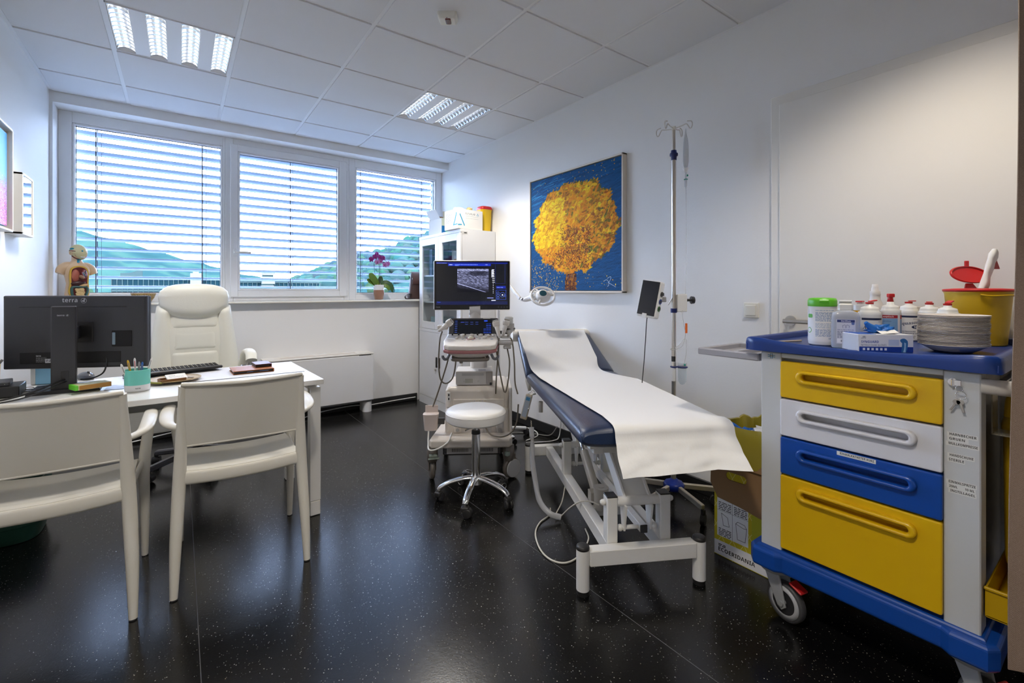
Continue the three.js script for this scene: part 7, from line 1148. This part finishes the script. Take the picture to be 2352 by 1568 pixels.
  const gb = thing('glove_box', 'blue and white box of nitrile gloves at the front of the trolley', 'glove box', [1.83, FY, -0.504], -0.75);
  mesh('box_body', [cbox(0.158, 0.056, 0.09, 0, 0.028, 0, 0.0015)], mat([0.62, 0.63, 0.68], 0.6), gb);
  mesh('front_print', [panel(0.156, 0.0545, 0, 0.028, 0.0456)], printed(gt, 0.5), gb);
  mesh('top_print', [box(0.154, 0.0008, 0.036, 0, 0.0564, -0.025), box(0.05, 0.0008, 0.05, -0.05, 0.0564, 0.016)], mat([0.02, 0.10, 0.45], 0.5), gb);
  mesh('torn_flap', [rot(box(0.05, 0.0008, 0.03), 0.35, 0, 0.1).translate(0.02, 0.064, 0.02)], M.paper, gb);
  const gl = thing('glove', 'blue nitrile glove sticking out of the glove box', 'glove', [1.843, FY + 0.057, -0.506], -0.75);
  mesh('glove_cuff', [(() => { const g = mergeVertices(new THREE.IcosahedronGeometry(1, 4).deleteAttribute('normal').deleteAttribute('uv')), p = g.attributes.position; for (let i = 0; i < p.count; i++) { const q = 1 + 0.8 * nz(p.getX(i) * 2.6 + 4, p.getY(i) * 2.6, p.getZ(i) * 2.6) + 0.3 * nz(p.getX(i) * 7, p.getY(i) * 7 + 2, p.getZ(i) * 7); p.setXYZ(i, p.getX(i) * 0.034 * q + 0.012, Math.max(0.001, p.getY(i) * 0.015 * q + 0.01), p.getZ(i) * 0.024 * q); } g.computeVertexNormals(); return prep(g); })()], mat([0.01, 0.14, 0.52], 0.5), gl);
  mesh('glove_finger', [...taper([[-0.01, 0.01, 0.005], [-0.028, 0.022, 0.008], [-0.04, 0.034, 0.01]], (k) => 0.012 * (1 - 0.7 * k) + 0.002, 10, 10)], mat([0.01, 0.14, 0.52], 0.5), gl);
  // stack of pulp dishes
  const pulp = [mat([0.66, 0.61, 0.57], 0.9), mat([0.70, 0.66, 0.62], 0.9), mat([0.60, 0.55, 0.52], 0.9)];
  const dishGeo = merge([...loft([[0.045, 0.0], [0.055, 0.002], [0.08, 0.0175], [0.0845, 0.0195], [0.085, 0.0215], [0.08, 0.0205], [0.055, 0.005], [0.015, 0.004]].map(([r, y]) => oval(0, y, 0, r, r * 0.93, 56, 2.2)))]);
  const basin = thing('blue_basin', 'shallow pale blue basin below the stack of dishes', 'basin', [1.985, FY, -0.35]);
  mesh('basin', [lathe([[0, 0.001], [0.045, 0.001], [0.07, 0.016], [0.068, 0.017], [0.043, 0.004], [0, 0.004]], 40)], mat([0.30, 0.38, 0.60], 0.35), basin);
  const nth = 'second third fourth fifth sixth seventh eighth ninth tenth eleventh twelfth thirteenth fourteenth fifteenth sixteenth seventeenth eighteenth nineteenth twentieth twenty-first'.split(' ');
  for (let k = 0; k < 22; k++) {
    const d = new THREE.Mesh(dishGeo, pulp[k % 3]); d.name = numbered('pulp_dish'); d.castShadow = d.receiveShadow = true; scene.add(d);
    d.position.set(1.985 + rnd(-0.0015, 0.0015), FY + 0.0045 + k * 0.0044, -0.35 + rnd(-0.0015, 0.0015)); d.rotation.y = -0.6 + rnd(-0.06, 0.06);
    tag(d, k === 21 ? 'topmost round pulp dish of the stack on the trolley' : k === 0 ? 'lowest round pulp dish of the stack on the trolley' : `pale round pulp dish, ${nth[k - 1]} from the bottom of the stack on the trolley`, 'dish', 'stacked pulp dishes');
  }
  // sharps bucket with open red lid
  const bu = thing('sharps_bucket', 'large yellow sharps bucket with open red lid on the trolley', 'sharps bin', [2.346, FY, -0.3475]);
  const yb2 = mat([0.66, 0.40, 0.003], 0.4);
  mesh('bucket', [lathe([[0, 0], [0.072, 0], [0.075, 0.004], [0.089, 0.185], [0.091, 0.186], [0.091, 0.194], [0.085, 0.194], [0.082, 0.15], [0.07, 0.008], [0, 0.008]], 48)], yb2, bu);
  mesh('rim', [lathe([[0.085, 0.19], [0.0935, 0.191], [0.095, 0.196], [0.0935, 0.2], [0.06, 0.203], [0.045, 0.203], [0.045, 0.198], [0.085, 0.196]], 48)], M.red, bu);
  const lidG = new THREE.Group(); lidG.name = 'open_lid'; lidG.position.set(0.022, 0.203, -0.028); lidG.rotation.set(0, -0.63, 0); bu.add(lidG);
  mesh('lid_disc', [rot(lathe([[0, 0.0], [0.05, 0.0], [0.052, 0.003], [0.05, 0.009], [0.047, 0.009], [0.046, 0.004], [0, 0.004]], 40), PI / 2 - 0.35).scale(1.36, 0.66, 1).translate(0, 0.05, 0)], M.red, lidG);
  mesh('lid_hinge', [rot(extr([[-0.022, 0], [0.022, 0], [0.012, 0.02], [-0.012, 0.02]], 0.006, 0.001), -0.3).translate(0, -0.002, 0.006)], M.red, lidG);
  mesh('lid_tab', [cbox(0.016, 0.026, 0.006, 0.006, 0.09, -0.012, 0.002)], M.red, lidG);
  mesh('carry_handle', [tube([[-0.09, 0.18, 0.02], [-0.082, 0.176, 0.045], [-0.045, 0.178, 0.082], [0.0, 0.178, 0.094], [0.045, 0.176, 0.083], [0.09, 0.17, 0.045], [0.102, 0.165, 0.035]], 0.003, 60)], yb2, bu);
  const sle = thing('paper_sleeve', 'crumpled white paper sleeve standing in the sharps bucket', 'paper', [2.335, FY + 0.19, -0.335]);
  mesh('sleeve', loft([[0, 0, 0.022, 0.01], [0.018, 0.03, 0.02, 0.012], [0.03, 0.06, 0.022, 0.008], [0.045, 0.09, 0.021, 0.011], [0.056, 0.112, 0.023, 0.009], [0.066, 0.13, 0.022, 0.012], [0.078, 0.145, 0.02, 0.008]].map(([x, y, a, b]) => oval(x * 0.6, y, -x * -0.35, a, b, 20, 3).map(([p, q, r]) => [p, q + (p - x * 0.6) * -0.5, r]))), M.paper, sle);
  mesh('sleeve_print', [rot(box(0.003, 0.05, 0.02), 0, 0.6, -0.5).translate(0.063, 0.105, 0.022)], mat([0.55, 0.12, 0.12], 0.6), sle);
  solo('pencil', 'wooden pencil lying on the left of the trolley tray', 'pencil', [bar([1.80, FY + 0.005, -0.79], [1.905, FY + 0.005, -0.755], 0.0035, 6)], mat([0.40, 0.33, 0.26], 0.6));

  // curtain at the right edge
  const weave = canvas(256, 256, (x, w, h) => { x.fillStyle = '#a18a78'; x.fillRect(0, 0, w, h); for (let j = 0; j < 128; j++) for (let i = 0; i < 64; i++) { const v = rnd(-14, 14); x.fillStyle = (i + j) % 2 ? `rgb(${172 + v},${150 + v},${132 + v})` : `rgb(${132 + v},${112 + v},${98 + v})`; x.fillRect(i * 4, j * 2, 4, 2); } });
  weave.wrapS = weave.wrapT = THREE.RepeatWrapping;
  const cu = thing('curtain', 'beige woven curtain hanging at the right picture edge', 'curtain', [0, 0, 0]);
  const zc = (u) => -0.171 + u * 0.75, xc = (u, y) => 1.70 + 0.024 * Math.abs(Math.sin(u * 26)) + 0.006 * u * Math.sin(y * 3);
  mesh('cloth', slab(70, 40, (u, v) => { const y = 0.25 + 2.41 * v; return [xc(u, y) , y, zc(u) - 0.026 * (1 - v) * (1 - u) - 0.003 * Math.sin(v * 9)]; }, 0.003), mat(0xffffff, 0.95, { map: rep(weave, 12, 34), bumpMap: rep(weaveBump, 20, 60), bumpScale: 0.0006 }), cu);
  mesh('lining', slab(60, 20, (u, v) => { const y = 0.03 + 2.63 * v; return [xc(u, y) - 0.022, y, zc(u) + 0.05]; }, 0.002), mat([0.50, 0.47, 0.46], 0.9), cu);
  mesh('rail', [cbox(0.02, 0.015, 1.2, 1.68, 2.672, 0.25)], M.whitePlastic, cu);
}
scene.traverse((o) => { if (o.isLight) o.castShadow = !o.isRectAreaLight; });
renderer.render(scene, camera);
